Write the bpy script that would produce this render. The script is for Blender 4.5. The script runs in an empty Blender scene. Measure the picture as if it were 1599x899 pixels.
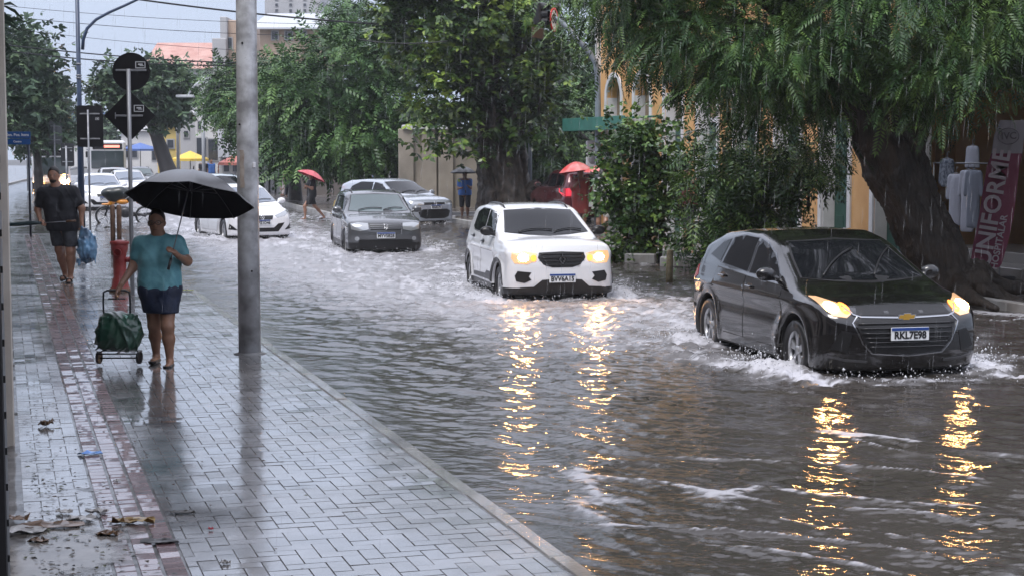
import bpy, math, random
import numpy as np
from mathutils import Vector, Matrix, geometry
R = math.radians
random.seed(7); RNG = np.random.default_rng(7)
C = bpy.context.scene.collection
SC = bpy.context.scene

# ------------------------------------------------------------------ camera
CAM_H = 2.2; FPX = 2600.0; HY = 236.0
PITCH = math.atan((449.5 - HY) / FPX)
cd = bpy.data.cameras.new('camera'); cam = bpy.data.objects.new('camera', cd); C.objects.link(cam)
cam.location = (0, 0, CAM_H); cam.rotation_euler = (math.pi/2 - PITCH, 0, 0)
cd.sensor_width = 36; cd.lens = 36 * FPX / 1599; cd.clip_start = 0.1; cd.clip_end = 3000
SC.camera = cam
# ------------------------------------------------------------------ world, sun, exposure
SUN_EL, SUN_AZ = R(60), R(-25)
w = bpy.data.worlds.new('World'); SC.world = w; w.use_nodes = True
nt = w.node_tree; nt.nodes.clear()
sky = nt.nodes.new('ShaderNodeTexSky'); sky.sky_type = 'NISHITA'; sky.sun_disc = False
sky.sun_elevation = SUN_EL; sky.sun_rotation = math.pi - SUN_AZ; sky.dust_density = 5; sky.air_density = 1.0; sky.ozone_density = 1.5
mixc = nt.nodes.new('ShaderNodeMix'); mixc.data_type = 'RGBA'; mixc.inputs[0].default_value = 0.9
# the rain cloud deck covers most of the sky's own colour: pale blue low down, brighter and greyer overhead
tcw = nt.nodes.new('ShaderNodeTexCoord'); sep = nt.nodes.new('ShaderNodeSeparateXYZ'); mrw = nt.nodes.new('ShaderNodeMapRange'); mrw.interpolation_type = 'SMOOTHSTEP'
mrw.inputs[1].default_value = .04; mrw.inputs[2].default_value = .60
deck = nt.nodes.new('ShaderNodeMix'); deck.data_type = 'RGBA'; deck.inputs[6].default_value = (3.6, 4.2, 5.4, 1); deck.inputs[7].default_value = (8.2, 8.5, 10.0, 1)
bgn = nt.nodes.new('ShaderNodeBackground'); bgn.inputs[1].default_value = 0.10
wo = nt.nodes.new('ShaderNodeOutputWorld')
nt.links.new(tcw.outputs['Generated'], sep.inputs[0]); nt.links.new(sep.outputs[2], mrw.inputs[0]); nt.links.new(mrw.outputs[0], deck.inputs[0])
nt.links.new(deck.outputs[2], mixc.inputs[7]); nt.links.new(sky.outputs[0], mixc.inputs[6]); nt.links.new(mixc.outputs[2], bgn.inputs[0]); nt.links.new(bgn.outputs[0], wo.inputs[0])
sl = bpy.data.lights.new('sun', 'SUN'); sl.energy = 1.4; sl.angle = R(25); sl.color = (1, .97, .93)
so = bpy.data.objects.new('sun', sl); C.objects.link(so)
so.rotation_euler = (math.pi/2 - SUN_EL, 0, SUN_AZ)
SC.view_settings.view_transform = 'Standard'; SC.view_settings.look = 'None'
SC.view_settings.exposure = 0.88; SC.view_settings.gamma = 1; SC.view_settings.use_curve_mapping = False
SC.render.engine = 'CYCLES'; cy = SC.cycles
cy.use_denoising = True; cy.max_bounces = 6; cy.diffuse_bounces = 2; cy.glossy_bounces = 3; cy.transmission_bounces = 3
cy.transparent_max_bounces = 8; cy.volume_bounces = 0; cy.caustics_reflective = False; cy.caustics_refractive = False
cy.sample_clamp_indirect = 30; cy.volume_step_rate = 4

# ------------------------------------------------------------------ geometry of the view: pixel of the photograph -> point of the place
def ray(px, py):
    x = (px - 799.5) / FPX; y = (449.5 - py) / FPX
    c, s = math.cos(PITCH), math.sin(PITCH)
    return Vector((x, c + y*s, -s + y*c))
def G(px, py, z=0.0):
    r = ray(px, py); t = (z - CAM_H) / r.z; return Vector((r.x*t, r.y*t, z))
def A(px, py, d):
    r = ray(px, py); t = d / r.y; return Vector((r.x*t, d, CAM_H + r.z*t))
SA = R(17.0)                                    # street heading (to the left of the view)
def UV(u, v, z=0.0):                            # u along the street, v across it (0 = building line)
    return Vector((v*math.cos(SA) - u*math.sin(SA), v*math.sin(SA) + u*math.cos(SA), z))
def toUV(p): return (-p.x*math.sin(SA) + p.y*math.cos(SA), p.x*math.cos(SA) + p.y*math.sin(SA))

def crumple(amp=.012, f=7, seed=1):
    """creases for cloth and plastic: ridged noise pushed along the normals"""
    def g(V, Q):
        n = np.zeros_like(V); fn = np.cross(V[Q[:,1]]-V[Q[:,0]], V[Q[:,2]]-V[Q[:,0]])
        for k in range(4): np.add.at(n, Q[:,k], fn)
        n /= np.maximum(np.linalg.norm(n, axis=1), 1e-9)[:,None]
        x, y, z = V[:,0]+V[:,1]*.8, V[:,1]-V[:,0]*.3, V[:,2]
        a = 1-np.abs(2*vnoise(x*f+z*f*.55+20, z*f*.45+y*2+20, seed)-1); b = 1-np.abs(2*vnoise(x*f*2.1-z*f*.8+50, z*f*1.1+50, seed+4)-1)
        return V + n*((a**3-.3)*amp+(b**2-.33)*amp*.5)[:,None]
    return g
def ridger(axis, amp=.04, freq=16, along=1.1):
    """push a trunk surface in and out in ridges that run along its axis (points of the axis, local)"""
    AX = np.array([tuple(p) for p in axis])
    def f(V, Q):
        best = np.full(len(V), 1e9); T = np.zeros(len(V)); O = np.zeros((len(V),3)); acc = 0
        for a, b in zip(AX, AX[1:]):
            ab = b-a; L2 = (ab**2).sum(); t = np.clip(((V-a)@ab)/L2, 0, 1); o = V-(a+t[:,None]*ab); d = (o**2).sum(1); m = d < best
            best = np.where(m, d, best); T = np.where(m, acc+t*math.sqrt(L2), T); O = np.where(m[:,None], o, O); acc += math.sqrt(L2)
        n = np.zeros_like(V); fn = np.cross(V[Q[:,1]]-V[Q[:,0]], V[Q[:,2]]-V[Q[:,0]])
        for k in range(4): np.add.at(n, Q[:,k], fn)
        n /= np.maximum(np.linalg.norm(n, axis=1), 1e-9)[:,None]
        th = np.arctan2(O[:,1], O[:,0]); x = th*freq/6.283; w = (fbm(T*.9, th, 2, 5)-.5)*2.5
        r1 = 1-np.abs(2*vnoise(x*1.0+w+40, T*along+40, 3)-1); r2 = 1-np.abs(2*vnoise(x*2.3+w*1.6+80, T*along*2.2+60, 7)-1); r3 = fbm(V[:,0]*3+9, V[:,2]*3+9, 3, 9)-.5
        return V + n*((r1*r1-.4)*amp + (r2*r2-.4)*amp*.5 + r3*amp*.8)[:,None]
    return f
def bark(name, c1, c2, sc=7, st=.16, bump=1.0, dist=.10):
    m = mat(name, c1, .5, col2=c2, vscale=5); n = m.node_tree; L = n.links; b = n.nodes['Principled BSDF']
    tc = n.nodes.new('ShaderNodeTexCoord'); mp = n.nodes.new('ShaderNodeMapping'); mp.inputs['Scale'].default_value = (1, 1, st); L.new(tc.outputs['Object'], mp.inputs['Vector'])
    no = n.nodes.new('ShaderNodeTexNoise'); no.inputs['Scale'].default_value = sc; no.inputs['Detail'].default_value = 8; no.inputs['Roughness'].default_value = .65; L.new(mp.outputs[0], no.inputs['Vector'])
    bp = n.nodes.new('ShaderNodeBump'); bp.inputs['Strength'].default_value = bump; bp.inputs['Distance'].default_value = dist; L.new(no.outputs[0], bp.inputs['Height']); L.new(bp.outputs[0], b.inputs['Normal'])
    return m
# ------------------------------------------------------------------ noise
def _h(ix, iy, s):
    n = (ix.astype(np.int64)*374761393 + iy.astype(np.int64)*668265263 + s*982451653) & 0x7fffffff
    n = (n ^ (n >> 13)) * 1274126177 & 0x7fffffff
    return ((n ^ (n >> 16)) & 0xffff) / 65535.0
def vnoise(x, y, s=0):
    ix = np.floor(x); iy = np.floor(y); fx = x-ix; fy = y-iy
    ix = ix.astype(np.int64); iy = iy.astype(np.int64)
    fx = fx*fx*fx*(fx*(fx*6-15)+10); fy = fy*fy*fy*(fy*(fy*6-15)+10)
    a = _h(ix, iy, s); b = _h(ix+1, iy, s); c = _h(ix, iy+1, s); d = _h(ix+1, iy+1, s)
    return (a*(1-fx)+b*fx)*(1-fy) + (c*(1-fx)+d*fx)*fy
def fbm(x, y, o=4, s=0):
    r = 0; a = .5; t = 0
    for k in range(o):
        r = r + a*vnoise(x*2**k + 17.3*k, y*2**k - 9.1*k, s+k); t += a; a *= .5
    return r/t

# ------------------------------------------------------------------ materials
def mat(name, col, rough=.5, metal=0, spec=.5, emit=None, es=0, coat=0, alpha=1, var=0, vscale=3, col2=None, bump=0, bscale=20, rvar=0, trans=0, c3=None):
    m = bpy.data.materials.new(name); m.use_nodes = True; n = m.node_tree; b = n.nodes['Principled BSDF']
    b.inputs['Base Color'].default_value = (*col, 1); b.inputs['Roughness'].default_value = rough
    b.inputs['Metallic'].default_value = metal; b.inputs['Specular IOR Level'].default_value = spec
    if coat: b.inputs['Coat Weight'].default_value = coat; b.inputs['Coat Roughness'].default_value = .04
    if emit: b.inputs['Emission Color'].default_value = (*emit, 1); b.inputs['Emission Strength'].default_value = es
    if trans: b.inputs['Transmission Weight'].default_value = trans
    b.inputs['Alpha'].default_value = alpha
    if var or col2 or bump or rvar:
        tc = n.nodes.new('ShaderNodeTexCoord')
    if var or col2:
        no = n.nodes.new('ShaderNodeTexNoise'); no.inputs['Scale'].default_value = vscale; no.inputs['Detail'].default_value = 6
        n.links.new(tc.outputs['Object'], no.inputs['Vector'])
        cr = n.nodes.new('ShaderNodeValToRGB'); cr.color_ramp.elements[0].position = .35; cr.color_ramp.elements[1].position = .65
        c2 = col2 or tuple(min(1, c*(1+var)) for c in col); c1 = col if col2 else tuple(c*(1-var) for c in col)
        cr.color_ramp.elements[0].color = (*c1, 1); cr.color_ramp.elements[1].color = (*c2, 1)
        if c3:
            e = cr.color_ramp.elements.new(.8); e.color = (*c3, 1)
        n.links.new(no.outputs[0], cr.inputs[0]); n.links.new(cr.outputs[0], b.inputs['Base Color'])
    if rvar:
        n2 = n.nodes.new('ShaderNodeTexNoise'); n2.inputs['Scale'].default_value = vscale*1.7; n2.inputs['Detail'].default_value = 5
        n.links.new(tc.outputs['Object'], n2.inputs['Vector'])
        mr = n.nodes.new('ShaderNodeMapRange'); mr.inputs[1].default_value = .3; mr.inputs[2].default_value = .7
        mr.inputs[3].default_value = max(.02, rough-rvar); mr.inputs[4].default_value = rough+rvar
        n.links.new(n2.outputs[0], mr.inputs[0]); n.links.new(mr.outputs[0], b.inputs['Roughness'])
    if bump:
        n3 = n.nodes.new('ShaderNodeTexNoise'); n3.inputs['Scale'].default_value = bscale; n3.inputs['Detail'].default_value = 6
        n.links.new(tc.outputs['Object'], n3.inputs['Vector'])
        bp = n.nodes.new('ShaderNodeBump'); bp.inputs['Strength'].default_value = bump; bp.inputs['Distance'].default_value = .02
        n.links.new(n3.outputs[0], bp.inputs['Height']); n.links.new(bp.outputs[0], b.inputs['Normal'])
    return m
_mc = {}
def M(key, *a, **k):
    if key not in _mc: _mc[key] = mat(key, *a, **k)
    return _mc[key]
BLACKPL = M('black plastic', (.012,.012,.013), .35, var=.2, vscale=8)
GALV = M('galvanised steel', (.30,.31,.33), .42, metal=.45, col2=(.20,.21,.23), vscale=9, rvar=.1)
CHROME = M('chrome', (.75,.76,.78), .12, metal=1)
TYRE = M('wet tyre rubber', (.014,.014,.015), .35, bump=.2, bscale=60)
GLASS = M('tinted car glass', (.006,.007,.009), .03, spec=.28)
SKIN = M('brown skin', (.26,.14,.09), .42, var=.15, vscale=10)
SKIN2 = M('light brown skin', (.30,.16,.105), .42, var=.15, vscale=10)

# ------------------------------------------------------------------ object making
def link(o, parent=None):
    C.objects.link(o)
    if parent: o.parent = parent
    return o
def setp(o, label=None, cat=None, group=None, kind=None):
    if label: o['label'] = label
    if cat: o['category'] = cat
    if group: o['group'] = group
    if kind: o['kind'] = kind
    return o
def npmesh(name, V, F, mats, parent=None, smooth=False, mi=None, loc=None, rz=0):
    """V (n,3); F (m,k) array or list of polygons"""
    me = bpy.data.meshes.new(name)
    V = np.asarray(V, dtype=np.float64).reshape(-1, 3)
    if isinstance(F, np.ndarray):
        m, k = F.shape
        me.vertices.add(len(V)); me.vertices.foreach_set('co', V.ravel())
        me.loops.add(m*k); me.loops.foreach_set('vertex_index', F.ravel().astype(np.int32))
        me.polygons.add(m); me.polygons.foreach_set('loop_start', np.arange(0, m*k, k, dtype=np.int32))
        try: me.polygons.foreach_set('loop_total', np.full(m, k, dtype=np.int32))
        except Exception: pass
        me.update(calc_edges=True); me.validate()
    else:
        me.from_pydata([tuple(v) for v in V], [], [tuple(f) for f in F]); me.update()
    for x in (mats if isinstance(mats, (list, tuple)) else [mats]): me.materials.append(x)
    if mi is not None and len(me.polygons) == len(mi): me.polygons.foreach_set('material_index', np.asarray(mi, dtype=np.int32))
    me.polygons.foreach_set('use_smooth', np.full(len(me.polygons), bool(smooth), dtype=bool))
    o = bpy.data.objects.new(name, me); link(o, parent)
    if loc is not None: o.location = loc
    o.rotation_euler.z = rz
    return o
def thing(name, loc, label, cat, group=None, rz=0):
    o = bpy.data.objects.new(name, None); o.empty_display_size = .2; link(o); o.location = loc; o.rotation_euler.z = rz
    return setp(o, label, cat, group)

class MB:
    """collects shapes of one mesh"""
    def __init__(s): s.V = []; s.F = []; s.S = []
    def add(s, V, F, sm=False):
        b = len(s.V); s.V += [tuple(v) for v in V]; s.F += [tuple(i+b for i in f) for f in F]; s.S += [sm]*len(F); return s
    def box(s, c, size, rz=0, ry=0, rx=0, taper=1):
        x, y, z = [k/2 for k in size]; m = Matrix.Rotation(rz,4,'Z') @ Matrix.Rotation(ry,4,'Y') @ Matrix.Rotation(rx,4,'X')
        P = []
        for dz in (-1, 1):
            t = taper if dz > 0 else 1
            for dx, dy in ((-1,-1),(1,-1),(1,1),(-1,1)): P.append(m @ Vector((dx*x*t, dy*y*t, dz*z)) + Vector(c))
        return s.add(P, [(0,3,2,1),(4,5,6,7),(0,1,5,4),(1,2,6,5),(2,3,7,6),(3,0,4,7)])
    def bbox(s, c, size, bev=.01, rz=0, ry=0, rx=0):
        """box with chamfered edges"""
        x, y, z = [k/2 for k in size]; bev = min(bev, x*.9, y*.9, z*.9)
        m = Matrix.Rotation(rz,4,'Z') @ Matrix.Rotation(ry,4,'Y') @ Matrix.Rotation(rx,4,'X')
        rings = []
        def ring(hx, hy, zz, b):
            return [(-hx+b,-hy,zz),(hx-b,-hy,zz),(hx,-hy+b,zz),(hx,hy-b,zz),(hx-b,hy,zz),(-hx+b,hy,zz),(-hx,hy-b,zz),(-hx,-hy+b,zz)]
        P = ring(x-bev,y-bev,-z,bev*.5)+ring(x,y,-z+bev,bev)+ring(x,y,z-bev,bev)+ring(x-bev,y-bev,z,bev*.5)
        F = [tuple(range(7,-1,-1)), tuple(range(24,32))]
        for r in range(3):
            for i in range(8): F.append((r*8+i, r*8+(i+1)%8, r*8+8+(i+1)%8, r*8+8+i))
        return s.add([m @ Vector(p) + Vector(c) for p in P], F)
    def tube(s, pts, r, n=10, cap=True, sm=True):
        pts = [Vector(p) for p in pts]; N = len(pts); rr = r if isinstance(r, (list, tuple)) else [r]*N
        P = []; up = None
        for i, p in enumerate(pts):
            t = (pts[min(i+1,N-1)] - pts[max(i-1,0)]).normalized()
            if up is None:
                up = Vector((0,0,1)) if abs(t.z) < .9 else Vector((1,0,0))
            a = t.cross(up).normalized(); b = a.cross(t).normalized(); up = b
            for k in range(n):
                an = 2*math.pi*k/n; P.append(p + (a*math.cos(an) + b*math.sin(an))*rr[i])
        F = []
        for i in range(N-1):
            for k in range(n): F.append((i*n+k, i*n+(k+1)%n, (i+1)*n+(k+1)%n, (i+1)*n+k))
        s.add(P, F, sm)
        if cap:
            b = len(s.V)-len(P)
            s.F += [tuple(b+k for k in range(n-1,-1,-1)), tuple(b+(N-1)*n+k for k in range(n))]; s.S += [False, False]
        return s
    def lathe(s, prof, c=(0,0,0), n=24, axis='z', sm=True, closed=False):
        P = []
        for r, h in prof:
            for k in range(n):
                a = 2*math.pi*k/n
                if axis == 'z': P.append((c[0]+r*math.cos(a), c[1]+r*math.sin(a), c[2]+h))
                else: P.append((c[0]+r*math.cos(a), c[1]+h, c[2]+r*math.sin(a)))
        F = []; N = len(prof)
        for i in range(N if closed else N-1):
            j = (i+1) % N
            for k in range(n):
                f = (i*n+k, i*n+(k+1)%n, j*n+(k+1)%n, j*n+k)
                F.append(f if axis == 'z' else f[::-1])
        return s.add(P, F, sm)
    def prism(s, pts, off):
        """planar polygon (3D points) extruded by vector off"""
        n = len(pts); P = [Vector(p) for p in pts]; o = Vector(off)
        F = [tuple(range(n)), tuple(range(2*n-1, n-1, -1))] + [(i, n+i, n+(i+1)%n, (i+1)%n) for i in range(n)]
        return s.add(P + [p+o for p in P], F)
    def sphere(s, c, r, sx=1, sy=1, sz=1, n=12, m=8):
        prof = [(math.sin(math.pi*i/m), -math.cos(math.pi*i/m)) for i in range(m+1)]
        P = []
        for a, h in prof:
            for k in range(n):
                t = 2*math.pi*k/n; P.append((c[0]+r*sx*a*math.cos(t), c[1]+r*sy*a*math.sin(t), c[2]+r*sz*h))
        F = [(i*n+k, i*n+(k+1)%n, (i+1)*n+(k+1)%n, (i+1)*n+k) for i in range(m) for k in range(n)]
        return s.add(P, F, True)
    def build(s, name, m, parent=None, loc=None, rz=0):
        me = bpy.data.meshes.new(name); me.from_pydata(s.V, [], s.F); me.update()
        for x in (m if isinstance(m, (list, tuple)) else [m]): me.materials.append(x)
        me.polygons.foreach_set('use_smooth', s.S)
        o = bpy.data.objects.new(name, me); link(o, parent)
        if loc is not None: o.location = loc
        o.rotation_euler.z = rz
        return o

def text_mesh(txt, size, depth=.004, shear=0, bold=0, sx=1):
    """text in the local XZ plane facing -Y, centred; returns (V, F)"""
    cu = bpy.data.curves.new('t', 'FONT'); cu.body = txt; cu.size = size; cu.extrude = depth; cu.offset = bold
    cu.align_x = 'CENTER'; cu.align_y = 'CENTER'; cu.shear = shear; cu.resolution_u = 3
    o = bpy.data.objects.new('t', cu); C.objects.link(o)
    dg = bpy.context.evaluated_depsgraph_get(); ev = o.evaluated_get(dg); me = ev.to_mesh()
    V = [Vector((v.co.x*sx, -v.co.z, v.co.y)) for v in me.vertices]; F = [tuple(p.vertices) for p in me.polygons]
    ev.to_mesh_clear(); bpy.data.objects.remove(o); bpy.data.curves.remove(cu)
    return V, F

# ------------------------------------------------------------------ implicit surfaces (naive surface nets)
def smin(a, b, k):
    h = np.maximum(k - np.abs(a-b), 0)/k; return np.minimum(a, b) - h*h*k*.25
def smax(a, b, k): return -smin(-a, -b, k)
def surfnet(vals, lo, h):
    nx, ny, nz = vals.shape; ins = vals < 0
    cnt = np.zeros((nx-1, ny-1, nz-1), np.int8)
    for dx in (0,1):
        for dy in (0,1):
            for dz in (0,1): cnt += ins[dx:nx-1+dx, dy:ny-1+dy, dz:nz-1+dz]
    act = (cnt > 0) & (cnt < 8); I = np.argwhere(act); n = len(I)
    idm = np.full(act.shape, -1, np.int32); idm[act] = np.arange(n)
    acc = np.zeros((n,3)); w = np.zeros(n)
    cor = [(a,b,c) for a in (0,1) for b in (0,1) for c in (0,1)]
    for p in cor:
        for ax in range(3):
            if p[ax]: continue
            q = list(p); q[ax] = 1
            va = vals[I[:,0]+p[0], I[:,1]+p[1], I[:,2]+p[2]]; vb = vals[I[:,0]+q[0], I[:,1]+q[1], I[:,2]+q[2]]
            m = (va < 0) != (vb < 0); t = np.where(m, va/np.where(m, va-vb, 1), 0)
            pt = np.tile(np.array(p, float), (n,1)); pt[:,ax] += t
            acc += pt*m[:,None]; w += m
    V = np.array(lo) + (I + acc/w[:,None])*h
    Q = []
    for ax in range(3):
        b, c = (ax+1) % 3, (ax+2) % 3
        s0 = [slice(None)]*3; s1 = [slice(None)]*3; s0[ax] = slice(0,-1); s1[ax] = slice(1,None)
        A0 = ins[tuple(s0)]; A1 = ins[tuple(s1)]; E = np.argwhere(A0 != A1)
        ok = (E[:,b] > 0) & (E[:,c] > 0) & (E[:,b] < vals.shape[b]-1) & (E[:,c] < vals.shape[c]-1); E = E[ok]
        if not len(E): continue
        def cell(db, dc):
            X = E.copy(); X[:,b] -= db; X[:,c] -= dc; return idm[X[:,0], X[:,1], X[:,2]]
        q = np.stack([cell(1,1), cell(0,1), cell(0,0), cell(1,0)], 1)
        fl = ~A0[E[:,0], E[:,1], E[:,2]]; q[fl] = q[fl][:, ::-1]
        Q.append(q)
    Q = np.concatenate(Q); Q = Q[(Q >= 0).all(1)]
    return V, Q
class SDF:
    """smooth union of round cones / ellipsoids on a grid, optional plane cuts"""
    def __init__(s, h=.01, k=.03): s.h = h; s.k = k; s.P = []; s.cuts = []; s.subs = []
    def cap(s, a, b, ra, rb=None, k=None): s.P.append(('c', Vector(a), Vector(b), ra, rb if rb is not None else ra, k or s.k)); return s
    def chain(s, pts, rad, k=None):
        for i in range(len(pts)-1): s.cap(pts[i], pts[i+1], rad[i], rad[i+1], k)
        return s
    def ell(s, c, r, k=None): s.P.append(('e', Vector(c), Vector(r), max(r), max(r), k or s.k)); return s
    def cut(s, p, n, k=.006): s.cuts.append((Vector(p), Vector(n).normalized(), k)); return s
    def mesh(s):
        lo = np.array([1e9]*3); hi = -lo
        for t, a, b, ra, rb, k in s.P:
            if t == 'c': pts = [(a, ra), (b, rb)]
            else: pts = [(a, ra)]
            for p, r in pts: lo = np.minimum(lo, np.array(p)-r-.04); hi = np.maximum(hi, np.array(p)+r+.04)
        n = np.ceil((hi-lo)/s.h).astype(int)+1
        vals = np.full(tuple(n), .08, dtype=np.float32)
        for t, a, b, ra, rb, k in s.P:
            if t == 'c': l = np.minimum(np.array(a)-ra, np.array(b)-rb); u = np.maximum(np.array(a)+ra, np.array(b)+rb)
            else: l = np.array(a)-np.array(b); u = np.array(a)+np.array(b)
            i0 = np.maximum(((l-.07-lo)/s.h).astype(int), 0); i1 = np.minimum(((u+.07-lo)/s.h).astype(int)+2, n)
            X, Y, Z = np.meshgrid(*[lo[d]+np.arange(i0[d], i1[d])*s.h for d in range(3)], indexing='ij')
            if t == 'c':
                ba = np.array(b-a); L2 = max((ba**2).sum(), 1e-9)
                px, py, pz = X-a.x, Y-a.y, Z-a.z
                q = np.clip((px*ba[0]+py*ba[1]+pz*ba[2])/L2, 0, 1)
                d = np.sqrt((px-q*ba[0])**2+(py-q*ba[1])**2+(pz-q*ba[2])**2) - (ra+(rb-ra)*q)
            else:
                qx, qy, qz = (X-a.x)/b.x, (Y-a.y)/b.y, (Z-a.z)/b.z
                k0 = np.sqrt(qx**2+qy**2+qz**2); k1 = np.sqrt((qx/b.x)**2+(qy/b.y)**2+(qz/b.z)**2)
                d = k0*(k0-1)/np.maximum(k1, 1e-6)
            sl_ = tuple(slice(i0[d_], i1[d_]) for d_ in range(3))
            vals[sl_] = smin(vals[sl_], d, k)
        if s.cuts:
            X, Y, Z = np.meshgrid(*[lo[d]+np.arange(n[d])*s.h for d in range(3)], indexing='ij')
            for p, nn, k in s.cuts:
                vals = smax(vals, ((X-p.x)*nn.x+(Y-p.y)*nn.y+(Z-p.z)*nn.z), k)
        return surfnet(vals, lo, s.h)
    def build(s, name, m, parent=None, post=None):
        V, Q = s.mesh()
        if post: V = post(V, Q)
        return npmesh(name, V, Q, m, parent, smooth=True)
# ------------------------------------------------------------------ cars: an implicit body with panels, glass and lamps cut to it
def prof(pts, sm=.05):
    P = np.array(sorted(pts), float); xs = np.linspace(P[0,0]-.3, P[-1,0]+.3, 900)
    zs = np.interp(xs, P[:,0], P[:,1]); n = max(3, int(sm/(xs[1]-xs[0])))
    k = np.hanning(n+2)[1:-1]; k /= k.sum(); zp = np.pad(zs, n, mode='edge')
    return xs, np.convolve(zp, k, 'same')[n:-n]
def car_func(S):
    W2 = S['W']/2; top = prof(S['top'], .22); tslope = np.gradient(top[1], top[0][1]-top[0][0])
    fr = prof([(z, x) for z, x in S['front']], .08); re = prof([(z, x) for z, x in S['rear']], .10)
    be = prof(S['belt'], .3); xf, xr = S['xf'], S['xr']; wb = S['wb']/2; ra = S['r']+S.get('gap', .055); zc = S['r']
    bul = prof([(.1,-.05),(.22,-.012),(.38,0),(.52,-.004),(.66,-.020),(.76,-.006),(.81,.004),(.84,-.016),(.9,-.028),(1.0,-.05),(1.6,-.05)], .035)
    def F(x, y, z):
        ay = np.abs(y)
        t = x + S.get('cw', .16)*y*y/(W2*W2)*np.interp(x, [xf-1.6, xf-1.0], [1, .0]) + 0
        tp = np.interp(t, *top) - S.get('crown', .05)*y*y/(W2*W2); sl_ = np.interp(t, top[0], tslope)
        ft = (z-tp)/np.sqrt(1+np.minimum(sl_*sl_, 9))
        b = np.interp(x, *be)
        xm = (xf+xr)/2; u = np.abs((x-xm)/((xf-xr)/2)); plan = 1-S.get('taper', .07)*np.clip((u-.35)/.65, 0, 1)**2.2
        side = W2*plan + np.interp(z, *bul) - S.get('tum', .36)*np.maximum(z-b, 0)
        for xa in (wb, -wb):
            rr = np.sqrt((x-xa)**2+(z-zc)**2); side = side + S.get('flare', .016)*np.exp(-((rr-ra-.04)/.06)**2)
        fs = ay-side
        c2 = S.get('cy', .16)
        ff = (x - (np.interp(z, *fr) - c2*(ay/W2)**2 - .10*(ay/W2)**8))*.93
        fb = ((np.interp(z, *re) + .10*(ay/W2)**2 + .08*(ay/W2)**8) - x)*.93
        f = smax(ft, fs, S.get('kr', .13)); f = smax(f, ff, .07); f = smax(f, fb, .09); f = smax(f, S['zb']-z, .04)
        for xa in (wb, -wb):
            c = np.sqrt((x-xa)**2+(z-zc)**2)-ra
            f = smax(f, -np.maximum(c, (W2-.27)-ay), .015)
        return f
    return F
def poly_tri(pts, res):
    P = [Vector(p) for p in pts]; B = []
    for i in range(len(P)):
        a, b = P[i], P[(i+1) % len(P)]; n = max(1, int((b-a).length/res))
        B += [a.lerp(b, k/n) for k in range(n)]
    bx = np.array([(p.x, p.y) for p in B]); lo = bx.min(0); hi = bx.max(0)
    gx, gy = np.meshgrid(np.arange(lo[0]+res/2, hi[0], res), np.arange(lo[1]+res/2, hi[1], res)); g = np.stack([gx.ravel(), gy.ravel()], 1)
    if len(g):
        ins = np.zeros(len(g), bool); n = len(bx); dm = np.full(len(g), 1e9)
        for i in range(n):
            x1, y1 = bx[i]; x2, y2 = bx[(i+1) % n]
            c = ((y1 > g[:,1]) != (y2 > g[:,1]))
            with np.errstate(divide='ignore', invalid='ignore'):
                ins ^= c & (g[:,0] < (x2-x1)*(g[:,1]-y1)/(y2-y1 if y2 != y1 else 1e-12)+x1)
            dm = np.minimum(dm, np.hypot(g[:,0]-x1, g[:,1]-y1))
        g = g[ins & (dm > res*.45)]
    vs = B + [Vector((float(a), float(b))) for a, b in g]
    r = geometry.delaunay_2d_cdt(vs, [], [list(range(len(B)))], 1, 1e-6)
    return np.array([(v.x, v.y) for v in r[0]]), [tuple(f) for f in r[2]]
def project(F, P2, axis, sgn, far=3.2):
    n = len(P2); o = np.zeros((n,3)); d = np.zeros(3)
    if axis == 'y': o[:,0] = P2[:,0]; o[:,2] = P2[:,1]; o[:,1] = sgn*1.6; d[1] = -sgn
    elif axis == 'x': o[:,1] = P2[:,0]; o[:,2] = P2[:,1]; o[:,0] = sgn*far; d[0] = -sgn
    else: o[:,0] = P2[:,0]; o[:,1] = P2[:,1]; o[:,2] = 2.4; d[2] = -1
    t = np.zeros(n); done = np.zeros(n, bool); tl = np.zeros(n)
    for s_ in np.arange(0, far*1.8, .02):
        p = o + d*s_; v = F(p[:,0], p[:,1], p[:,2]); hit = (~done) & (v < 0); t[hit] = s_; tl[hit] = s_-.02; done |= hit
        if done.all(): break
    if not done.all(): m = t[done].mean() if done.any() else 1; t[~done] = m; tl[~done] = m-.02
    a = tl; b = t.copy()
    for _ in range(10):
        m = (a+b)/2; p = o + d*m[:,None]; v = F(p[:,0], p[:,1], p[:,2]); neg = v < 0; b = np.where(neg, m, b); a = np.where(neg, a, m)
    p = o + d*b[:,None]; e = .004
    g = np.stack([F(p[:,0]+e,p[:,1],p[:,2])-F(p[:,0]-e,p[:,1],p[:,2]), F(p[:,0],p[:,1]+e,p[:,2])-F(p[:,0],p[:,1]-e,p[:,2]), F(p[:,0],p[:,1],p[:,2]+e)-F(p[:,0],p[:,1],p[:,2]-e)], 1)
    g /= np.maximum(np.linalg.norm(g, axis=1), 1e-9)[:,None]
    return p, g
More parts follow.
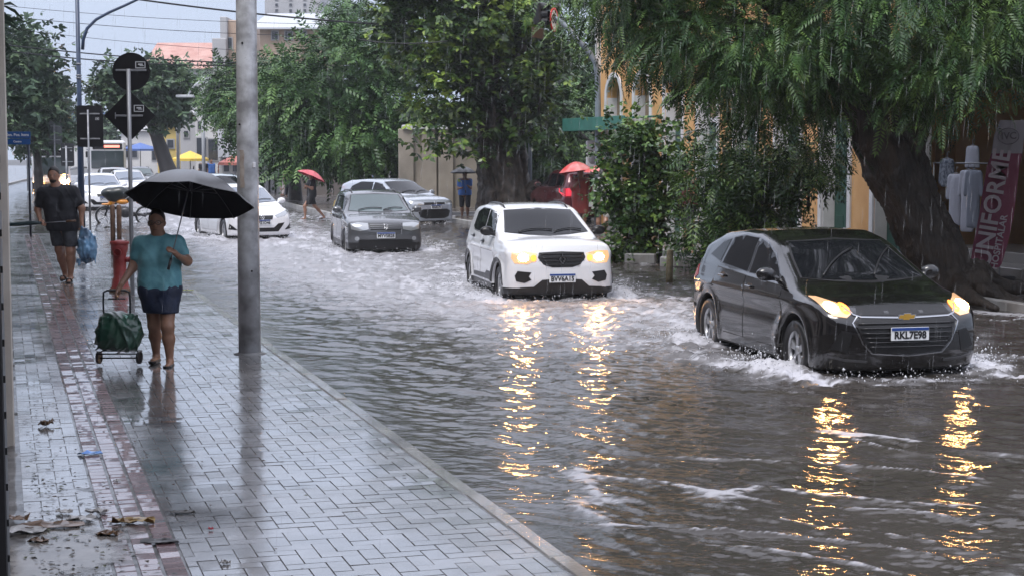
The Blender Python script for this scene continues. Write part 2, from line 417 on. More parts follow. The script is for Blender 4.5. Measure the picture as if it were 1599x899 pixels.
def patch(F, name, pts, axis, sgn, m, parent, off=.004, res=.05, depth=.012, flip=None):
    P2, T = poly_tri(pts, res); p, g = project(F, P2, axis, sgn)
    q = p + g*off; V = q.tolist(); Fc = []
    from collections import Counter
    ec = Counter()
    for f in T:
        a, b, c = [Vector(V[i]) for i in f[:3]]; nn = (b-a).cross(c-a)
        if nn.dot(Vector(g[f[0]])) < 0: f = f[::-1]
        Fc.append(tuple(f))
        for i in range(len(f)): ec[(f[i], f[(i+1) % len(f)])] += 1
    nT = len(Fc); rim = [e for e in ec if (e[1], e[0]) not in ec]
    for a, b in rim:
        k = len(V); V += [q[a].tolist(), q[b].tolist(), (q[b]-g[b]*depth).tolist(), (q[a]-g[a]*depth).tolist()]; Fc.append((k+1, k, k+3, k+2))
    me = bpy.data.meshes.new(name); me.from_pydata(V, [], Fc); me.materials.append(m)
    me.polygons.foreach_set('use_smooth', [i < nT for i in range(len(Fc))]); me.update()
    o = bpy.data.objects.new(name, me); link(o, parent); return o
def stroke(pts, w):
    """closed outline of a line drawn w wide"""
    P = [Vector(p) for p in pts]; Lp, Rp = [], []
    for i, p in enumerate(P):
        t = (P[min(i+1, len(P)-1)]-P[max(i-1, 0)]).normalized(); n = Vector((-t.y, t.x))*w/2; Lp.append(p+n); Rp.append(p-n)
    return Lp + Rp[::-1]
def offs(pts, d):
    c = sum((Vector(p) for p in pts), Vector((0,0)))/len(pts)
    return [Vector(p) + (Vector(p)-c).normalized()*d for p in pts]
def ringpoly(P, inner):                     # outline frame as a stroke loop
    return P
def mir(pts): return [(-a, b) for a, b in pts][::-1]

def wheel(parent, x, y, r, sgn, rimm, spokes=5, wd=.19):
    prof_ = [(r*.62,-wd/2),(r*.93,-wd/2),(r*.985,-wd*.40),(r,-wd*.25),(r,wd*.25),(r*.985,wd*.40),(r*.93,wd/2),(r*.66,wd/2),(r*.62,wd*.30)]
    if sgn < 0: prof_ = [(a, -b) for a, b in prof_][::-1]
    mb = MB(); mb.lathe(prof_, n=36, axis='y', closed=True)
    o = mb.build('wheel', TYRE, parent, loc=(x, y, r))
    rb = MB(); yo = sgn*wd*.42
    rb.lathe([(r*.66, yo), (r*.60, yo-sgn*.012), (r*.585, yo-sgn*.06), (r*.60, yo-sgn*.075)], n=36, axis='y')
    rb.lathe([(r*.0, yo-sgn*.012), (r*.15, yo-sgn*.012), (r*.17, yo-sgn*.04)], n=20, axis='y')
    for k in range(spokes):
        for da in ((-.13, .13) if spokes == 5 else (0,)):
            a = 2*math.pi*k/spokes + .3; ci, si = math.cos(a), math.sin(a); co, s2 = math.cos(a+da*1.3), math.sin(a+da*1.3)
            w_ = r*.055
            p0 = Vector((ci*r*.12, yo-sgn*.02, si*r*.12)); p1 = Vector((co*r*.61, yo-sgn*.016, s2*r*.61)); t = (p1-p0).normalized(); n_ = Vector((-t.z, 0, t.x))*w_
            rb.prism([p0-n_, p0+n_, p1+n_*1.2, p1-n_*1.2], (0, -sgn*.03, 0))
    rb.build('rim', rimm, o)
    db = MB(); db.lathe([(0, -sgn*.0), (r*.6, 0)], n=24, axis='y'); db.build('brake_disc', M('dark wheel well', (.02,.02,.02), .6), o)
    return o

LAMP_ON = M('lit headlamp', (.9,.8,.6), .15, emit=(1,.50,.17), es=200)
LAMP_HALO = M('lit reflector', (.40,.34,.28), .10, metal=.5, coat=.8, emit=(1,.50,.20), es=.55)
LAMP_OFF = M('clear lamp', (.42,.44,.46), .08, metal=.5, coat=.6)
AMBER = M('amber lamp', (.65,.18,.03), .15, emit=(1,.28,.05), es=1.5)
REDL = M('red tail lamp', (.35,.01,.015), .15, coat=.5)
DARKIN = M('dark wheel well', (.02,.02,.02), .6)

def plate(parent, F, txt, zc, yc=0, scale=1.0, sgn=1, blue=True):
    """registration plate on the front; everything in the plate's own plane"""
    w_, h_ = .40, .13
    p, g = project(F, np.array([[yc, zc]]), 'x', sgn); x0 = p[0][0] + sgn*.02
    mb = MB(); mb.bbox((x0, yc, zc), (.012, w_, h_), .004)
    o = mb.build('number_plate', M('plate white', (.72,.74,.76), .35), parent)
    if blue:
        b = MB(); b.box((x0+sgn*.008, yc, zc+h_*.5-.016), (.006, w_-.012, .028)); b.build('plate_band', M('plate blue', (.02,.06,.25), .4), o)
    V, Fc = text_mesh(txt, .098, .0015, bold=.003, sx=.92); ang = math.pi/2*sgn
    rot = Matrix.Rotation(ang, 4, 'Z')
    V = [rot @ v + Vector((x0+sgn*.0095, yc, zc-.013)) for v in V]
    t = MB(); t.add(V, Fc); t.build('plate_characters', M('plate black', (.01,.01,.012), .5), o)
    return o

def make_car(S, loc, phi, label, cat='car', group=None):
    root = thing(S.get('name', 'car'), loc, label, cat, group, rz=phi-math.pi/2)
    F = car_func(S); W2 = S['W']/2; h = S.get('h', .025); paint = S['paint']; wb = S['wb']/2; r = S['r']
    lo = (S['xr']-.08, -W2-.08, S['zb']-.06); hi = (S['xf']+.08, W2+.08, S['H']+.08)
    n = [int((b-a)/h)+1 for a, b in zip(lo, hi)]
    X, Y, Z = np.meshgrid(*[lo[i]+np.arange(n[i])*h for i in range(3)], indexing='ij')
    V, Q = surfnet(F(X, Y, Z), lo, h)
    cen = V[Q].mean(1); ra = r+S.get('gap', .055)
    mi = np.zeros(len(Q), int)
    for xa in (wb, -wb):
        rr = np.hypot(cen[:,0]-xa, cen[:,2]-r); mi[(rr < ra+.012) & (np.abs(cen[:,1]) < W2-.03) & (np.abs(cen[:,1]) > W2-.32)] = 1
    mi[cen[:,2] < S['zb']+.03] = 1
    if S.get('blackbelow'):
        mi[(cen[:,2] < S['blackbelow'])] = 2
    body = npmesh('body', V, Q, [paint, DARKIN, BLACKPL], root, smooth=True, mi=mi)
    glass = S.get('glass', GLASS)
    for s in (-1, 1):
        if s > 0 and S.get('oneside'): continue
        for poly in S['windows']:
            rimp = patch(F, 'window_trim', offs(poly, .022), 'y', s, S.get('trim', BLACKPL), root, .002, .08)
            patch(F, 'window', poly, 'y', s, glass, rimp, .005, .08)
        for i, (poly, hx) in enumerate(S['doors']):
            patch(F, 'door_seam', offs(poly, .007), 'y', s, DARKIN, root, .0012, .07, .006)
            d = patch(F, 'door', offs(poly, -.004), 'y', s, paint, root, .0035, .05, .004)
            pp, gg = project(F, np.array([[hx[0], hx[1]]]), 'y', s); y0 = pp[0][1]
            mb = MB(); mb.bbox((hx[0], y0+s*.028, hx[1]), (.17, .02, .026), .008); mb.box((hx[0]-.07, y0+s*.012, hx[1]), (.02,.03,.02)); mb.box((hx[0]+.07, y0+s*.012, hx[1]), (.02,.03,.02))
            mb.build('handle', S.get('handlem', paint), d)
            if S.get('handlepit'):
                patch(F, 'handle_recess', [(hx[0]+.09*math.cos(a), hx[1]+.035*math.sin(a)) for a in np.linspace(0, 2*math.pi, 13)[:-1]], 'y', s, BLACKPL, d, .006, .05, .004)
        for poly in S.get('sidetrim', []):
            patch(F, 'side_moulding', poly, 'y', s, BLACKPL, root, .012, .06, .02)
        # mirror
        mx, mz = S['mirror']; pp, gg = project(F, np.array([[mx, mz-.04]]), 'y', s); y0 = pp[0][1]
        sd = SDF(.014, .03); sd.ell((mx-.01, y0+s*.115, mz+.02), (.06,.10,.068)); sd.ell((mx-.01, y0+s*.125, mz+.015), (.055,.095,.066)); sd.cap((mx+.03, y0-s*.02, mz-.04), (mx+.01, y0+s*.07, mz-.012), .03, .026)
        sd.cut((mx-.045, 0, 0), (-1, 0, 0))
        mo = sd.build('mirror', S.get('mirrorm', paint), root)
        mb = MB(); mb.add([(mx-.052, y0+s*.118+.080*math.cos(a)*s*-1, mz+.02+.050*math.sin(a)) for a in np.linspace(0, 2*math.pi, 17)[:-1]], [tuple(range(16))]); mb.build('mirror_glass', CHROME, mo)
        for k in (1, -1): wheel(root, k*wb, s*(W2-.125), r, s, S.get('rim', CHROME), S.get('spokes', 5))
        if 'archtrim' in S:
            for k in (1, -1):
                a0, a1 = S['archtrim']; inn = [(k*wb+(ra+.004)*math.cos(a), r+(ra+.004)*math.sin(a)) for a in np.linspace(R(a0), R(a1), 16)]
                out = [(k*wb+(ra+.06)*math.cos(a), r+(ra+.06)*math.sin(a)) for a in np.linspace(R(a1), R(a0), 16)]
                patch(F, 'arch_cladding', inn+out, 'y', s, BLACKPL, root, .012, .06, .02)
    ws = patch(F, 'windshield_trim', offs(S['shield'], .02), 'x', 1, BLACKPL, root, .002, .06)
    patch(F, 'windshield', S['shield'], 'x', 1, S.get('shieldm', glass), ws, .006, .05)
    if 'rearglass' in S: patch(F, 'rear_window', S['rearglass'], 'x', -1, glass, root, .005, .06)
    for nm, poly, m_, off in S.get('fronts', []):
        ms = [poly, mir(poly)] if min(p[0] for p in poly) > .02 else [poly]
        for q in ms: patch(F, nm, q, 'x', 1, m_, root, off, .04, .02)
    for nm, line, wd_, m_, off in S.get('lines', []):
        patch(F, nm, stroke(line, wd_), 'x', 1, m_, root, off, .05, .012)
    for poly in S['lamps']:
        for q in (poly, mir(poly)):
            o = patch(F, 'headlight', q, 'x', 1, LAMP_HALO if S.get('lit') else LAMP_OFF, root, .006, .04, .02)
            c = sum((Vector(p) for p in q), Vector((0,0)))/len(q)
            if S.get('lit'):
                sgn = 1 if c.x > 0 else -1; c = c + Vector((S.get('bulb', .03)*sgn, 0))
                br = S.get('bulbr', (.085,.055)); patch(F, 'bulb', [(c.x+br[0]*math.cos(a), c.y+br[1]*math.sin(a)) for a in np.linspace(0, 2*math.pi, 15)[:-1]], 'x', 1, LAMP_ON, o, .010, .04, .003)
            if S.get('amberin'):
                mm = min(abs(p[0]) for p in q); ci = Vector(((mm+.055)*(1 if c.x > 0 else -1), c.y-.01))
                patch(F, 'indicator', [(ci.x+.045*math.cos(a), ci.y+.05*math.sin(a)) for a in np.linspace(0, 2*math.pi, 13)[:-1]], 'x', 1, AMBER, o, .009, .04, .003)
    for poly in S.get('tails', []):
        for s in (-1, 1): patch(F, 'tail_light', poly, 'y', s, REDL, root, .006, .05, .01)
    plate(root, F, S['plate'][0], S['plate'][1], S['plate'][2] if len(S['plate']) > 2 else 0)
    # wipers lie on the windshield
    sh = np.array([[p[0], p[1]] for p in S['shield']]); zb_, zt_ = sh[:,1].min(), sh[:,1].max()
    for y0, y1 in (((-.45, .08), (.1, .55)) if not S.get('wipers') else S['wipers']):
        a = np.array([[y0 + (y1-y0)*t, zb_+.03 + .03*math.sin(t*3) + (S.get('wz', .02))*t] for t in np.linspace(0, 1, 9)])
        p, g = project(F, a, 'x', 1); mb = MB(); mb.tube((p+g*.022).tolist(), .009, 6); mb.build('wiper', BLACKPL, root)
    for f_ in S.get('extra', []): f_(root, F)
    return root
def bowtie(root, F):
    P2 = [(-.085,.022),(-.032,.022),(-.032,.038),(.045,.038),(.045,.022),(.098,.022),(.085,-.022),(.032,-.022),(.032,-.036),(-.045,-.036),(-.045,-.022),(-.098,-.022)]
    p, g = project(F, np.array([[0, .705]]), 'x', 1); x0 = p[0][0]+.012
    mb = MB(); mb.prism([(x0, a, .705+b) for a, b in P2], (.012, 0, 0)); o = mb.build('emblem', CHROME, root)
    mb = MB(); mb.prism([(x0+.010, a*.86, .705+b*.78) for a, b in P2], (.006, 0, 0)); mb.build('emblem_inlay', M('gold enamel', (.65,.38,.07), .3, metal=.6), o)
def diamond(z0, s=1.0):
    def f(root, F):
        p, g = project(F, np.array([[0, z0]]), 'x', 1); x0 = p[0][0]+.014
        o_, i_ = [(-.055,0),(0,.082),(.055,0),(0,-.082)], [(-.026,0),(0,.040),(.026,0),(0,-.040)]
        mb = MB()
        for k in range(4):
            j = (k+1) % 4; q = [o_[k], o_[j], i_[j], i_[k]]; mb.prism([(x0+.004*(k % 2), a*s, z0+b*s) for a, b in q], (.014, 0, 0))
        mb.build('emblem', CHROME, root)
    return f
def ringemblem(z0, r=.05):
    def f(root, F):
        p, g = project(F, np.array([[0, z0]]), 'x', 1); x0 = p[0][0]+.012
        mb = MB(); mb.tube([(x0+.01, r*math.cos(a), z0+r*math.sin(a)) for a in np.linspace(0, 2*math.pi, 21)], .007, 6, cap=False)
        for q in ([(-.026,.036),(-.009,-.002)], [(.026,.036),(.009,-.002)], [(-.036,.006),(-.016,-.036),(0,-.006)], [(.036,.006),(.016,-.036),(0,-.006)]):
            mb.tube([(x0+.01, a*r/.05, z0+b*r/.05) for a, b in q], .0045, 5)
        mb.build('emblem', CHROME, root)
    return f
def slats(z0, z1, n, hw0, hw1, col=None):
    def f(root, F):
        mb = MB()
        for i in range(n):
            z = z0+(z1-z0)*i/(n-1); hw = hw0+(hw1-hw0)*i/(n-1)
            p, g = project(F, np.array([[y, z] for y in np.linspace(-hw, hw, 15)]), 'x', 1); mb.tube((p+g*.012).tolist(), .009, 6)
        mb.build('grille_slats', col or M('gloss black trim', (.02,.02,.022), .15), root)
    return f
def rails(x0, x1, yy, zoff=.022):
    def f(root, F):
        for s in (-1, 1):
            p, g = project(F, np.array([[x, s*yy] for x in np.linspace(x0, x1, 10)]), 'z', 1)
            q = p+np.array([0,0,zoff]); q[0] = p[0]; q[-1] = p[-1]; mb = MB(); mb.tube(q.tolist(), .014, 6); mb.build('roof_rail', BLACKPL, root)
    return f
def beads(n, seed):
    """rain drops standing on roof and bonnet"""
    return None

SATIN = M('satin chrome', (.42,.43,.45), .2, metal=1)
PB = M('black car paint', (.006,.0055,.006), .12, coat=1, bump=.015, bscale=90)
PW = M('white car paint', (.74,.75,.78), .18, coat=.7, bump=.01, bscale=90)
PG = M('grey car paint', (.10,.105,.115), .22, metal=.35, coat=.8, bump=.012, bscale=90)
PS = M('silver car paint', (.42,.46,.52), .25, metal=.35, coat=.8)
ALLOY = M('alloy rim', (.50,.51,.53), .3, metal=.7)
ONIX = dict(name='hatchback_car', W=1.76, H=1.47, wb=2.55, r=.31, xf=2.10, xr=-2.06, zb=.17, paint=PB, glass=GLASS, cy=.16, taper=.065, kr=.09,
    top=[(-2.06,.86),(-1.98,1.0),(-1.82,1.11),(-1.5,1.30),(-1.1,1.41),(-.5,1.465),(-.1,1.46),(.25,1.40),(.42,1.345),(1.12,1.00),(1.25,.965),(1.6,.90),(1.85,.82),(2.0,.74),(2.1,.62)],
    belt=[(-2.,1.03),(-1,1.0),(0,.95),(1,.90),(2,.80)], front=[(.1,1.93),(.2,2.03),(.35,2.09),(.55,2.10),(.7,2.08),(.82,2.0),(.95,1.85)], rear=[(.1,-1.9),(.3,-2.03),(.55,-2.05),(.9,-2.0),(1.1,-1.8)],
    windows=[[(.78,.985),(.62,1.10),(.40,1.225),(.18,1.315),(-.06,1.36),(-.06,1.00)], [(-.14,1.005),(-.14,1.365),(-.5,1.375),(-.80,1.335),(-.92,1.05)], [(-1.0,1.065),(-.89,1.315),(-1.1,1.27),(-1.38,1.12)]],
    trim=M('bright window trim', (.16,.17,.19), .2, metal=.6),
    doors=[([(.92,.93),(.98,.62),(.90,.30),(-.08,.30),(-.10,.96)], (.06,.86)), ([(-.12,.965),(-.10,.30),(-.72,.30),(-.92,.60),(-1.12,.80),(-1.02,1.0)], (-.80,.92))],
    handlepit=True, mirror=(.70,1.02), mirrorm=M('black gloss mirror', (.01,.01,.011), .2, coat=.6),
    shield=[(-.66,1.02),(-.35,.995),(0,.99),(.35,.995),(.66,1.02),(.60,1.18),(.525,1.345),(0,1.362),(-.525,1.345),(-.60,1.18)],
    fronts=[('grille', [(-.53,.66),(-.44,.45),(-.36,.37),(0,.345),(.36,.37),(.44,.45),(.53,.66),(.46,.70),(-.46,.70)], M('grille black', (.008,.008,.009), .4), .003),
            ('upper_grille', [(-.50,.725),(-.46,.80),(0,.815),(.46,.80),(.50,.725),(0,.715)], M('grille black', (.008,.008,.009), .4), .003),
            ('bumper_vent', [(.56,.56),(.66,.58),(.76,.40),(.60,.36)], M('grille black', (.008,.008,.009), .4), .004)],
    lines=[('grille_surround', [(.60,.80),(.53,.725),(.46,.703),(0,.69),(-.46,.703),(-.53,.725),(-.60,.80)], .012, SATIN, .010),
           ('grille_surround', [(.50,.71),(.555,.65),(.46,.45),(.37,.355),(0,.33),(-.37,.355),(-.46,.45),(-.555,.65),(-.50,.71)], .011, SATIN, .010),
           ('bumper_blade', [(.40,.275),(.62,.29),(.78,.33)], .022, M('bumper blade', (.06,.06,.065), .2, coat=.5), .012), ('bumper_blade', [(-.40,.275),(-.62,.29),(-.78,.33)], .022, M('bumper blade', (.06,.06,.065), .2, coat=.5), .012)],
    lamps=[[(.53,.745),(.60,.70),(.72,.715),(.775,.78),(.79,.875),(.74,.875),(.62,.83)]], lit=True, bulb=.02, bulbr=(.06,.042), amberin=True,
    tails=[[(-1.72,.98),(-1.70,.86),(-1.98,.70),(-2.02,.95)]], rim=ALLOY, spokes=5, plate=('RKL7E98', .545), extra=[bowtie, slats(.42,.64,6,.40,.50)], wz=.25)
KWID = dict(name='hatchback_car', W=1.68, H=1.50, wb=2.42, r=.30, xf=1.90, xr=-1.76, zb=.20, paint=PW, cy=.08, taper=.045, flare=.03, tum=.30, kr=.08, gap=.06, blackbelow=.30,
    top=[(-1.76,.92),(-1.68,1.10),(-1.5,1.36),(-1.2,1.44),(-.6,1.485),(-.1,1.48),(.20,1.44),(.36,1.385),(.96,1.06),(1.06,1.02),(1.4,1.0),(1.65,.965),(1.82,.92),(1.9,.82)],
    belt=[(-2,1.02),(0,.97),(1,.95),(2,.86)], front=[(.1,1.80),(.2,1.86),(.4,1.90),(.62,1.90),(.8,1.87),(.92,1.78),(1.0,1.6)], rear=[(.1,-1.65),(.3,-1.74),(.7,-1.74),(1.0,-1.68),(1.2,-1.55)],
    windows=[[(.72,1.02),(.50,1.20),(.28,1.335),(-.10,1.385),(-.10,1.03)], [(-.18,1.035),(-.18,1.39),(-.70,1.385),(-1.0,1.32),(-1.08,1.10),(-.90,1.05)]],
    doors=[([(.80,.98),(.86,.62),(.78,.34),(-.13,.34),(-.14,1.0)], (.0,.90)), ([(-.16,1.0),(-.15,.34),(-.66,.34),(-.84,.60),(-1.02,.80),(-1.0,1.04)], (-.84,.95))],
    handlem=BLACKPL, handlepit=True, mirror=(.66,1.07), mirrorm=BLACKPL,
    shield=[(-.64,1.075),(-.3,1.045),(0,1.04),(.3,1.045),(.64,1.075),(.58,1.22),(.52,1.385),(0,1.405),(-.52,1.385),(-.58,1.22)],
    fronts=[('grille', [(-.34,.815),(0,.83),(.34,.815),(.36,.74),(.28,.64),(.15,.60),(-.15,.60),(-.28,.64),(-.36,.74)], M('grille black', (.008,.008,.009), .4), .004),
            ('fog_lamp_pod', [(.46,.53),(.66,.55),(.70,.48),(.68,.40),(.56,.375),(.46,.42),(.50,.47)], BLACKPL, .006),
            ('lower_bumper', [(-.70,.20),(-.62,.31),(-.42,.32),(-.30,.42),(0,.44),(.30,.42),(.42,.32),(.62,.31),(.70,.20)], BLACKPL, .008)],
    lines=[('grille_bar', [(-.34,.70),(0,.70),(.34,.70)], .010, M('gloss black trim', (.02,.02,.022), .15), .01)],
    lamps=[[(.37,.80),(.40,.70),(.52,.65),(.70,.66),(.745,.74),(.73,.83),(.55,.835)]], lit=True, bulb=.0, bulbr=(.075,.055), amberin=True,
    sidetrim=[[(.78,.46),(.80,.34),(-.60,.34),(-.60,.40),(.30,.42),(.40,.47)]], archtrim=(4, 176), rim=ALLOY, spokes=5, plate=('BVV6A15', .445), extra=[diamond(.715), rails(-1.2,.15,.50), slats(.64,.79,4,.26,.32)])
WAGON = dict(name='estate_car', W=1.68, H=1.45, wb=2.47, r=.29, xf=2.02, xr=-2.10, zb=.18, paint=PG, cy=.10, taper=.05, tum=.34, kr=.10, flare=.012, blackbelow=.34,
    top=[(-2.1,.9),(-2.05,1.1),(-1.95,1.34),(-1.6,1.39),(-.6,1.42),(-.1,1.41),(.15,1.36),(.85,.98),(.98,.94),(1.4,.90),(1.8,.82),(1.96,.74),(2.02,.62)],
    belt=[(-2,.95),(0,.92),(1,.89),(2,.8)], front=[(.1,1.94),(.25,2.0),(.5,2.02),(.7,2.0),(.85,1.92)], rear=[(.1,-2.0),(.3,-2.1),(.8,-2.1),(1.1,-2.05),(1.35,-1.92)],
    windows=[[(.62,.95),(.42,1.10),(.20,1.25),(-.12,1.29),(-.12,.96)], [(-.20,.96),(-.20,1.295),(-.85,1.29),(-1.02,.98)], [(-1.10,.99),(-.95,1.285),(-1.75,1.25),(-1.9,1.0)]],
    doors=[([(.72,.91),(.80,.55),(.72,.36),(-.15,.36),(-.16,.92)], (-.02,.82)), ([(-.18,.92),(-.17,.36),(-.75,.36),(-.92,.58),(-1.08,.70),(-1.06,.94)], (-.90,.84))],
    handlem=BLACKPL, mirror=(.58,.99), 
    shield=[(-.66,.985),(-.3,.965),(0,.96),(.3,.965),(.66,.985),(.58,1.16),(.53,1.315),(0,1.33),(-.53,1.315),(-.58,1.16)], shieldm=M('green tinted glass', (.03,.06,.06), .03, spec=.8, coat=.6),
    fronts=[('grille', [(-.36,.745),(.36,.745),(.33,.60),(-.33,.60)], M('grille black', (.008,.008,.009), .4), .004), ('bumper_intake', [(-.60,.40),(.60,.40),(.55,.26),(-.55,.26)], M('grille black', (.008,.008,.009), .4), .004),
            ('fog_lamp', [(.62+.05*math.cos(a), .42+.045*math.sin(a)) for a in np.linspace(0, 2*math.pi, 11)[:-1]], LAMP_OFF, .006)],
    lines=[('grille_bar', [(-.34,z),(.34,z)], .012, M('satin trim', (.25,.26,.28), .3, metal=.6), .01) for z in (.64,.68,.72)],
    lamps=[[(.38,.75),(.37,.62),(.55,.58),(.74,.62),(.745,.74),(.6,.765)]], lit=False, rim=M('steel rim', (.24,.24,.25), .4, metal=.5), spokes=5, plate=('MYV5B28', .49), extra=[ringemblem(.675,.055), rails(-1.7,.0,.50)], wz=.03)
HATCH = dict(name='hatchback_car', W=1.75, H=1.47, wb=2.56, r=.31, xf=2.05, xr=-2.02, zb=.18, paint=PS, cy=.14, taper=.06, tum=.34,
    top=[(-2.02,.95),(-1.95,1.10),(-1.75,1.30),(-1.35,1.42),(-.5,1.465),(0,1.455),(.30,1.39),(1.02,1.03),(1.15,.98),(1.6,.93),(1.9,.85),(2.05,.74)],
    belt=[(-2,1.0),(0,.95),(1,.92),(2,.84)], front=[(.1,1.96),(.25,2.03),(.5,2.05),(.7,2.04),(.88,1.94)], rear=[(.1,-1.9),(.3,-2.0),(.8,-2.0),(1.1,-1.88)],
    windows=[[(.76,.98),(.50,1.16),(.25,1.30),(-.06,1.345),(-.06,.99)], [(-.14,.995),(-.14,1.35),(-.75,1.345),(-1.15,1.22),(-1.25,1.06)]],
    doors=[([(.88,.93),(.92,.60),(.86,.30),(-.08,.30),(-.10,.95)], (.05,.85)), ([(-.12,.955),(-.10,.30),(-.72,.30),(-.90,.58),(-1.10,.80),(-1.0,.99)], (-.80,.90))],
    mirror=(.72,1.02), shield=[(-.68,1.04),(0,1.01),(.68,1.04),(.60,1.20),(.54,1.36),(0,1.375),(-.54,1.36),(-.60,1.20)],
    fronts=[('grille', [(-.40,.76),(.40,.76),(.42,.69),(-.42,.69)], M('grille black', (.008,.008,.009), .4), .004), ('lower_grille', [(-.62,.50),(-.45,.56),(.45,.56),(.62,.50),(.55,.33),(.36,.28),(-.36,.28),(-.55,.33)], M('grille black', (.008,.008,.009), .4), .004)],
    lamps=[[(.43,.77),(.42,.69),(.62,.68),(.80,.73),(.82,.80),(.62,.79)]], rim=ALLOY, plate=('RIG4C70', .63), extra=[ringemblem(.73,.05)], wz=.03)
SEDAN = dict(name='hatchback_car', W=1.68, H=1.47, wb=2.5, r=.30, xf=2.0, xr=-1.92, zb=.18, paint=PW, cy=.20, taper=.08, tum=.36,
    top=[(-1.92,.95),(-1.86,1.12),(-1.6,1.34),(-1.2,1.43),(-.4,1.47),(.0,1.45),(.28,1.38),(1.08,1.0),(1.2,.96),(1.55,.90),(1.85,.78),(2.0,.66)],
    belt=[(-2,1.02),(0,.96),(1,.90),(2,.80)], front=[(.1,1.9),(.25,1.98),(.45,2.0),(.65,1.97),(.8,1.88)], rear=[(.1,-1.8),(.3,-1.9),(.8,-1.9),(1.1,-1.8)],
    windows=[[(.74,.98),(.48,1.16),(.22,1.30),(-.06,1.35),(-.06,1.0)], [(-.14,1.0),(-.14,1.355),(-.75,1.34),(-1.15,1.22),(-1.25,1.08)]],
    doors=[([(.88,.93),(.92,.60),(.86,.30),(-.08,.30),(-.10,.95)], (.05,.85)), ([(-.12,.955),(-.10,.30),(-.70,.30),(-.88,.58),(-1.06,.80),(-1.0,.99)], (-.80,.92))],
    mirror=(.70,1.02), shield=[(-.66,1.03),(0,1.0),(.66,1.03),(.58,1.20),(.53,1.35),(0,1.365),(-.53,1.35),(-.58,1.20)], shieldm=M('pale reflecting glass', (.10,.13,.18), .05, spec=.9, coat=.8),
    fronts=[('grille', [(-.30,.70),(.30,.70),(.26,.60),(-.26,.60)], M('grille black', (.008,.008,.009), .4), .004), ('lower_grille', [(-.42,.50),(-.30,.40),(.30,.40),(.42,.50),(.60,.52),(.42,.30),(-.42,.30),(-.60,.52)], M('grille black', (.008,.008,.009), .4), .004),
            ('bumper_vent', [(.60,.34),(.78,.50),(.80,.36)], M('grille black', (.008,.008,.009), .4), .004)],
    lamps=[[(.34,.70),(.40,.64),(.62,.68),(.78,.78),(.80,.86),(.60,.79)]], rim=ALLOY, plate=('QPZ1D46', .535), extra=[ringemblem(.655,.05)], wz=.03)
import copy as _cp
def variant(S, **k):
    d = dict(S); d.update(k); return d

def place_front(px, d):            # middle of the front, on the road below the water
    return A(px, 400, d).x
DW = -.11                          # road surface below the water
def car_at(S, px, d, phi, label, **k):
    """px, d: where the middle of the front bumper stands"""
    phi = R(phi); x = A(px, 400, d).x; fx, fy = math.sin(phi), -math.cos(phi)
    return make_car(S, (x - fx*S['xf'], d - fy*S['xf'], DW), phi, label, **k)
CARS = []
def addcar(S, px, d, phi, label, **k):
    h0 = k.pop("wake", True)
    r = car_at(S, px, d, phi, label, **k)
    if h0: CARS.append((r.location.copy(), R(phi), S['xf'], S['xr'], S['W']/2))
    return r
addcar(ONIX, 1422, 16.1, 13, 'glossy black hatchback pushing water with plate RKL7E98')
addcar(KWID, 878, 24.5, 12, 'white hatchback with lit headlamps and plate BVV6A15')
addcar(WAGON, 603, 36, 12, 'dark grey estate car ploughing through the water between the white cars')
addcar(SEDAN, 411, 41.5, 25, 'white hatchback half hidden behind the steel pole')
addcar(HATCH, 681, 50.3, 42, 'pale silver hatchback standing beyond the grey estate car')
# ------------------------------------------------------------------ ground, flooded street, pavements
def flat(name, pts, m, z, kind='structure'):
    mb = MB(); mb.add([(p[0], p[1], z) for p in pts], [tuple(range(len(pts)))]); return setp(mb.build(name, m), kind=kind)
flat('ground', [(-260,-50),(260,-50),(260,440),(-260,440)], M('wet earth', (.07,.06,.05), .5, var=.3, vscale=.5), -.20)
flat('road', [(-160,-20),(160,-20),(160,420),(-160,420)], M('asphalt under water', (.05,.048,.045), .5, var=.2, vscale=2), -.12)

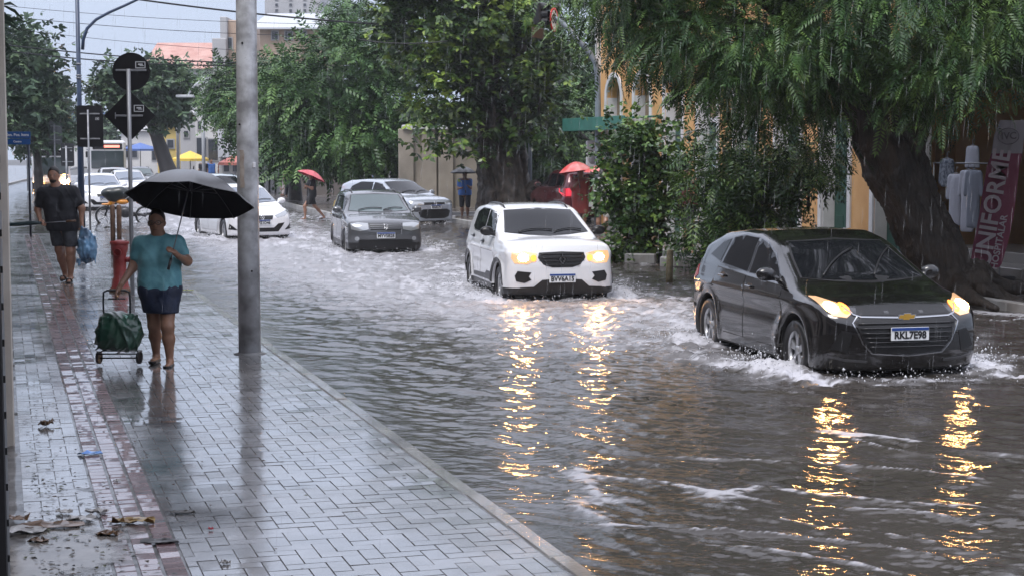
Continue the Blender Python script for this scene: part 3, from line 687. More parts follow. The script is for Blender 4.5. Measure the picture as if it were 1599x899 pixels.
def cars_list():
    return CARS
def water():
    d = [6.0]
    while d[-1] < 150: d.append(d[-1] + max(.012, .58*d[-1]**2/(1665*2.2)))
    D = np.array(d); nr = len(D); ncol = 700
    s = np.linspace(-1, 1, ncol); X = s[None,:]*(D[:,None]*.40+3.0); Y = np.repeat(D[:,None], ncol, 1)
    ca, sa = math.cos(SA), math.sin(SA)
    U = -X*sa + Y*ca; Vv = X*ca + Y*sa
    foam = np.zeros_like(X); H = np.zeros_like(X); turb = np.zeros_like(X)
    big = fbm(X*1.1+3, Y*1.3, 3, 11)
    for loc, phi, xf, xr, w2 in CARS:
        fx, fy = math.sin(phi), -math.cos(phi); dx, dy = X-loc.x, Y-loc.y
        a = dx*fx+dy*fy; b = np.abs(-dx*fy+dy*fx)
        # bow wave at the nose and foam rolling back along both flanks
        t = xf - a
        flank = np.exp(-((b - (w2+.18+.20*np.clip(t,0,9)))/(.22+.13*np.clip(t,0,9)))**2)*(t > -.35)*np.exp(-np.clip(t,0,30)/5.5)
        bow = np.exp(-((t+.22)/.20)**2)*np.exp(-(b/(w2*1.05))**4)*.7
        wheelz = sum(np.exp(-(((a-q)/.45)**2+((b-w2-.10)/.25)**2)) for q in (xf-.75, xr+.6))
        wake = np.exp(-(b/(w2*.9+.22*np.clip(-(a-xr),0,12)))**4)*(a < xr)*np.exp(-np.clip(xr-a,0,40)/8.0)
        edge = np.clip((a-xr+3)/3, 0, 1)
        f = 1.0*flank+bow*.8+1.3*wheelz+.80*wake; turb = np.maximum(turb, f); foam = np.maximum(foam, f)
    turb = np.clip(turb, 0, 1.3)
    # broad churned band where traffic keeps passing; its paleness also paints in sky reflection
    lane = np.exp(-((Vv-7.3)/2.9)**4)*np.clip((Y-15)/6, 0, 1)*.45 + np.exp(-((Vv-5.4)/2.0)**2)*np.clip((Y-21)/6, 0, 1)*.40
    turb = np.maximum(turb, lane)
    cs_, ss_ = math.cos(R(40)), math.sin(R(40)); wx = (fbm(X*.7, Y*.7, 2, 3)-.5)*1.2
    A1 = X*ss_+Y*cs_+wx*.3; B1 = X*cs_-Y*ss_
    n1 = fbm(A1*3.4+1, B1*1.5, 3, 1)-.5; n2 = fbm(A1*9.5, B1*4.2, 3, 5)-.5; n3 = fbm(X*17, Y*24, 2, 9)-.5
    near = np.clip(26/Y, .25, 1.0)
    H = n1*.040 + n2*.028 + n3*.009*near
    n4 = fbm(X*5, Y*6, 4, 21)-.5; H += turb*(n4*.17 + n3*.05 + .02)
    sx = (X*.74+Y*.67)*1.35 + (fbm(X*.6, Y*.6, 2, 31)-.5)*1.6; tx = (X*.67-Y*.74)*.22
    rid = np.clip(1-np.abs(2*vnoise(sx, tx, 41)-1)*1.0, 0, 1)**9
    sx2 = (X*.55+Y*.83)*.9 + (fbm(X*.5+9, Y*.5, 2, 33)-.5)*1.2
    rid2 = np.clip(1-np.abs(2*vnoise(sx2, tx*1.4+5, 47)-1), 0, 1)**12
    msk = np.clip(fbm(X*.5, Y*.5, 2, 51)*2.2-.7, 0, 1)
    H += (rid*.018+rid2*.022)*msk*near
    kerbd = np.clip((Vv-2.9)/.8, 0, 1); inl = (U < 45)
    H = np.where(inl, H*(.30+.70*kerbd), H)
    H = np.clip(H, -.05, .16); H = np.where((Vv < 3.2) & inl, np.minimum(H, .022), H)
    fn = fbm(X*4.2+5, Y*5.5, 4, 61); fr = fbm(X*15, Y*19, 3, 65)
    fo = np.clip((foam*.95 + lane*.55 + (fn-.5)*1.25 + (fr-.5)*1.1 - .62)*2.2, 0, 1)
    fo = np.maximum(fo, np.clip(lane*.95 + foam*.25 + (fn-.5)*.55 - .08, 0, .55))  # milky aerated water, lightened further to stand in for mirrored horizon sky
    fo = np.maximum(fo, np.clip((rid*msk+rid2*msk*.9 + (fr-.5)*.8-.70)*2.4, 0, .85)*(Y < 40))
    V = np.stack([X, Y, H], 2).reshape(-1, 3)
    i = np.arange(nr-1)[:,None]*ncol + np.arange(ncol-1)[None,:]
    Q = np.stack([i, i+1, i+ncol+1, i+ncol], 2).reshape(-1, 4)
    m = bpy.data.materials.new('flood water'); m.use_nodes = True; n = m.node_tree; L = n.links; b = n.nodes['Principled BSDF']
    at = n.nodes.new('ShaderNodeAttribute'); at.attribute_name = 'foam'
    tc = n.nodes.new('ShaderNodeTexCoord')
    mp = n.nodes.new('ShaderNodeMapping'); mp.inputs['Rotation'].default_value = (0, 0, -SA); L.new(tc.outputs['Object'], mp.inputs['Vector'])
    br = n.nodes.new('ShaderNodeTexBrick'); br.inputs['Color1'].default_value = (.050,.044,.038,1); br.inputs['Color2'].default_value = (.058,.052,.046,1); br.inputs['Mortar'].default_value = (.022,.019,.016,1)
    br.inputs['Scale'].default_value = 1; br.inputs['Mortar Size'].default_value = .008; br.inputs['Brick Width'].default_value = .22; br.inputs['Row Height'].default_value = .11
    L.new(mp.outputs[0], br.inputs['Vector'])
    no = n.nodes.new('ShaderNodeTexNoise'); no.inputs['Scale'].default_value = .8; no.inputs['Detail'].default_value = 5; L.new(tc.outputs['Object'], no.inputs['Vector'])
    mx0 = n.nodes.new('ShaderNodeMix'); mx0.data_type = 'RGBA'; mx0.inputs[6].default_value = (.062,.055,.050,1); L.new(br.outputs[0], mx0.inputs[7])
    mr = n.nodes.new('ShaderNodeMapRange'); mr.inputs[1].default_value = .42; mr.inputs[2].default_value = .62; L.new(no.outputs[0], mr.inputs[0]); L.new(mr.outputs[0], mx0.inputs[0])
    mx = n.nodes.new('ShaderNodeMix'); mx.data_type = 'RGBA'; L.new(at.outputs['Fac'], mx.inputs[0]); L.new(mx0.outputs[2], mx.inputs[6]); mx.inputs[7].default_value = (.50,.50,.54,1)
    L.new(mx.outputs[2], b.inputs['Base Color'])
    r2 = n.nodes.new('ShaderNodeMapRange'); r2.inputs[3].default_value = .10; r2.inputs[4].default_value = .45; L.new(at.outputs['Fac'], r2.inputs[0]); L.new(r2.outputs[0], b.inputs['Roughness'])
    b.inputs['IOR'].default_value = 1.36; b.inputs['Specular IOR Level'].default_value = .55
    nn = n.nodes.new('ShaderNodeTexNoise'); nn.inputs['Scale'].default_value = 26; nn.inputs['Detail'].default_value = 3; L.new(tc.outputs['Object'], nn.inputs['Vector'])
    bp = n.nodes.new('ShaderNodeBump'); bp.inputs['Strength'].default_value = .22; bp.inputs['Distance'].default_value = .012; L.new(nn.outputs[0], bp.inputs['Height']); L.new(bp.outputs[0], b.inputs['Normal'])
    o = npmesh('flood_water', V, Q, m, smooth=True)
    at_ = o.data.attributes.new('foam', 'FLOAT', 'POINT'); at_.data.foreach_set('value', fo.ravel().astype(np.float32))
    setp(o, kind='structure')
def patchy(m):
    """films of water, dirt and drier patches change the gloss and the tone over the paving"""
    n = m.node_tree; L = n.links; b = n.nodes['Principled BSDF']; tc = n.nodes.new('ShaderNodeTexCoord'); a = n.nodes.new('ShaderNodeTexNoise'); a.inputs['Scale'].default_value = .9; a.inputs['Detail'].default_value = 7; a.inputs['Roughness'].default_value = .62; a.inputs['Distortion'].default_value = .6
    L.new(tc.outputs['Object'], a.inputs['Vector']); r = n.nodes.new('ShaderNodeMapRange'); r.inputs[1].default_value = .38; r.inputs[2].default_value = .62; r.inputs[3].default_value = .05; r.inputs[4].default_value = .24
    L.new(a.outputs[0], r.inputs[0]); L.new(r.outputs[0], b.inputs['Coat Roughness'])
    d = n.nodes.new('ShaderNodeTexNoise'); d.inputs['Scale'].default_value = 2.4; d.inputs['Detail'].default_value = 8; d.inputs['Roughness'].default_value = .7; L.new(tc.outputs['Object'], d.inputs['Vector'])
    r2 = n.nodes.new('ShaderNodeMapRange'); r2.inputs[1].default_value = .34; r2.inputs[2].default_value = .56; r2.inputs[3].default_value = .42; r2.inputs[4].default_value = 1.0; L.new(d.outputs[0], r2.inputs[0])
    src = b.inputs['Base Color'].links[0].from_socket; v = n.nodes.new('ShaderNodeVectorMath'); v.operation = 'SCALE'; L.new(src, v.inputs[0]); L.new(r2.outputs[0], v.inputs['Scale']); L.new(v.outputs[0], b.inputs['Base Color'])
def pavement():
    u0, u1, v0, v1 = 5.0, 45.0, .075, 2.74; W_, G_ = .108, .006
    rng = np.random.default_rng(3); T = []
    for n_ in range(-30, 420):
        for m_ in range(-110, 30):
            X0, Y0 = n_+4*m_, n_
            for (a, b, c, d) in ((X0, Y0, 2, 1), (X0, Y0+1, 1, 2)):
                x0, y0, x1, y1 = v0+a*W_, u0+b*W_, v0+(a+c)*W_, u0+(b+d)*W_
                if x1 < v0+.03 or x0 > v1-.03 or y1 < u0 or y0 > u1: continue
                for lo_, hi_ in ((v0, .50), (.88, v1)):
                    xa, xb = max(x0, lo_), min(x1, hi_)
                    if xb-xa > .03: T.append((xa, y0, xb, y1))
    T = np.array(T); n = len(T); g = G_/2; ch = .0010
    d_ = rng.normal(0, 1, (n, 3))
    near_dip = fbm(T[:,0]*1.2, T[:,1]*1.2, 3, 77)-.5
    V = np.zeros((n, 8, 3)); xs = [0, 2, 2, 0]; ys = [1, 1, 3, 3]; sx = [1, -1, -1, 1]; sy = [1, 1, -1, -1]
    tx, ty = d_[:,0]*.005, d_[:,1]*.005
    for k in range(4):
        V[:,k,0] = T[:,xs[k]]+sx[k]*g; V[:,k,1] = T[:,ys[k]]+sy[k]*g; V[:,k,2] = .024
        V[:,4+k,0] = T[:,xs[k]]+sx[k]*(g+ch); V[:,4+k,1] = T[:,ys[k]]+sy[k]*(g+ch)
        V[:,4+k,2] = .037 + d_[:,2]*.0006 + near_dip*.006 + (V[:,4+k,0]-(T[:,0]+T[:,2])/2)*tx + (V[:,4+k,1]-(T[:,1]+T[:,3])/2)*ty
    Fb = np.array([(4,5,6,7),(0,1,5,4),(1,2,6,5),(2,3,7,6),(3,0,4,7)])
    Q = (Fb[None]+np.arange(n)[:,None,None]*8).reshape(-1, 4)
    m = mat('wet grey pavers', (.15,.143,.14), .22, col2=(.26,.25,.245), vscale=2.2, rvar=.10, coat=1, bump=.04, bscale=50)
    m.node_tree.nodes['Principled BSDF'].inputs['Coat Roughness'].default_value = .10; m.node_tree.nodes['Principled BSDF'].inputs['Coat IOR'].default_value = 2.0
    patchy(m)
    o = npmesh('pavement', V.reshape(-1,3), Q, m); o.rotation_euler.z = SA; setp(o, kind='structure')
    # joints: sand and standing water between the blocks
    gx, gy = np.meshgrid(np.linspace(v0-.4, 2.76, 70), np.linspace(u0-3, u1+.6, 760)); gz = .0285+np.clip(fbm(gx*2.2, gy*2.2, 4, 19)*1.6-.42, 0, 1)*.0075
    ii = np.arange(759)[:,None]*70+np.arange(69)[None,:]; o = npmesh('pavement_joints', np.stack([gx,gy,gz],2).reshape(-1,3), np.stack([ii,ii+1,ii+71,ii+70],2).reshape(-1,4), mat('joint sand and silt', (.035,.032,.03), .45, col2=(.12,.112,.105), vscale=4, rvar=.2, coat=.5), smooth=True); o.rotation_euler.z = SA; setp(o, kind='structure')
    mb = MB()
    mb.add([(2.76, u0-3, .027), (2.76, u0-3, -.12), (2.76, u1+.6, -.12), (2.76, u1+.6, .027)], [(0,1,2,3)])
    mb.add([(v0-.4, u1+.6, .027), (2.76, u1+.6, .027), (2.76, u1+.6, -.12), (v0-.4, u1+.6, -.12)], [(0,1,2,3)])
    o = mb.build('pavement_bed', M('paving sand wet', (.035,.032,.03), .7, spec=.2, var=.4, vscale=6)); o.rotation_euler.z = SA; setp(o, kind='structure')
    # tactile strip of small reddish blocks
    V = []; Fq = []; w_ = .122; k = 0
    for j in range(int((u1-u0)/w_)):
        for i in range(3):
            x0 = .505+i*(w_+.003); y0 = u0+j*w_; z = .039+rng.normal(0,.0012); b_ = len(V)
            V += [(x0+.004,y0+.004,.024),(x0+w_-.004,y0+.004,.024),(x0+w_-.004,y0+w_-.004,.024),(x0+.004,y0+w_-.004,.024)]
            t1, t2 = rng.normal(0,.0009,2)
            V += [(x0+.011,y0+.011,z-t1-t2),(x0+w_-.011,y0+.011,z+t1-t2),(x0+w_-.011,y0+w_-.011,z+t1+t2),(x0+.011,y0+w_-.011,z-t1+t2)]
            Fq += [tuple(q+b_ for q in f) for f in Fb]
    o = npmesh('tactile_paving', V, np.array(Fq), mat('wet red tactile blocks', (.17,.095,.095), .28, col2=(.30,.20,.205), vscale=3, rvar=.08, coat=1, bump=.05, bscale=50)); o.rotation_euler.z = SA; setp(o, kind='structure')
    # kerb stones
    mb = MB(); y = u0-1; kk = 0
    while y < u1+.5:
        L_ = .80+.1*rng.random(); mb.bbox((2.81+rng.normal(0,.006), y+L_/2, -.046+rng.normal(0,.004)), (.11, L_-.012, .165), .010, rz=rng.normal(0,.004)); y += L_
    o = mb.build('kerb', mat('wet concrete kerb', (.12,.115,.11), .25, col2=(.32,.31,.29), vscale=1.1, rvar=.12, coat=.6, bump=.25, bscale=40)); o.rotation_euler.z = SA; setp(o, kind='structure')
    # film of silt in the near corner, thinning out at its edge
    c = G(88, 868, .0440); rg_ = np.random.default_rng(4); V = [(c.x, c.y, .0440)]; F = []; E = [1.0]; na, nr_ = 72, 10
    for j in range(1, nr_+1):
        for i in range(na):
            a = 2*math.pi*i/na; k_ = 1+.5*(float(fbm(np.array(2*math.cos(a)+4), np.array(2*math.sin(a)), 3, 4))-.5)*2; f = j/nr_
            V.append((c.x+.50*k_*f*math.cos(a), c.y+.95*k_*f*math.sin(a), .0440)); E.append(1-f)
    F = [(0, 1+i, 1+(i+1) % na) for i in range(na)] + [(1+(j-1)*na+i, 1+j*na+i, 1+j*na+(i+1) % na, 1+(j-1)*na+(i+1) % na) for j in range(1, nr_) for i in range(na)]
    V = [v for v in V]
    silt = mat('silty film', (.16,.14,.12), .16, col2=(.30,.27,.235), vscale=4, bump=.06, bscale=12); n = silt.node_tree; b = n.nodes['Principled BSDF']
    at = n.nodes.new('ShaderNodeAttribute'); at.attribute_name = 'edge'; tc = n.nodes.new('ShaderNodeTexCoord'); no = n.nodes.new('ShaderNodeTexNoise'); no.inputs['Scale'].default_value = 9; no.inputs['Detail'].default_value = 5
    n.links.new(tc.outputs['Object'], no.inputs['Vector']); ad = n.nodes.new('ShaderNodeMath'); ad.operation = 'ADD'; n.links.new(at.outputs['Fac'], ad.inputs[0]); n.links.new(no.outputs[0], ad.inputs[1])
    mr = n.nodes.new('ShaderNodeMapRange'); mr.inputs[1].default_value = .55; mr.inputs[2].default_value = 1.0; n.links.new(ad.outputs[0], mr.inputs[0]); n.links.new(mr.outputs[0], b.inputs['Alpha'])
    o = npmesh('puddle', V, F, silt); o.data.attributes.new('edge','FLOAT','POINT').data.foreach_set('value', np.array(E, dtype=np.float32)); setp(o, kind='structure')
pavement()
# far pavement (right side) and its kerb
PV = M('wet far paving', (.11,.10,.10), .25, col2=(.17,.16,.155), vscale=1.2, rvar=.1, coat=.4)
KB = M('painted kerb', (.42,.42,.42), .4, col2=(.24,.23,.22), vscale=2)
def slab(name, pts, z0, z1, m):
    mb = MB(); n = len(pts); mb.prism([(p[0], p[1], z1) for p in pts][::-1], (0, 0, z0-z1)); return setp(mb.build(name, m), kind='structure')
pr = [UV(8,13.45), UV(50,13.45), UV(52,14.0), UV(53.5,16.0), UV(54.5,30), UV(8,30)]
slab('far_pavement', pr, -.12, .10, PV)
def kerbrun(name, pts, w_=.15, z=.125):
    mb = MB()
    for a, b in zip(pts, pts[1:]):
        a, b = Vector(a), Vector(b); L_ = (b-a).length; k = max(1, int(L_/1.0)); t = (b-a)/k
        for i in range(k):
            c = a+t*(i+.5); mb.bbox((c.x, c.y, (z-.12)/2), (L_/k-.015, w_, z+.12), .012, rz=math.atan2(t.y, t.x))
    return setp(mb.build(name, KB), kind='structure')
kerbrun('far_kerb', [UV(8,13.36), UV(50,13.36), UV(52.1,13.95), UV(53.6,16.0)])
# second block, beyond the side street
B0, B1, B2 = Vector((-6.2,55,0)), Vector((-14.2,86,0)), Vector((-30,146,0))
E1 = Vector((18,62,0))
slab('far_pavement', [(-5.7,54.2), (B1.x,B1.y), (B2.x,B2.y), (10,170), (40,66), (6.5,60.5)], -.12, .14, PV)
kerbrun('far_kerb', [Vector((6.4,60.4,0)), Vector((-5.0,54.3,0)), Vector((-5.75,54.35,0)), B1, B2], z=.16)
slab('far_pavement', [(-22,58), (-70,58), (-90,240), (-62,240), (-31,100)], -.12, .10, PV)
kerbrun('far_kerb', [Vector((-40,57.9,0)), Vector((-21.9,57.9,0)), Vector((-30.9,100,0)), Vector((-61.9,240,0))], z=.12)

# ------------------------------------------------------------------ street furniture, near side
def upole(mb, x, y, r, z0, z1, n=16): mb.tube([(x, y, z0), (x, y, z1)], r, n)
base = G(390, 553, .03)
t = thing('utility_pole', base, 'thick mottled galvanised steel pole in front of the flooded street', 'pole')
mb = MB(); mb.tube([(0,0,0),(.004,0,2),(.012,0,4),(.03,0,7.5)], [.118,.114,.108,.098], 28)
gm = mat('mottled galvanised pole', (.27,.27,.28), .36, metal=.05, col2=(.66,.68,.71), vscale=5, rvar=.12, bump=.12, bscale=30)
mb.build('shaft', gm, t)
mb = MB(); mb.lathe([(.17,0),(.17,.012),(.122,.02),(.119,.03)], n=28); mb.build('base_collar', M('concrete wet', (.15,.15,.15), .4, var=.2), t)
mb = MB(); mb.bbox((.085,-.085,2.02), (.035,.02,.055), .004, rz=R(45)); mb.build('label_plate', M('sticker white', (.7,.7,.72), .4), t)
mb = MB(); pts_ = []
for jj in range(9):
    for ii in range(5): pts_.append((.1175*math.sin(-.35+(ii-2)*.11+.05*math.sin(jj*2.1)), -.1175*math.cos(-.35+(ii-2)*.11+.05*math.sin(jj*2.1)), 1.78+jj*.05))
mb.add(pts_, [(jj*5+ii, jj*5+ii+1, jj*5+ii+6, jj*5+ii+5) for jj in range(8) for ii in range(4)]); mb.build('peeling_bill', mat('peeling paper', (.30,.24,.20), .6, col2=(.45,.40,.36), vscale=14), t)
mb = MB()
for a, b in ((-.06,2.45),(.05,.9),(-.02,3.3)): mb.sphere((a, -.108, b), .012)
mb.build('bolt', BLACKPL, t)
# sign with a round and a diamond plate, seen from behind
SB = M('sign back black', (.006,.006,.008), .35, var=.2)
MARK = M('maker sticker', (.50,.52,.55), .5)
base = G(207, 459, .035); d0 = base.y
t = thing('traffic_sign_post', base, 'grey pole carrying a round and a diamond sign seen from their black backs', 'traffic sign')
zt = A(207,108,d0).z - base.z
mb = MB(); upole(mb, 0, 0, .032, 0, zt); mb.build('pole', M('grey sign pole', (.30,.31,.33), .4, metal=.3), t)
pxm = d0/FPX
def sticker(parent, x, y, z, s_=1.0):
    mb = MB()
    for q in ((0,.045,.15,.012),(0,-.045,.15,.012),(-.07,0,.012,.09),(.07,0,.012,.09),(0,.008,.07,.02),(.02,-.012,.06,.012)): mb.box((x+q[0]*s_, y, z+q[1]*s_), (q[2]*s_, .004, q[3]*s_))
    mb.build('maker_mark', MARK, parent)
zc = A(203,112,d0).z - base.z; xc = A(204,112,d0).x-base.x
mb = MB(); mb.prism([(xc+.285*math.cos(a), .038, zc+.285*math.sin(a)) for a in np.linspace(0, 2*math.pi, 41)[:-1]], (0,.006,0)); o = mb.build('round_plate', SB, t); sticker(o, xc+.14, .034, zc+.10)
zc2 = A(206,181,d0).z - base.z
mb = MB(); k_ = .385; c_ = .03
mb.prism([(k_,.038,zc2+c_*0),(k_-c_,.038,zc2+c_),(c_,.038,zc2+k_-c_),(-c_,.038,zc2+k_-c_),(-k_+c_,.038,zc2+c_),(-k_,.038,zc2),(-k_+c_,.038,zc2-c_),(-c_,.038,zc2-k_+c_),(c_,.038,zc2-k_+c_),(k_-c_,.038,zc2-c_)], (0,.006,0)); o = mb.build('diamond_plate', SB, t); sticker(o, .14, .034, zc2+.11)
mb = MB(); mb.bbox((xc,.024,zc+.02), (.46,.016,.03), .003); mb.bbox((-.01,.024,zc2), (.42,.016,.03), .003); mb.bbox((-.215,.022,zc2), (.012,.02,.10), .003)
mb.build('bracket', GALV, t)
# rectangular sign back
def signback(px, pyb, x0, x1, y0, y1, label, dz=.0, rr=.03, mark=True, inner=None):
    b_ = G(px, pyb, dz); d_ = b_.y; t = thing('traffic_sign', b_, label, 'traffic sign')
    zt = A(px,y0,d_).z; mb = MB(); upole(mb, 0, 0, rr, -.05, zt-b_.z-.12, 12); mb.build('pole', GALV, t)
    a, c = A(x0,y1,d_), A(x1,y0,d_); w_, h_ = c.x-a.x, c.z-a.z; cx, cz = (a.x+c.x)/2-b_.x, (a.z+c.z)/2-b_.z
    mb = MB(); cr = min(w_,h_)*.1; P = []
    for qx, qz, a0 in ((1,1,0),(-1,1,90),(-1,-1,180),(1,-1,270)):
        for k in range(5): an = R(a0+k*22.5); P.append((cx+qx*(w_/2-cr)+cr*math.cos(an), .036, cz+qz*(h_/2-cr)+cr*math.sin(an)))
    mb.prism(P, (0,.01,0)); o = mb.build('plate', inner or SB, t)
    for q in (.30, -.30):
        mb = MB(); mb.bbox((cx,.022,cz+h_*q), (w_*.75,.02,.04), .004); mb.build('bracket', GALV, t)
    if mark: sticker(o, cx+w_*.28, .030, cz+h_*.18, w_*.9)
    return t
signback(141, 357, 120, 160, 165, 230, 'tall black back of a rectangular sign left of the diamond sign')
signback(87, 305, 76, 96, 190, 226, 'small dark rectangular sign back in front of the leafy trees', rr=.045, mark=False, inner=M('sign back grey', (.05,.055,.06), .4))
signback(105, 312, 95, 115, 224, 260, 'small black rectangular sign back in front of the minibus', rr=.045)
# blue street name sign
b_ = G(48, 369, .03); d_ = b_.y
t = thing('street_name_sign', b_, 'blue street name plates on a thin dark pole at the end of the pavement', 'street sign')
mb = MB(); upole(mb, 0, 0, .028, 0, A(48,206,d_).z-b_.z+.03); mb.build('pole', M('dark pole paint', (.02,.03,.05), .4), t)
for (y0, y1, tx, sz) in ((206,216,'Sen. Poz. Itens',.098),(217,226,'Centro',.07)):
    a, c = A(8,y1,d_), A(48,y0,d_); cx, cz = (a.x+c.x)/2-b_.x, (a.z+c.z)/2-b_.z
    mb = MB(); mb.bbox((cx,-.03,cz), (c.x-a.x,.014,c.z-a.z), .004); o = mb.build('plate', M('street sign blue', (.01,.09,.30), .4), t)
    V, F_ = text_mesh(tx, sz, .002, bold=.002); mb = MB(); mb.add([v+Vector((cx,-.040,cz)) for v in V], F_); mb.build('lettering', M('sign white', (.75,.78,.8), .5), o)
# tall street lamp, dark blue
b_ = G(128, 352, .0); d_ = b_.y; q = d_/FPX
t = thing('street_lamp', b_, 'tall dark blue lamp post whose curved arm leaves the top of the view', 'street lamp')
za = A(128,60,d_).z-b_.z
DB = M('dark blue lamp paint', (.025,.045,.09), .35, var=.2)
mb = MB(); mb.tube([(0,0,-.1),(0,0,3.2),(0,0,3.3),(0,0,za+2.6)], [.10,.085,.07,.055], 14); mb.build('pole', DB, t)
P_ = [A(x,y,d_)-b_ for x, y in ((129,78),(130,62),(136,45),(150,31),(170,20),(195,9),(216,-1),(240,-12),(262,-20))]
mb = MB(); mb.tube(P_, [.05,.05,.048,.045,.042,.04,.038,.036,.034], 10); mb.build('arm', DB, t)
mb = MB(); e_ = P_[-1]; mb.bbox((e_.x+.25,e_.y,e_.z+.02), (.65,.26,.12), .03, ry=R(-12)); mb.build('lamp_head', GALV, t)
mb = MB()
for y in (100,118,122): mb.lathe([(.07,-.02),(.085,-.02),(.085,.02),(.07,.02)], c=(0,0,A(128,y,d_).z-b_.z), n=14)
mb.build('clamp_ring', GALV, t)
# hydrant
b_ = G(188, 456, .03)
t = thing('fire_hydrant', b_, 'weathered red hydrant column with a wide cap beside the sign pole', 'hydrant')
RED = mat('weathered red paint', (.22,.025,.025), .4, col2=(.32,.05,.045), vscale=9, bump=.2, bscale=30, c3=(.20,.09,.07))
mb = MB(); mb.lathe([(.155,0),(.155,.06),(.13,.09),(.115,.20),(.10,.23),(.10,.56),(.108,.60),(.128,.66),(.132,.74),(.11,.77),(.06,.80),(.0,.805)], n=24); mb.build('barrel', RED, t)
mb = MB(); mb.lathe([(.14,.735),(.148,.745),(.148,.775),(.13,.79)], n=20); mb.build('cap_flange', RED, t)
mb = MB(); mb.lathe([(.055,-.165),(.06,-.16),(.06,-.13),(.05,-.125),(.05,-.06)], c=(0,0,.62), n=14, axis='y'); mb.tube([(.06,0,.5),(.17,0,.5)], .04, 12); mb.tube([(.15,0,.5),(.175,0,.5)], .05, 12); mb.build('outlet', RED, t)
mb = MB(); mb.lathe([(.17,-.01),(.17,.05),(.15,.07)], n=20); mb.build('base_flange', M('rusty iron', (.14,.08,.05), .6, var=.35, vscale=12), t)
# two short brown posts behind it
for i, (px, lb) in enumerate(((177,'short rust brown iron post behind the red hydrant, nearer the walking man'),(187,'short rust brown iron post behind the red hydrant, nearer the sign pole'))):
    b_ = G(px, 398, 0.03); mb = MB(); mb.tube([(0,0,-.05),(0,0,1.02),(0,0,1.05)], [.05,.05,.03], 10)
    o = mb.build('iron_post', M('rusty iron', (.14,.08,.05), .6), None, loc=b_); setp(o, lb, 'post', 'rusty posts behind the hydrant')
# wooden stump post at the far kerb
b_ = G(1045, 446, -.05)
mb = MB(); mb.tube([(0,0,-.1),(0,0,.3),(.01,0,.58),(.012,0,.60)], [.062,.058,.056,.045], 12)
setp(mb.build('wooden_post', mat('weathered wood post', (.14,.115,.06), .6, col2=(.25,.21,.12), vscale=14, bump=.4, bscale=40), None, loc=b_), 'short round wooden post standing in the water by the bush', 'post')

# ------------------------------------------------------------------ left edge building
CREAM = mat('cream render', (.42,.38,.33), .5, col2=(.56,.52,.46), vscale=2, bump=.15, bscale=30)
def uvbox(mb, u0, u1, v0, v1, z0, z1): mb.bbox(((v0+v1)/2, (u0+u1)/2, (z0+z1)/2), (v1-v0, u1-u0, z1-z0), .012)
t = thing('shop_building', (0,0,0), 'cream shop front running along the left edge of the pavement', 'building', rz=SA)
mb = MB(); uvbox(mb, 2, 46, -6, -.05, -.1, 8.5); mb.build('wall', mat('grey brown render', (.12,.105,.095), .5, col2=(.17,.15,.135), vscale=1), t)
for i, u in enumerate((13.6, 20.5, 27, 34, 41)):
    mb = MB(); mb.bbox((-.005, u+.4, 1.35 if i else 4.1), (.10, 1.9 if i else 2.6, 2.7 if i else 8.2), .01); mb.build('pilaster', CREAM, t)
for u in (8.5, 16.9, 23.6, 30.5, 37.6):
    mb = MB(); mb.bbox((-.035, u, 1.15), (.04, 2.4, 2.3), .006); o = mb.build('shutter', M('dark shutter', (.02,.02,.022), .4), t)
    mb = MB()
    for k in range(14): mb.box((-.012, u, .15+k*.155), (.012, 2.3, .03))
    mb.build('shutter_rib', BLACKPL, o)
mb = MB(); uvbox(mb, 2, 46, -.06, -.0, 2.72, 3.0); mb.build('cornice', CREAM, t)
t = thing('rear_reflection_block', (0,0,0), 'plain unseen block added behind the viewer for dark car reflections', 'building')  # unseen, added so that the car fronts have something dark to mirror
mb = MB(); mb.bbox((4, -24, 7.5), (54, 8, 15), .05); mb.build('wall', mat('dark reflection block', (.055,.05,.045), .6, var=.2, vscale=.5), t)
# spiky leaves growing from a ledge at the top left
t = thing('ledge_plant', A(3, 30, 16)+Vector((0,0,-.35)), 'dark spiky leaves poking from the wall at the top left', 'plant')
mb = MB(); rg = random.Random(5)
for k in range(16):
    a = rg.uniform(-.6,1.2); L_ = rg.uniform(.12,.26); z0 = rg.uniform(-.45,.55); c = Vector((.0, rg.uniform(-.1,.1), z0)); t_ = Vector((math.cos(a)*.9, rg.uniform(-.4,.4), math.sin(a)*.7-.25)).normalized()
    n_ = t_.cross(Vector((0,1,0))).normalized()*.016; p1 = c+t_*L_*.5; p2 = c+t_*L_+Vector((0,0,-.05))
    mb.add([c-n_*.5, p1-n_, p2, p1+n_, c+n_*.5], [(0,1,2,3,4)])
mb.build('leaves', M('dark spiky leaf', (.03,.05,.035), .4), t)
mb = MB(); mb.tube([(-.03,0,-.5),(-.02,0,.6)], .02, 8); mb.build('stem', M('bark', (.05,.04,.03), .8), t)

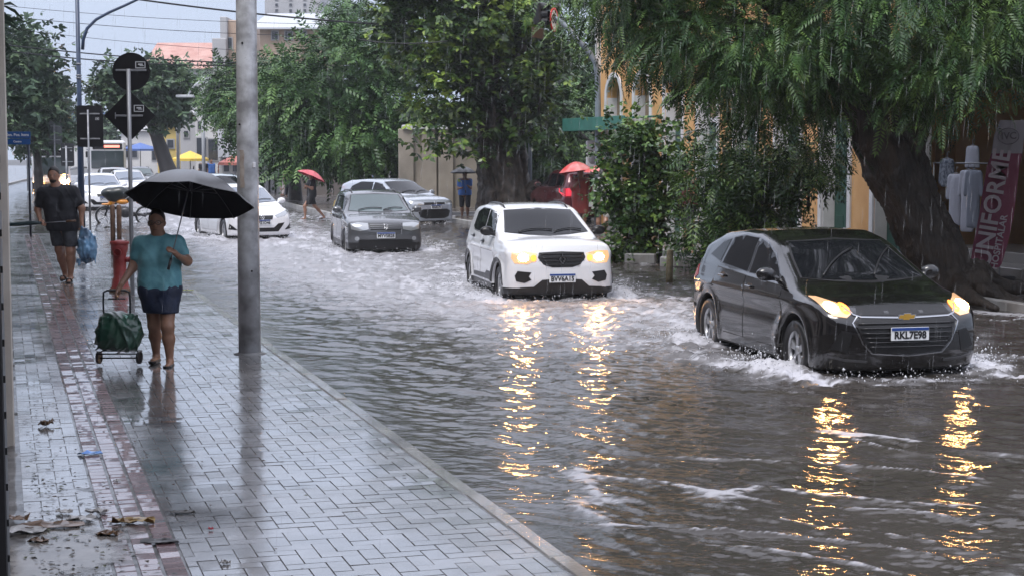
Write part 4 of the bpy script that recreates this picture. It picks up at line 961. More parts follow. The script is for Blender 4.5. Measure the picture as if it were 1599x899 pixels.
# ------------------------------------------------------------------ orange building with arched green doors
def u_at(px, v=16.5):
    r = (px-799.5)/FPX; d = v/(r*math.cos(SA)+math.sin(SA)); return (-r*math.sin(SA)+math.cos(SA))*d
UE = u_at(935); ORA = mat('orange render', (.56,.30,.11), .55, col2=(.66,.39,.17), vscale=1.5, bump=.1, bscale=25)
WHT = mat('white trim', (.55,.55,.56), .5, col2=(.66,.66,.67), vscale=3)
GRN = mat('dark green door', (.012,.055,.04), .4, col2=(.02,.08,.06), vscale=6)
t = thing('orange_building', (0,0,0), 'orange building with white arched surrounds and green doors', 'building', rz=SA)
uc0 = u_at(958); sp = (u_at(958)-u_at(1387))/7; bays = [uc0-k*sp for k in range(8)]
ow = .56; zs_, ztop, H_ = 3.70, 4.2, 7.4
wall = MB(); edges = [UE] + [c-sp/2 for c in bays]
for i, c in enumerate(bays):
    u1_, u0_ = (UE if i == 0 else c+sp/2), c-sp/2; x = 16.5
    P = [(x, u1_, .0), (x, c+ow, .0), (x, c+ow, zs_)] + [(x, c+ow*math.cos(a), zs_+ow*math.sin(a)) for a in np.linspace(0, math.pi, 11)[1:-1]] + [(x, c-ow, zs_), (x, c-ow, 0.0), (x, u0_, .0), (x, u0_, H_), (x, u1_, H_)]
    wall.prism(P, (.35, 0, 0))
ULAST = bays[-1]-sp/2
wall.box((16.9+3, (UE+ULAST)/2, H_/2+.05), (5.2, UE-ULAST-.05, H_)); wall.build('wall', ORA, t)
for i, c in enumerate(bays):
    mb = MB(); tr = .14; x = 16.46
    inn = [(c+ow, .0), (c+ow, zs_)] + [(c+ow*math.cos(a), zs_+ow*math.sin(a)) for a in np.linspace(0, math.pi, 13)[1:-1]] + [(c-ow, zs_), (c-ow, .0)]
    out = [(c+ow+tr, .0), (c+ow+tr, zs_)] + [(c+(ow+tr)*math.cos(a), zs_+(ow+tr)*math.sin(a)) for a in np.linspace(0, math.pi, 13)[1:-1]] + [(c-ow-tr, zs_), (c-ow-tr, .0)]
    for k in range(len(inn)-1): mb.prism([(x, *out[k]), (x, *out[k+1]), (x, *inn[k+1]), (x, *inn[k])], (.10, 0, 0))
    mb.build('arch_surround', WHT, t)
    mb = MB()
    for s_ in (-1, 1): mb.bbox((16.78, c+s_*.255, 1.50), (.05, .50, 2.8), .01)
    o = mb.build('door', GRN, t)
    mb = MB()
    for s_ in (-1, 1): mb.box((16.67, c+s_*(ow-.012), 1.86), (.32, .03, 3.68))
    mb.build('door_reveal', WHT, t)
    mb = MB()
    for s_ in (-1, 1):
        for z_ in (.55, 1.45, 2.35): mb.bbox((16.75, c+s_*.25, z_), (.02, .32, .62), .01)
    mb.build('door_panel', GRN, o)
    mb = MB(); mb.box((16.76, c, 2.96), (.07, 1.06, .10)); mb.build('transom', WHT, o)
    mb = MB(); mb.box((16.80, c, 3.64), (.02, 1.09, 1.22)); mb.build('fanlight', M('fanlight pane', (.20,.15,.09), .2), t)
    if i in (5, 6, 3):   # scribbled graffiti on the door leaves
        rg = random.Random(i*3+1); mb = MB(); pts = [Vector((16.735, c+rg.uniform(-.3,.3), 1.1+k*.12+rg.uniform(-.15,.25))) for k in range(12)]
        sm = [pts[0]]
        for a, b in zip(pts, pts[1:]): sm += [a.lerp(b, .5)]
        mb.tube(sm, .014, 5); mb.build('graffiti', M('pale cyan spray paint', (.35,.55,.6), .5), o)
mb = MB(); mb.bbox((16.44, UE-.05, H_/2), (.14, .12, H_), .01); mb.build('corner_trim', WHT, t)
mb = MB(); mb.bbox((16.44, bays[3]-sp/2, 2.2), (.03,.16,.20), .01); mb.build('number_plaque', M('plaque', (.05,.04,.04), .4), t)
# awning
t = thing('awning', (0,0,0), 'flat green awning jutting from the corner of the orange building', 'awning', rz=SA)
za = A(930,187,47).z; GA = M('green awning', (.02,.12,.09), .4, col2=(.035,.17,.13), vscale=3)
mb = MB(); mb.bbox((15.95, UE-2.3, za), (.95, 5.0, .05), .01, ry=R(-3)); mb.build('awning_top', GA, t)
mb = MB(); mb.bbox((15.46, UE-2.3, za-.14), (.03, 5.0, .36), .01); mb.bbox((15.95, UE+.21, za-.14), (.95, .03, .36), .01); mb.build('valance', GA, t)
mb = MB()
for u in (UE-.1, UE-4.4): mb.tube([(16.45,u,za-.8),(15.5,u,za-.05)], .02, 8)
mb.build('strut', GALV, t)
# wall air unit
p = A(925,241,47); t = thing('air_conditioner', p+Vector((0,0,-.38)), 'white boxed air unit beside the orange corner', 'air conditioner')
mb = MB(); mb.bbox((0,0,.38), (.36,.26,.76), .03); mb.build('casing', M('ac white', (.55,.56,.58), .4), t)
mb = MB(); mb.lathe([(.0,-.14),(.11,-.14),(.12,-.132)], c=(0,0,.22), n=16, axis='y'); mb.build('fan_grille', M('ac grille', (.25,.25,.27), .4), t)
mb = MB(); mb.bbox((.25,.05,.5), (.5,.04,.04), .006); mb.build('wall_bracket', GALV, t)
# shop at the right, clothes hanging in front
t = thing('clothes_shop', (0,0,0), 'dark open clothes shop behind the leaning tree', 'shop', rz=SA)
mb = MB(); S0 = 16.2; GW = mat('grey shop wall', (.20,.20,.21), .6, var=.15, vscale=2)
mb.box((20.5, (ULAST+S0)/2, 3.7), (.2, ULAST-S0, 7.4)); mb.box((18.6, S0, 3.7), (4.2,.2,7.4)); mb.box((18.4, (ULAST+S0)/2, 5.4), (4.0, ULAST-S0-.02, 4.0)); mb.build('wall', GW, t)
mb = MB(); mb.bbox((16.45, ULAST-.22, 1.7), (.12, .42, 3.4), .01); mb.build('pier', WHT, t)
mb = MB(); mb.bbox((16.45, ULAST-6.8, 1.7), (.3,.3,3.4), .01); mb.build('pier', WHT, t)
mb = MB(); mb.bbox((16.55, ULAST-2.6, .10+.09), (1.4, 3.5, .18), .01); mb.bbox((17.4, ULAST-4.6, .28), (1.6, 8.0, .36), .01); mb.bbox((16.1, ULAST-6.6, .20), (.7, 3.6, .2), .01); mb.build('step', M('shop step', (.22,.21,.20), .4, coat=.4), t)
mb = MB()
for k in range(6): mb.bbox((20.2, ULAST-1.2-k*1.2, 1.4), (.4, .9, 1.8), .02)
mb.build('shelf_stock', M('shelf stock', (.05,.055,.07), .6, col2=(.13,.10,.10), vscale=4), t)
SHM = {'w': M('white cloth', (.48,.50,.58), .8, bump=.3, bscale=12), 'g': M('grey blue cloth', (.22,.25,.31), .8, bump=.3, bscale=12), 'd': M('patterned dark cloth', (.03,.045,.08), .8, col2=(.25,.28,.33), vscale=20)}
def garment(px, y0, y1, d, key, label, w_=.42, cat='shirt'):
    top = A(px, y0, d); L_ = (y1-y0)*d/FPX; t = thing('hanging_garment', top, label, cat, 'garments hanging outside the shop', rz=R(-55))
    sd = SDF(.02, .05)
    sd.cap((-w_*.34,0,-.10), (w_*.34,0,-.10), .05,.05); sd.cap((-w_*.2,0,-.2), (-w_*.24,.01,-L_+.06), .075,.085); sd.cap((w_*.2,0,-.2), (w_*.24,-.01,-L_+.06), .075,.085); sd.cap((0,0,-.15), (0,0,-L_+.08), .09,.10)
    sd.cap((-w_*.42,0,-.12), (-w_*.55,0,-.46), .055,.05); sd.cap((w_*.42,0,-.12), (w_*.55,0,-.46), .055,.05); sd.cut((0,0,-L_), (0,0,-1))
    o_ = sd.build('cloth', SHM[key], t); o_.scale = (.8, .45, 1)
    mb = MB(); mb.tube([(-w_*.38,0,-.08),(0,0,-.02),(w_*.38,0,-.08)], .008, 6); mb.tube([(0,0,-.02),(0,0,.05),(.03,0,.08),(.05,0,.05)], .006, 6); mb.build('hanger', GALV, t)
ds = 30.0
garment(1493, 268, 352, ds, 'w', 'white shirt on a hanger next to the leaning trunk')
garment(1512, 262, 362, ds-.3, 'w', 'longest pale smock hanging just left of the banner')
garment(1521, 262, 356, ds-.7, 'g', 'grey blue coat hanging half behind the banner')
garment(1479, 244, 292, ds+.4, 'd', 'small dark patterned top hanging left of the white shirts', .34, 'top')
garment(1519, 224, 262, ds+.3, 'w', 'short white top hung above the other shirts', .30, 'top')
t = thing('clothes_rail', A(1500,262,ds+.1)+Vector((0,0,-1.9)), 'thin metal rail the shirts hang from', 'clothes rail', rz=R(-73)); mb = MB(); mb.tube([(-.9,0,1.98),(.9,0,1.98)], .014, 8); mb.build('rail', GALV, t)
mb = MB(); mb.tube([(-.9,0,1.98),(-.9,0,-.1)], .014, 8); mb.tube([(.9,0,1.98),(.9,0,-.1)], .014, 8); mb.build('upright', GALV, t)
# feather banner
db = 27.2; b_ = A(1549, 425, db); b_.z = .10
t = thing('feather_banner', b_, 'leaning maroon and white feather banner lettered UNIFORME HOSPITALAR', 'banner')
def bp_(px, py): q = A(px, py, db); return Vector((q.x-b_.x, 0, q.z-b_.z))
rows = [(188,1562,1600),(212,1552,1599),(240,1548,1596),(262,1541,1592),(300,1535,1588),(340,1528,1582),(380,1520,1574),(412,1516,1565),(418,1528,1560)]
def strip(rs, m_, name, par, yo=0):
    P = []; n_ = 9
    for (y, x0, x1) in rs:
        for k in range(n_):
            f = k/(n_-1); q = bp_(x0+(x1-x0)*f, y); q.y = .04*math.sin(f*3.1)+.02*math.sin(y*.05)+yo; P.append(q)
    F_ = [(i*n_+k+n_, i*n_+k+1+n_, i*n_+k+1, i*n_+k) for i in range(len(rs)-1) for k in range(n_-1)]
    nP = len(P); P2 = P+[p+Vector((0,.006,0)) for p in P]; F2 = F_+[tuple(i+nP for i in f[::-1]) for f in F_]
    return npmesh(name, P2, F2, m_, par, smooth=True)
MAR = mat('maroon cloth', (.24,.045,.10), .6, col2=(.30,.065,.13), vscale=4)
fl = strip([r for r in rows if r[0] >= 240], MAR, 'banner_flag', t); strip([r for r in rows if r[0] <= 240], M('banner white', (.40,.38,.42), .6), 'banner_head', t)
def btext(tx, size, cpx, cpy, ang, col, dy=-.055, sx=1):
    V, F_ = text_mesh(tx, size, .003, bold=size*.02, sx=sx); m_ = Matrix.Rotation(R(-ang), 4, 'Y'); c = bp_(cpx, cpy)
    mb = MB(); mb.add([m_ @ Vector(v) + c + Vector((0, dy+.062-.05, 0)) for v in V], F_); return mb.build('lettering', col, fl)
LW = M('banner lettering', (.55,.48,.53), .6)
btext('UNIFORME', .40, 1549, 325, 81, LW, -.06, sx=.98); btext('HOSPITALAR', .155, 1559, 378, 80, LW, -.06)
btext('IVC', .16, 1574, 213, 3, M('banner grey ink', (.10,.09,.11), .6), -.06)
mb = MB(); mb.tube([bp_(1574,213)+Vector((.17*math.cos(a),-.03,.13*math.sin(a))) for a in np.linspace(0,2*math.pi,25)], .006, 5, cap=False); mb.build('emblem_ring', M('banner grey ink', (.10,.09,.11), .6), fl)
mb = MB(); q0, q1 = bp_(1562,418), bp_(1598,190); mb.tube([Vector((q0.x,.05,-.02)), q0+Vector((0,.05,0)), bp_(1580,330)+Vector((0,.06,0)), q1+Vector((0,.06,.03))], .014, 8); mb.build('mast', GALV, t)
mb = MB(); mb.bbox((.1,.03,.03), (.5,.34,.07), .015); mb.build('foot', BLACKPL, t)

# ------------------------------------------------------------------ wall behind the ficus
WB = mat('stained beige wall', (.20,.18,.15), .6, col2=(.34,.30,.25), vscale=.9, bump=.12, bscale=20)
a, b = A(628,300,61), A(935,300,62); t = thing('boundary_wall', ((a.x+b.x)/2, 61.5, 0), 'stained beige wall behind the roots of the tree', 'wall', rz=math.atan2(b.y-a.y, b.x-a.x))
L_ = (b-a).length; mb = MB(); mb.bbox((0,0,1.45), (L_,.3,2.9), .02); mb.build('wall_panel', WB, t)
mb = MB()
for px in (632, 668, 694, 862): mb.bbox((A(px,0,61.5).x-(a.x+b.x)/2, -.2, 1.5), (.55,.22,3.0), .02)
mb.build('pilaster', WB, t)
mb = MB(); mb.bbox((-L_/2+1.6,-.12,3.06), (3.2,.6,.16), .02); mb.build('coping', WHT, t)
# ------------------------------------------------------------------ gooseneck mast with traffic light and round sign
d_ = 46.0; b_ = A(935, 300, d_); b_.z = .10
GM = mat('galvanised mast', (.26,.30,.34), .4, metal=.3, col2=(.16,.19,.23), vscale=3)
t = thing('traffic_mast', b_, 'gooseneck steel mast beside the orange building reaching over the street', 'mast')
def q_(x, y): return A(x, y, d_)-b_
mb = MB(); mb.tube([(q_(934,200).x,0,0), q_(934,260), q_(934,190), q_(933,120), q_(930,98), q_(920,82), q_(905,66), q_(890,48), q_(875,34), q_(862,24)], [.10,.095,.085,.08,.078,.075,.07,.065,.06,.055], 14); mb.build('mast_tube', GM, t)
mb = MB(); mb.tube([q_(895,30.5), q_(868,30), q_(832,33)], .018, 8); mb.tube([q_(862,24), q_(862,31)], .05, 10); mb.build('cross_bar', BLACKPL, t)
c = A(865, 31, d_-.12); s_ = thing('round_road_sign', c, 'round white sign with red rim hung from the gooseneck mast', 'traffic sign', rz=R(70))
r_ = .33; ang = R(0)
mb = MB(); mb.lathe([(0,-.010),(r_*.86,-.010)], n=32, axis='y'); mb.lathe([(r_*.86,.004),(0,.004)], n=32, axis='y'); mb.build('face', M('sign white', (.75,.78,.8), .5), s_)
mb = MB(); mb.lathe([(r_*.80,-.014),(r_,-.014),(r_,.006),(r_*.8,.006)], n=32, axis='y'); mb.build('rim', M('sign red', (.55,.03,.03), .4), s_)
V, F_ = text_mesh('30', .34, .002, bold=.006); mb = MB(); mb.add([v+Vector((0,-.018,0)) for v in V], F_); mb.build('lettering', M('plate black', (.01,.01,.012), .5), s_)
c = A(842, 22, d_-.05); t = thing('traffic_light', c, 'black traffic light seen from behind beside the round sign', 'traffic light', rz=R(60))
mb = MB(); mb.bbox((0,0,0), (.30,.22,.62), .04); mb.build('housing', BLACKPL, t)
for z_ in (-.2,0,.2):
    mb = MB(); mb.tube([(0,-.11,z_),(0,-.30,z_-.02)], .10, 14, cap=False); mb.build('visor', BLACKPL, t)
    mb = MB(); mb.lathe([(0,-.115),(.085,-.115)], c=(0,0,z_), n=16, axis='y'); mb.build('lens', M('dark lens', (.05,.02,.02), .2), t)
mb = MB(); mb.bbox((.0,.05,-.52), (.62,.05,.30), .02); mb.build('backboard', M('brown board', (.05,.03,.02), .5), t)
for px, lb in ((806,'pale vertical steel pole above the ficus crown, left one'),(817,'thin pale steel pole above the ficus crown, middle one'),(828,'grey steel pole above the ficus crown, nearest the traffic light')):
    p = A(px, 40, 56); mb = MB(); mb.tube([(0,0,0),(0,0,9.5)], .07 if px != 817 else .045, 10)
    setp(mb.build('steel_pole', GM, None, loc=(p.x, 56, .14)), lb, 'pole')
p = A(812,300,54.5); mb = MB(); mb.tube([(0,0,0),(-.25,0,1.4),(-.33,0,3.4)], .085, 10); setp(mb.build('leaning_pole', M('pale wood pole', (.28,.28,.30), .6), None, loc=(p.x+.12,54.5,.1)), 'pale leaning pole against the right of the rooty trunk', 'pole')

# ------------------------------------------------------------------ buildings far off
def fbuild(name, label, x0, x1, y0, y1, d, m_, depth=9, wins=(), roof=None, cat='building', side=None, wm=None, rz=0, extra=None):
    a, c = A(x0,y1,d), A(x1,y0,d); w_ = c.x-a.x; cx = (a.x+c.x)/2; top = c.z
    t = thing(name, (cx, d, 0), label, cat, rz=rz)
    mb = MB(); mb.bbox((0, depth/2, top/2), (w_, depth, top), .04); mb.build('wall', m_, t)
    for (wx0, wx1, wy0, wy1) in wins:
        p, q = A(wx0,wy1,d), A(wx1,wy0,d); ww, wh = q.x-p.x, q.z-p.z
        mb = MB(); mb.box(((p.x+q.x)/2-cx, -.03, (p.z+q.z)/2), (ww+.16,.10,wh+.16)); o = mb.build('window', M('window frame far', (.35,.35,.36), .5), t)
        mb = MB(); mb.box(((p.x+q.x)/2-cx, -.09, (p.z+q.z)/2), (ww,.04,wh)); mb.build('pane', wm or M('far dark pane', (.03,.035,.045), .15), o)
    if roof:
        rm, rh, ov = roof; mb = MB(); zt = top
        P = [(-w_/2-ov,-ov,zt),(w_/2+ov,-ov,zt),(w_/2+ov,depth+ov,zt),(-w_/2-ov,depth+ov,zt),(-w_/2-ov,depth/2,zt+rh),(w_/2+ov,depth/2,zt+rh)]
        mb.add(P, [(0,1,5,4),(2,3,4,5),(0,4,3),(1,2,5),(3,2,1,0)]); mb.build('roof', rm, t)
    if extra: extra(t, cx, d, w_, top)
    return t
BG = mat('far beige render', (.38,.27,.19), .6, col2=(.46,.35,.27), vscale=.4); GY = mat('far grey render', (.33,.33,.34), .6, col2=(.42,.42,.43), vscale=.4)
WH = mat('far white render', (.50,.50,.50), .6, col2=(.62,.61,.60), vscale=.4); PKR = mat('pink tile roof', (.40,.20,.16), .6, col2=(.50,.30,.25), vscale=1)
YL = mat('far yellow render', (.55,.42,.14), .6, var=.1, vscale=.4)
fbuild('apartment_tower', 'pale high tower far behind with small square windows', 414, 500, -40, 60, 240, GY, 16, wins=[(430+k*22,434+k*22,6+j*9,10+j*9) for k in range(3) for j in range(-3, 3)])
fbuild('old_office_building', 'tall beige and grey building with stepped top behind the steel pole', 352, 384, 32, 260, 128, BG, 12, wins=[(356,362,60,76),(356,362,95,110)])
fbuild('grey_side_building', 'narrow grey stepped building left of the beige one', 334, 353, 60, 260, 127, GY, 10, wins=[(340,345,90,100),(340,345,130,140)], extra=lambda t,cx,d,w_,top: MB().bbox((.25*w_,5,top+.8),(w_*.5,9,1.7),.05).build('parapet', GY, t))
def longroof(t, cx, d, w_, top):
    mb = MB(); mb.prism([(-w_/2-.6,-.8,top-.1),(w_/2+.6,-.8,top-.1),(w_/2+.6,8,top+1.6),(-w_/2-.6,8,top+1.6)], (0,0,.12)); mb.build('roof', M('pale metal roof', (.45,.47,.5), .4), t)
fbuild('long_roofed_building', 'long building with pale metal roof above the green trees', 408, 516, 45, 250, 120, BG, 9, wins=[(425,434,50,62),(446,456,50,62),(468,478,50,62)], extra=longroof)
fbuild('pink_roofed_hall', 'wide hall with faded pink roof above the round tree', 238, 336, 108, 250, 165, WH, 14, roof=(PKR, 3.0, .8), wins=[(300,308,118,126),(314,322,118,126)])
fbuild('yellow_house', 'small yellow house with dark window behind the leaning trunk', 246, 281, 198, 262, 112, YL, 8, wins=[(262,271,219,231)], roof=(WH, 1.2, .3))
fbuild('grey_shop_house', 'grey shop house with a rounded corner beside the yellow house', 282, 306, 176, 268, 105, GY, 8, wins=[(288,294,205,214)])
fbuild('dark_fronted_shop', 'light grey shop with dark ground floor openings', 306, 344, 168, 270, 100, WH, 8, wins=[(310,316,190,202),(308,322,216,246),(326,340,218,250)])
fbuild('white_hoarding_building', 'white building with blank signboard left of the steel pole', 342, 406, 190, 275, 92, WH, 8, wins=[(350,358,238,268),(364,370,236,268),(374,380,236,268)], extra=lambda t,cx,d,w_,top: MB().bbox((-.25*w_,-.25,top-1.05),(w_*.48,.3,1.9),.04).build('signboard', M('blank signboard', (.6,.62,.66), .5), t))
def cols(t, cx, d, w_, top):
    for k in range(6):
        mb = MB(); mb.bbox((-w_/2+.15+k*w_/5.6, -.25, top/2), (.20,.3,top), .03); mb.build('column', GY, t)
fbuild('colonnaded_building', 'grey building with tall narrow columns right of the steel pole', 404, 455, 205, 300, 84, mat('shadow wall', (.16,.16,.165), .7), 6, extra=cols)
fbuild('low_white_shop', 'low white shop far down the street behind the bus', 190, 248, 205, 262, 135, WH, 8, wins=[(196,202,228,246),(206,214,226,246),(238,244,232,250)], roof=(GY, .8, .3))
fbuild('blue_distant_block', 'hazy blue block closing the end of the street', 86, 126, 172, 240, 300, mat('far blue cladding', (.10,.24,.50), .5), 20)
fbuild('pale_far_building', 'pale building in the distance below the blue block', 96, 150, 196, 245, 230, WH, 12, wins=[(104+k*9,109+k*9,205,212) for k in range(4)]+[(104+k*9,109+k*9,220,228) for k in range(4)])
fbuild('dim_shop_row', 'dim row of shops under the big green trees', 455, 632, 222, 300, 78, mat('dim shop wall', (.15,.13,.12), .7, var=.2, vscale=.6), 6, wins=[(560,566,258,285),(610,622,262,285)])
p0, p1 = A(572,278,76), A(594,252,76); mb = MB(); w_ = p1.x-p0.x; mb.bbox((0,0,1.6), (w_,.05,1.3), .02); mb.bbox((w_*.0,0,.5), (.06,.05,1.0), .01)
setp(mb.build('blue_hoarding', M('blue hoarding', (.10,.25,.55), .5, col2=(.3,.42,.6), vscale=3), None, loc=((p0.x+p1.x)/2,76,.14)), 'blue and white hoarding standing under the green trees', 'hoarding')
# market stalls / parasols
def parasol(px, py, d, w_, m_, label, h=.45, name='market_parasol'):
    p = A(px, py, d); t = thing(name, (p.x, d, .1), label, 'parasol'); z = p.z-.1
    mb = MB(); n_ = 8; P = [(0,0,z+h)] + [(w_/2*math.cos(k*math.pi/4+.2), w_/2*math.sin(k*math.pi/4+.2), z) for k in range(n_)] + [(w_/2*math.cos(k*math.pi/4+.2), w_/2*math.sin(k*math.pi/4+.2), z-.14) for k in range(n_)]
    mb.add(P, [(0,1+k,1+(k+1)%n_) for k in range(n_)] + [(1+k,9+k,9+(k+1)%n_,1+(k+1)%n_) for k in range(n_)]); mb.build('canopy', m_, t)
    mb = MB(); mb.tube([(0,0,0),(0,0,z+h)], .03, 8); mb.build('pole', GALV, t); return t
parasol(297, 248, 96, 2.1, M('yellow canvas', (.70,.50,.08), .6), 'yellow market parasol above the black umbrella')
parasol(367, 254, 88, 1.7, M('coral canvas', (.65,.22,.18), .6), 'coral parasol just left of the steel pole')
parasol(219, 233, 120, 3.0, M('blue canvas', (.08,.15,.40), .6), 'blue stall canopy left of the leaning trunk')
parasol(42, 238, 88, 1.5, M('pale canvas', (.45,.42,.42), .6), 'pale parasol under the blue street sign')
# double-armed lamps
def dlamp(px, y0, ya, d, arms, label):
    p = A(px, y0, d); t = thing('street_lamp', (p.x, d, .0), label, 'street lamp', 'white two-armed street lamps')
    mb = MB(); mb.tube([(0,0,0),(0,0,p.z)], .09, 10); mb.build('pole', M('white lamp paint', (.50,.52,.55), .5), t)
    for (x1, y1) in arms:
        a = A(px, ya, d); b = A(x1, y1, d); mb = MB(); mb.tube([(0,0,a.z), ((b.x-a.x)*.5,0,(a.z+b.z)/2+.1), (b.x-a.x,0,b.z)], .05, 8); mb.bbox(((b.x-a.x)*1.12,0,b.z-.02), (.9,.35,.14), .03); mb.build('arm', M('white lamp paint', (.50,.52,.55), .5), t)
dlamp(276, 120, 150, 90, [(308,178)], 'white street lamp with one drooping arm above the yellow house')
dlamp(316, 118, 124, 84, [(328,130),(292,150)], 'white two-armed street lamp nearest the beige building')
dlamp(250, 150, 165, 100, [(236,160),(275,185)], 'white street lamp in front of the pink roofed hall')
# overhead cables
def cable(p, q, sag, r, label):
    mid = (Vector(p)+Vector(q))/2; mb = MB(); n_ = 18; o = Vector(p)
    mb.tube([Vector(p).lerp(Vector(q), k/n_) + Vector((0,0,-sag*4*(k/n_)*(1-k/n_))) - o for k in range(n_+1)], r, 6)
    setp(mb.build('overhead_cable', M('cable black', (.012,.013,.016), .5), None, loc=p), label, 'cable', 'overhead cables')
cable(A(205,-2,48), A(660,42,52), .10, .028, 'thick black cable crossing the top in front of the steel pole')
cable(A(-60,62,60), A(560,100,75), .3, .026, 'black cable passing low behind the round sign, upper of the close pair')
cable(A(-60,70,60), A(560,92,75), .5, .026, 'black cable passing low behind the round sign, lower of the close pair')
cable(A(-60,18,70), A(700,55,80), .4, .014, 'thin cable high across the grey sky')
cable(A(-60,2,75), A(700,36,80), .4, .012, 'thinnest cable near the top of the sky')
cable(A(-60,34,80), A(700,85,85), .5, .012, 'thin cable midway between the upper and the paired cables')
cable(A(560,62,50), A(700,64,50), .1, .02, 'short grey cable in front of the big green crown')
water()
# ------------------------------------------------------------------ foliage
def frond_template(pairs=7, ll=.30, lw=.085, droop=.35, seed=0):
    V, F = [], []; rg = random.Random(seed)
    def pt(x): return Vector((x, 0, -droop*x*x))
    for i in range(pairs):
        x = .18+.80*i/(pairs-1)
        for s in (-1, 1):
            a = R(62-22*i/pairs)*s + rg.uniform(-.12,.12); L_ = ll*(1-.35*abs(i/(pairs-1)-.35)); b = pt(x)
            t = Vector((math.cos(a), math.sin(a), -.30-rg.uniform(0,.25))).normalized(); n = Vector((-math.sin(a), math.cos(a), 0))*lw*.5
            k = len(V); V += [b, b+t*L_*.45+n, b+t*L_, b+t*L_*.45-n]; F.append((k, k+1, k+2, k+3))
    k = len(V); t = Vector((1,0,-droop*2)).normalized(); V += [pt(1), pt(1)+t*.12+Vector((0,lw*.5,0)), pt(1)+t*.30, pt(1)+t*.12-Vector((0,lw*.5,0))]; F.append((k,k+1,k+2,k+3))
    return np.array(V), np.array(F)
def leaf_template(n=6, L_=.5, W_=.28, seed=0, droop=.3):
    """a spray of n broad leaves round a twig, each leaf folded along its midrib"""
    V, F = [], []; rg = random.Random(seed)
    for i in range(n):
        a = 2*math.pi*i/n*1.6+rg.uniform(-.4,.4); e = rg.uniform(-.5,.6); b = Vector((.35*i/n, 0, 0))
        t = Vector((math.cos(a)*.8+.35, math.sin(a), e-droop)).normalized(); n_ = t.cross(Vector((0,0,1))).normalized()*W_*.5; up = Vector((0,0,.05))
        k = len(V); m1 = b+t*L_*.30; m2 = b+t*L_*.68
        V += [b, m1+n_*.85, m2+n_*.75, b+t*L_+Vector((0,0,-.06)), m2-n_*.75, m1-n_*.85, m1-up*1.0, m2-up]
        F += [(k, k+1, k+6, k+6), (k+1, k+2, k+7, k+6), (k+2, k+3, k+7, k+7), (k, k+6, k+5, k+5), (k+6, k+7, k+4, k+5), (k+7, k+3, k+4, k+4)]
    return np.array(V), F
def leaf_simple(n=5, L_=.5, W_=.25, seed=0, droop=.3):
    V, F = [], []; rg = random.Random(seed)
    for i in range(n):
        a = 2*math.pi*i/n*1.6+rg.uniform(-.4,.4); e = rg.uniform(-.5,.6); b = Vector((.35*i/n, 0, 0))
        t = Vector((math.cos(a)*.8+.35, math.sin(a), e-droop)).normalized(); n_ = t.cross(Vector((0,0,1))).normalized()*W_*.5
        k = len(V); V += [b, b+t*L_*.45+n_, b+t*L_, b+t*L_*.45-n_]; F.append((k,k+1,k+2,k+3))
    return np.array(V), np.array(F)
def leaf_mat(name, dark, mid, light, scale=.8, rough=.35, fine=6):
    m = bpy.data.materials.new(name); m.use_nodes = True; n = m.node_tree; L = n.links; b = n.nodes['Principled BSDF']
    tc = n.nodes.new('ShaderNodeTexCoord'); a = n.nodes.new('ShaderNodeTexNoise'); a.inputs['Scale'].default_value = scale; a.inputs['Detail'].default_value = 3
    c = n.nodes.new('ShaderNodeTexNoise'); c.inputs['Scale'].default_value = fine; c.inputs['Detail'].default_value = 2
    L.new(tc.outputs['Object'], a.inputs['Vector']); L.new(tc.outputs['Object'], c.inputs['Vector'])
    mx = n.nodes.new('ShaderNodeMath'); mx.operation = 'ADD'; h = n.nodes.new('ShaderNodeMath'); h.operation = 'MULTIPLY'; h.inputs[1].default_value = .5
    L.new(a.outputs[0], mx.inputs[0]); L.new(c.outputs[0], mx.inputs[1]); L.new(mx.outputs[0], h.inputs[0])
    at = n.nodes.new('ShaderNodeAttribute'); at.attribute_name = 'tint'; ad = n.nodes.new('ShaderNodeMath'); ad.operation = 'ADD'; L.new(h.outputs[0], ad.inputs[0]); L.new(at.outputs['Fac'], ad.inputs[1])
    cr = n.nodes.new('ShaderNodeValToRGB'); e = cr.color_ramp.elements; e[0].position = .40; e[0].color = (*dark,1); e[1].position = .66; e[1].color = (*light,1)
    x = e.new(.52); x.color = (*mid,1); L.new(ad.outputs[0], cr.inputs[0]); L.new(cr.outputs[0], b.inputs['Base Color'])
    b.inputs['Roughness'].default_value = rough; b.inputs['Specular IOR Level'].default_value = .38
    return m
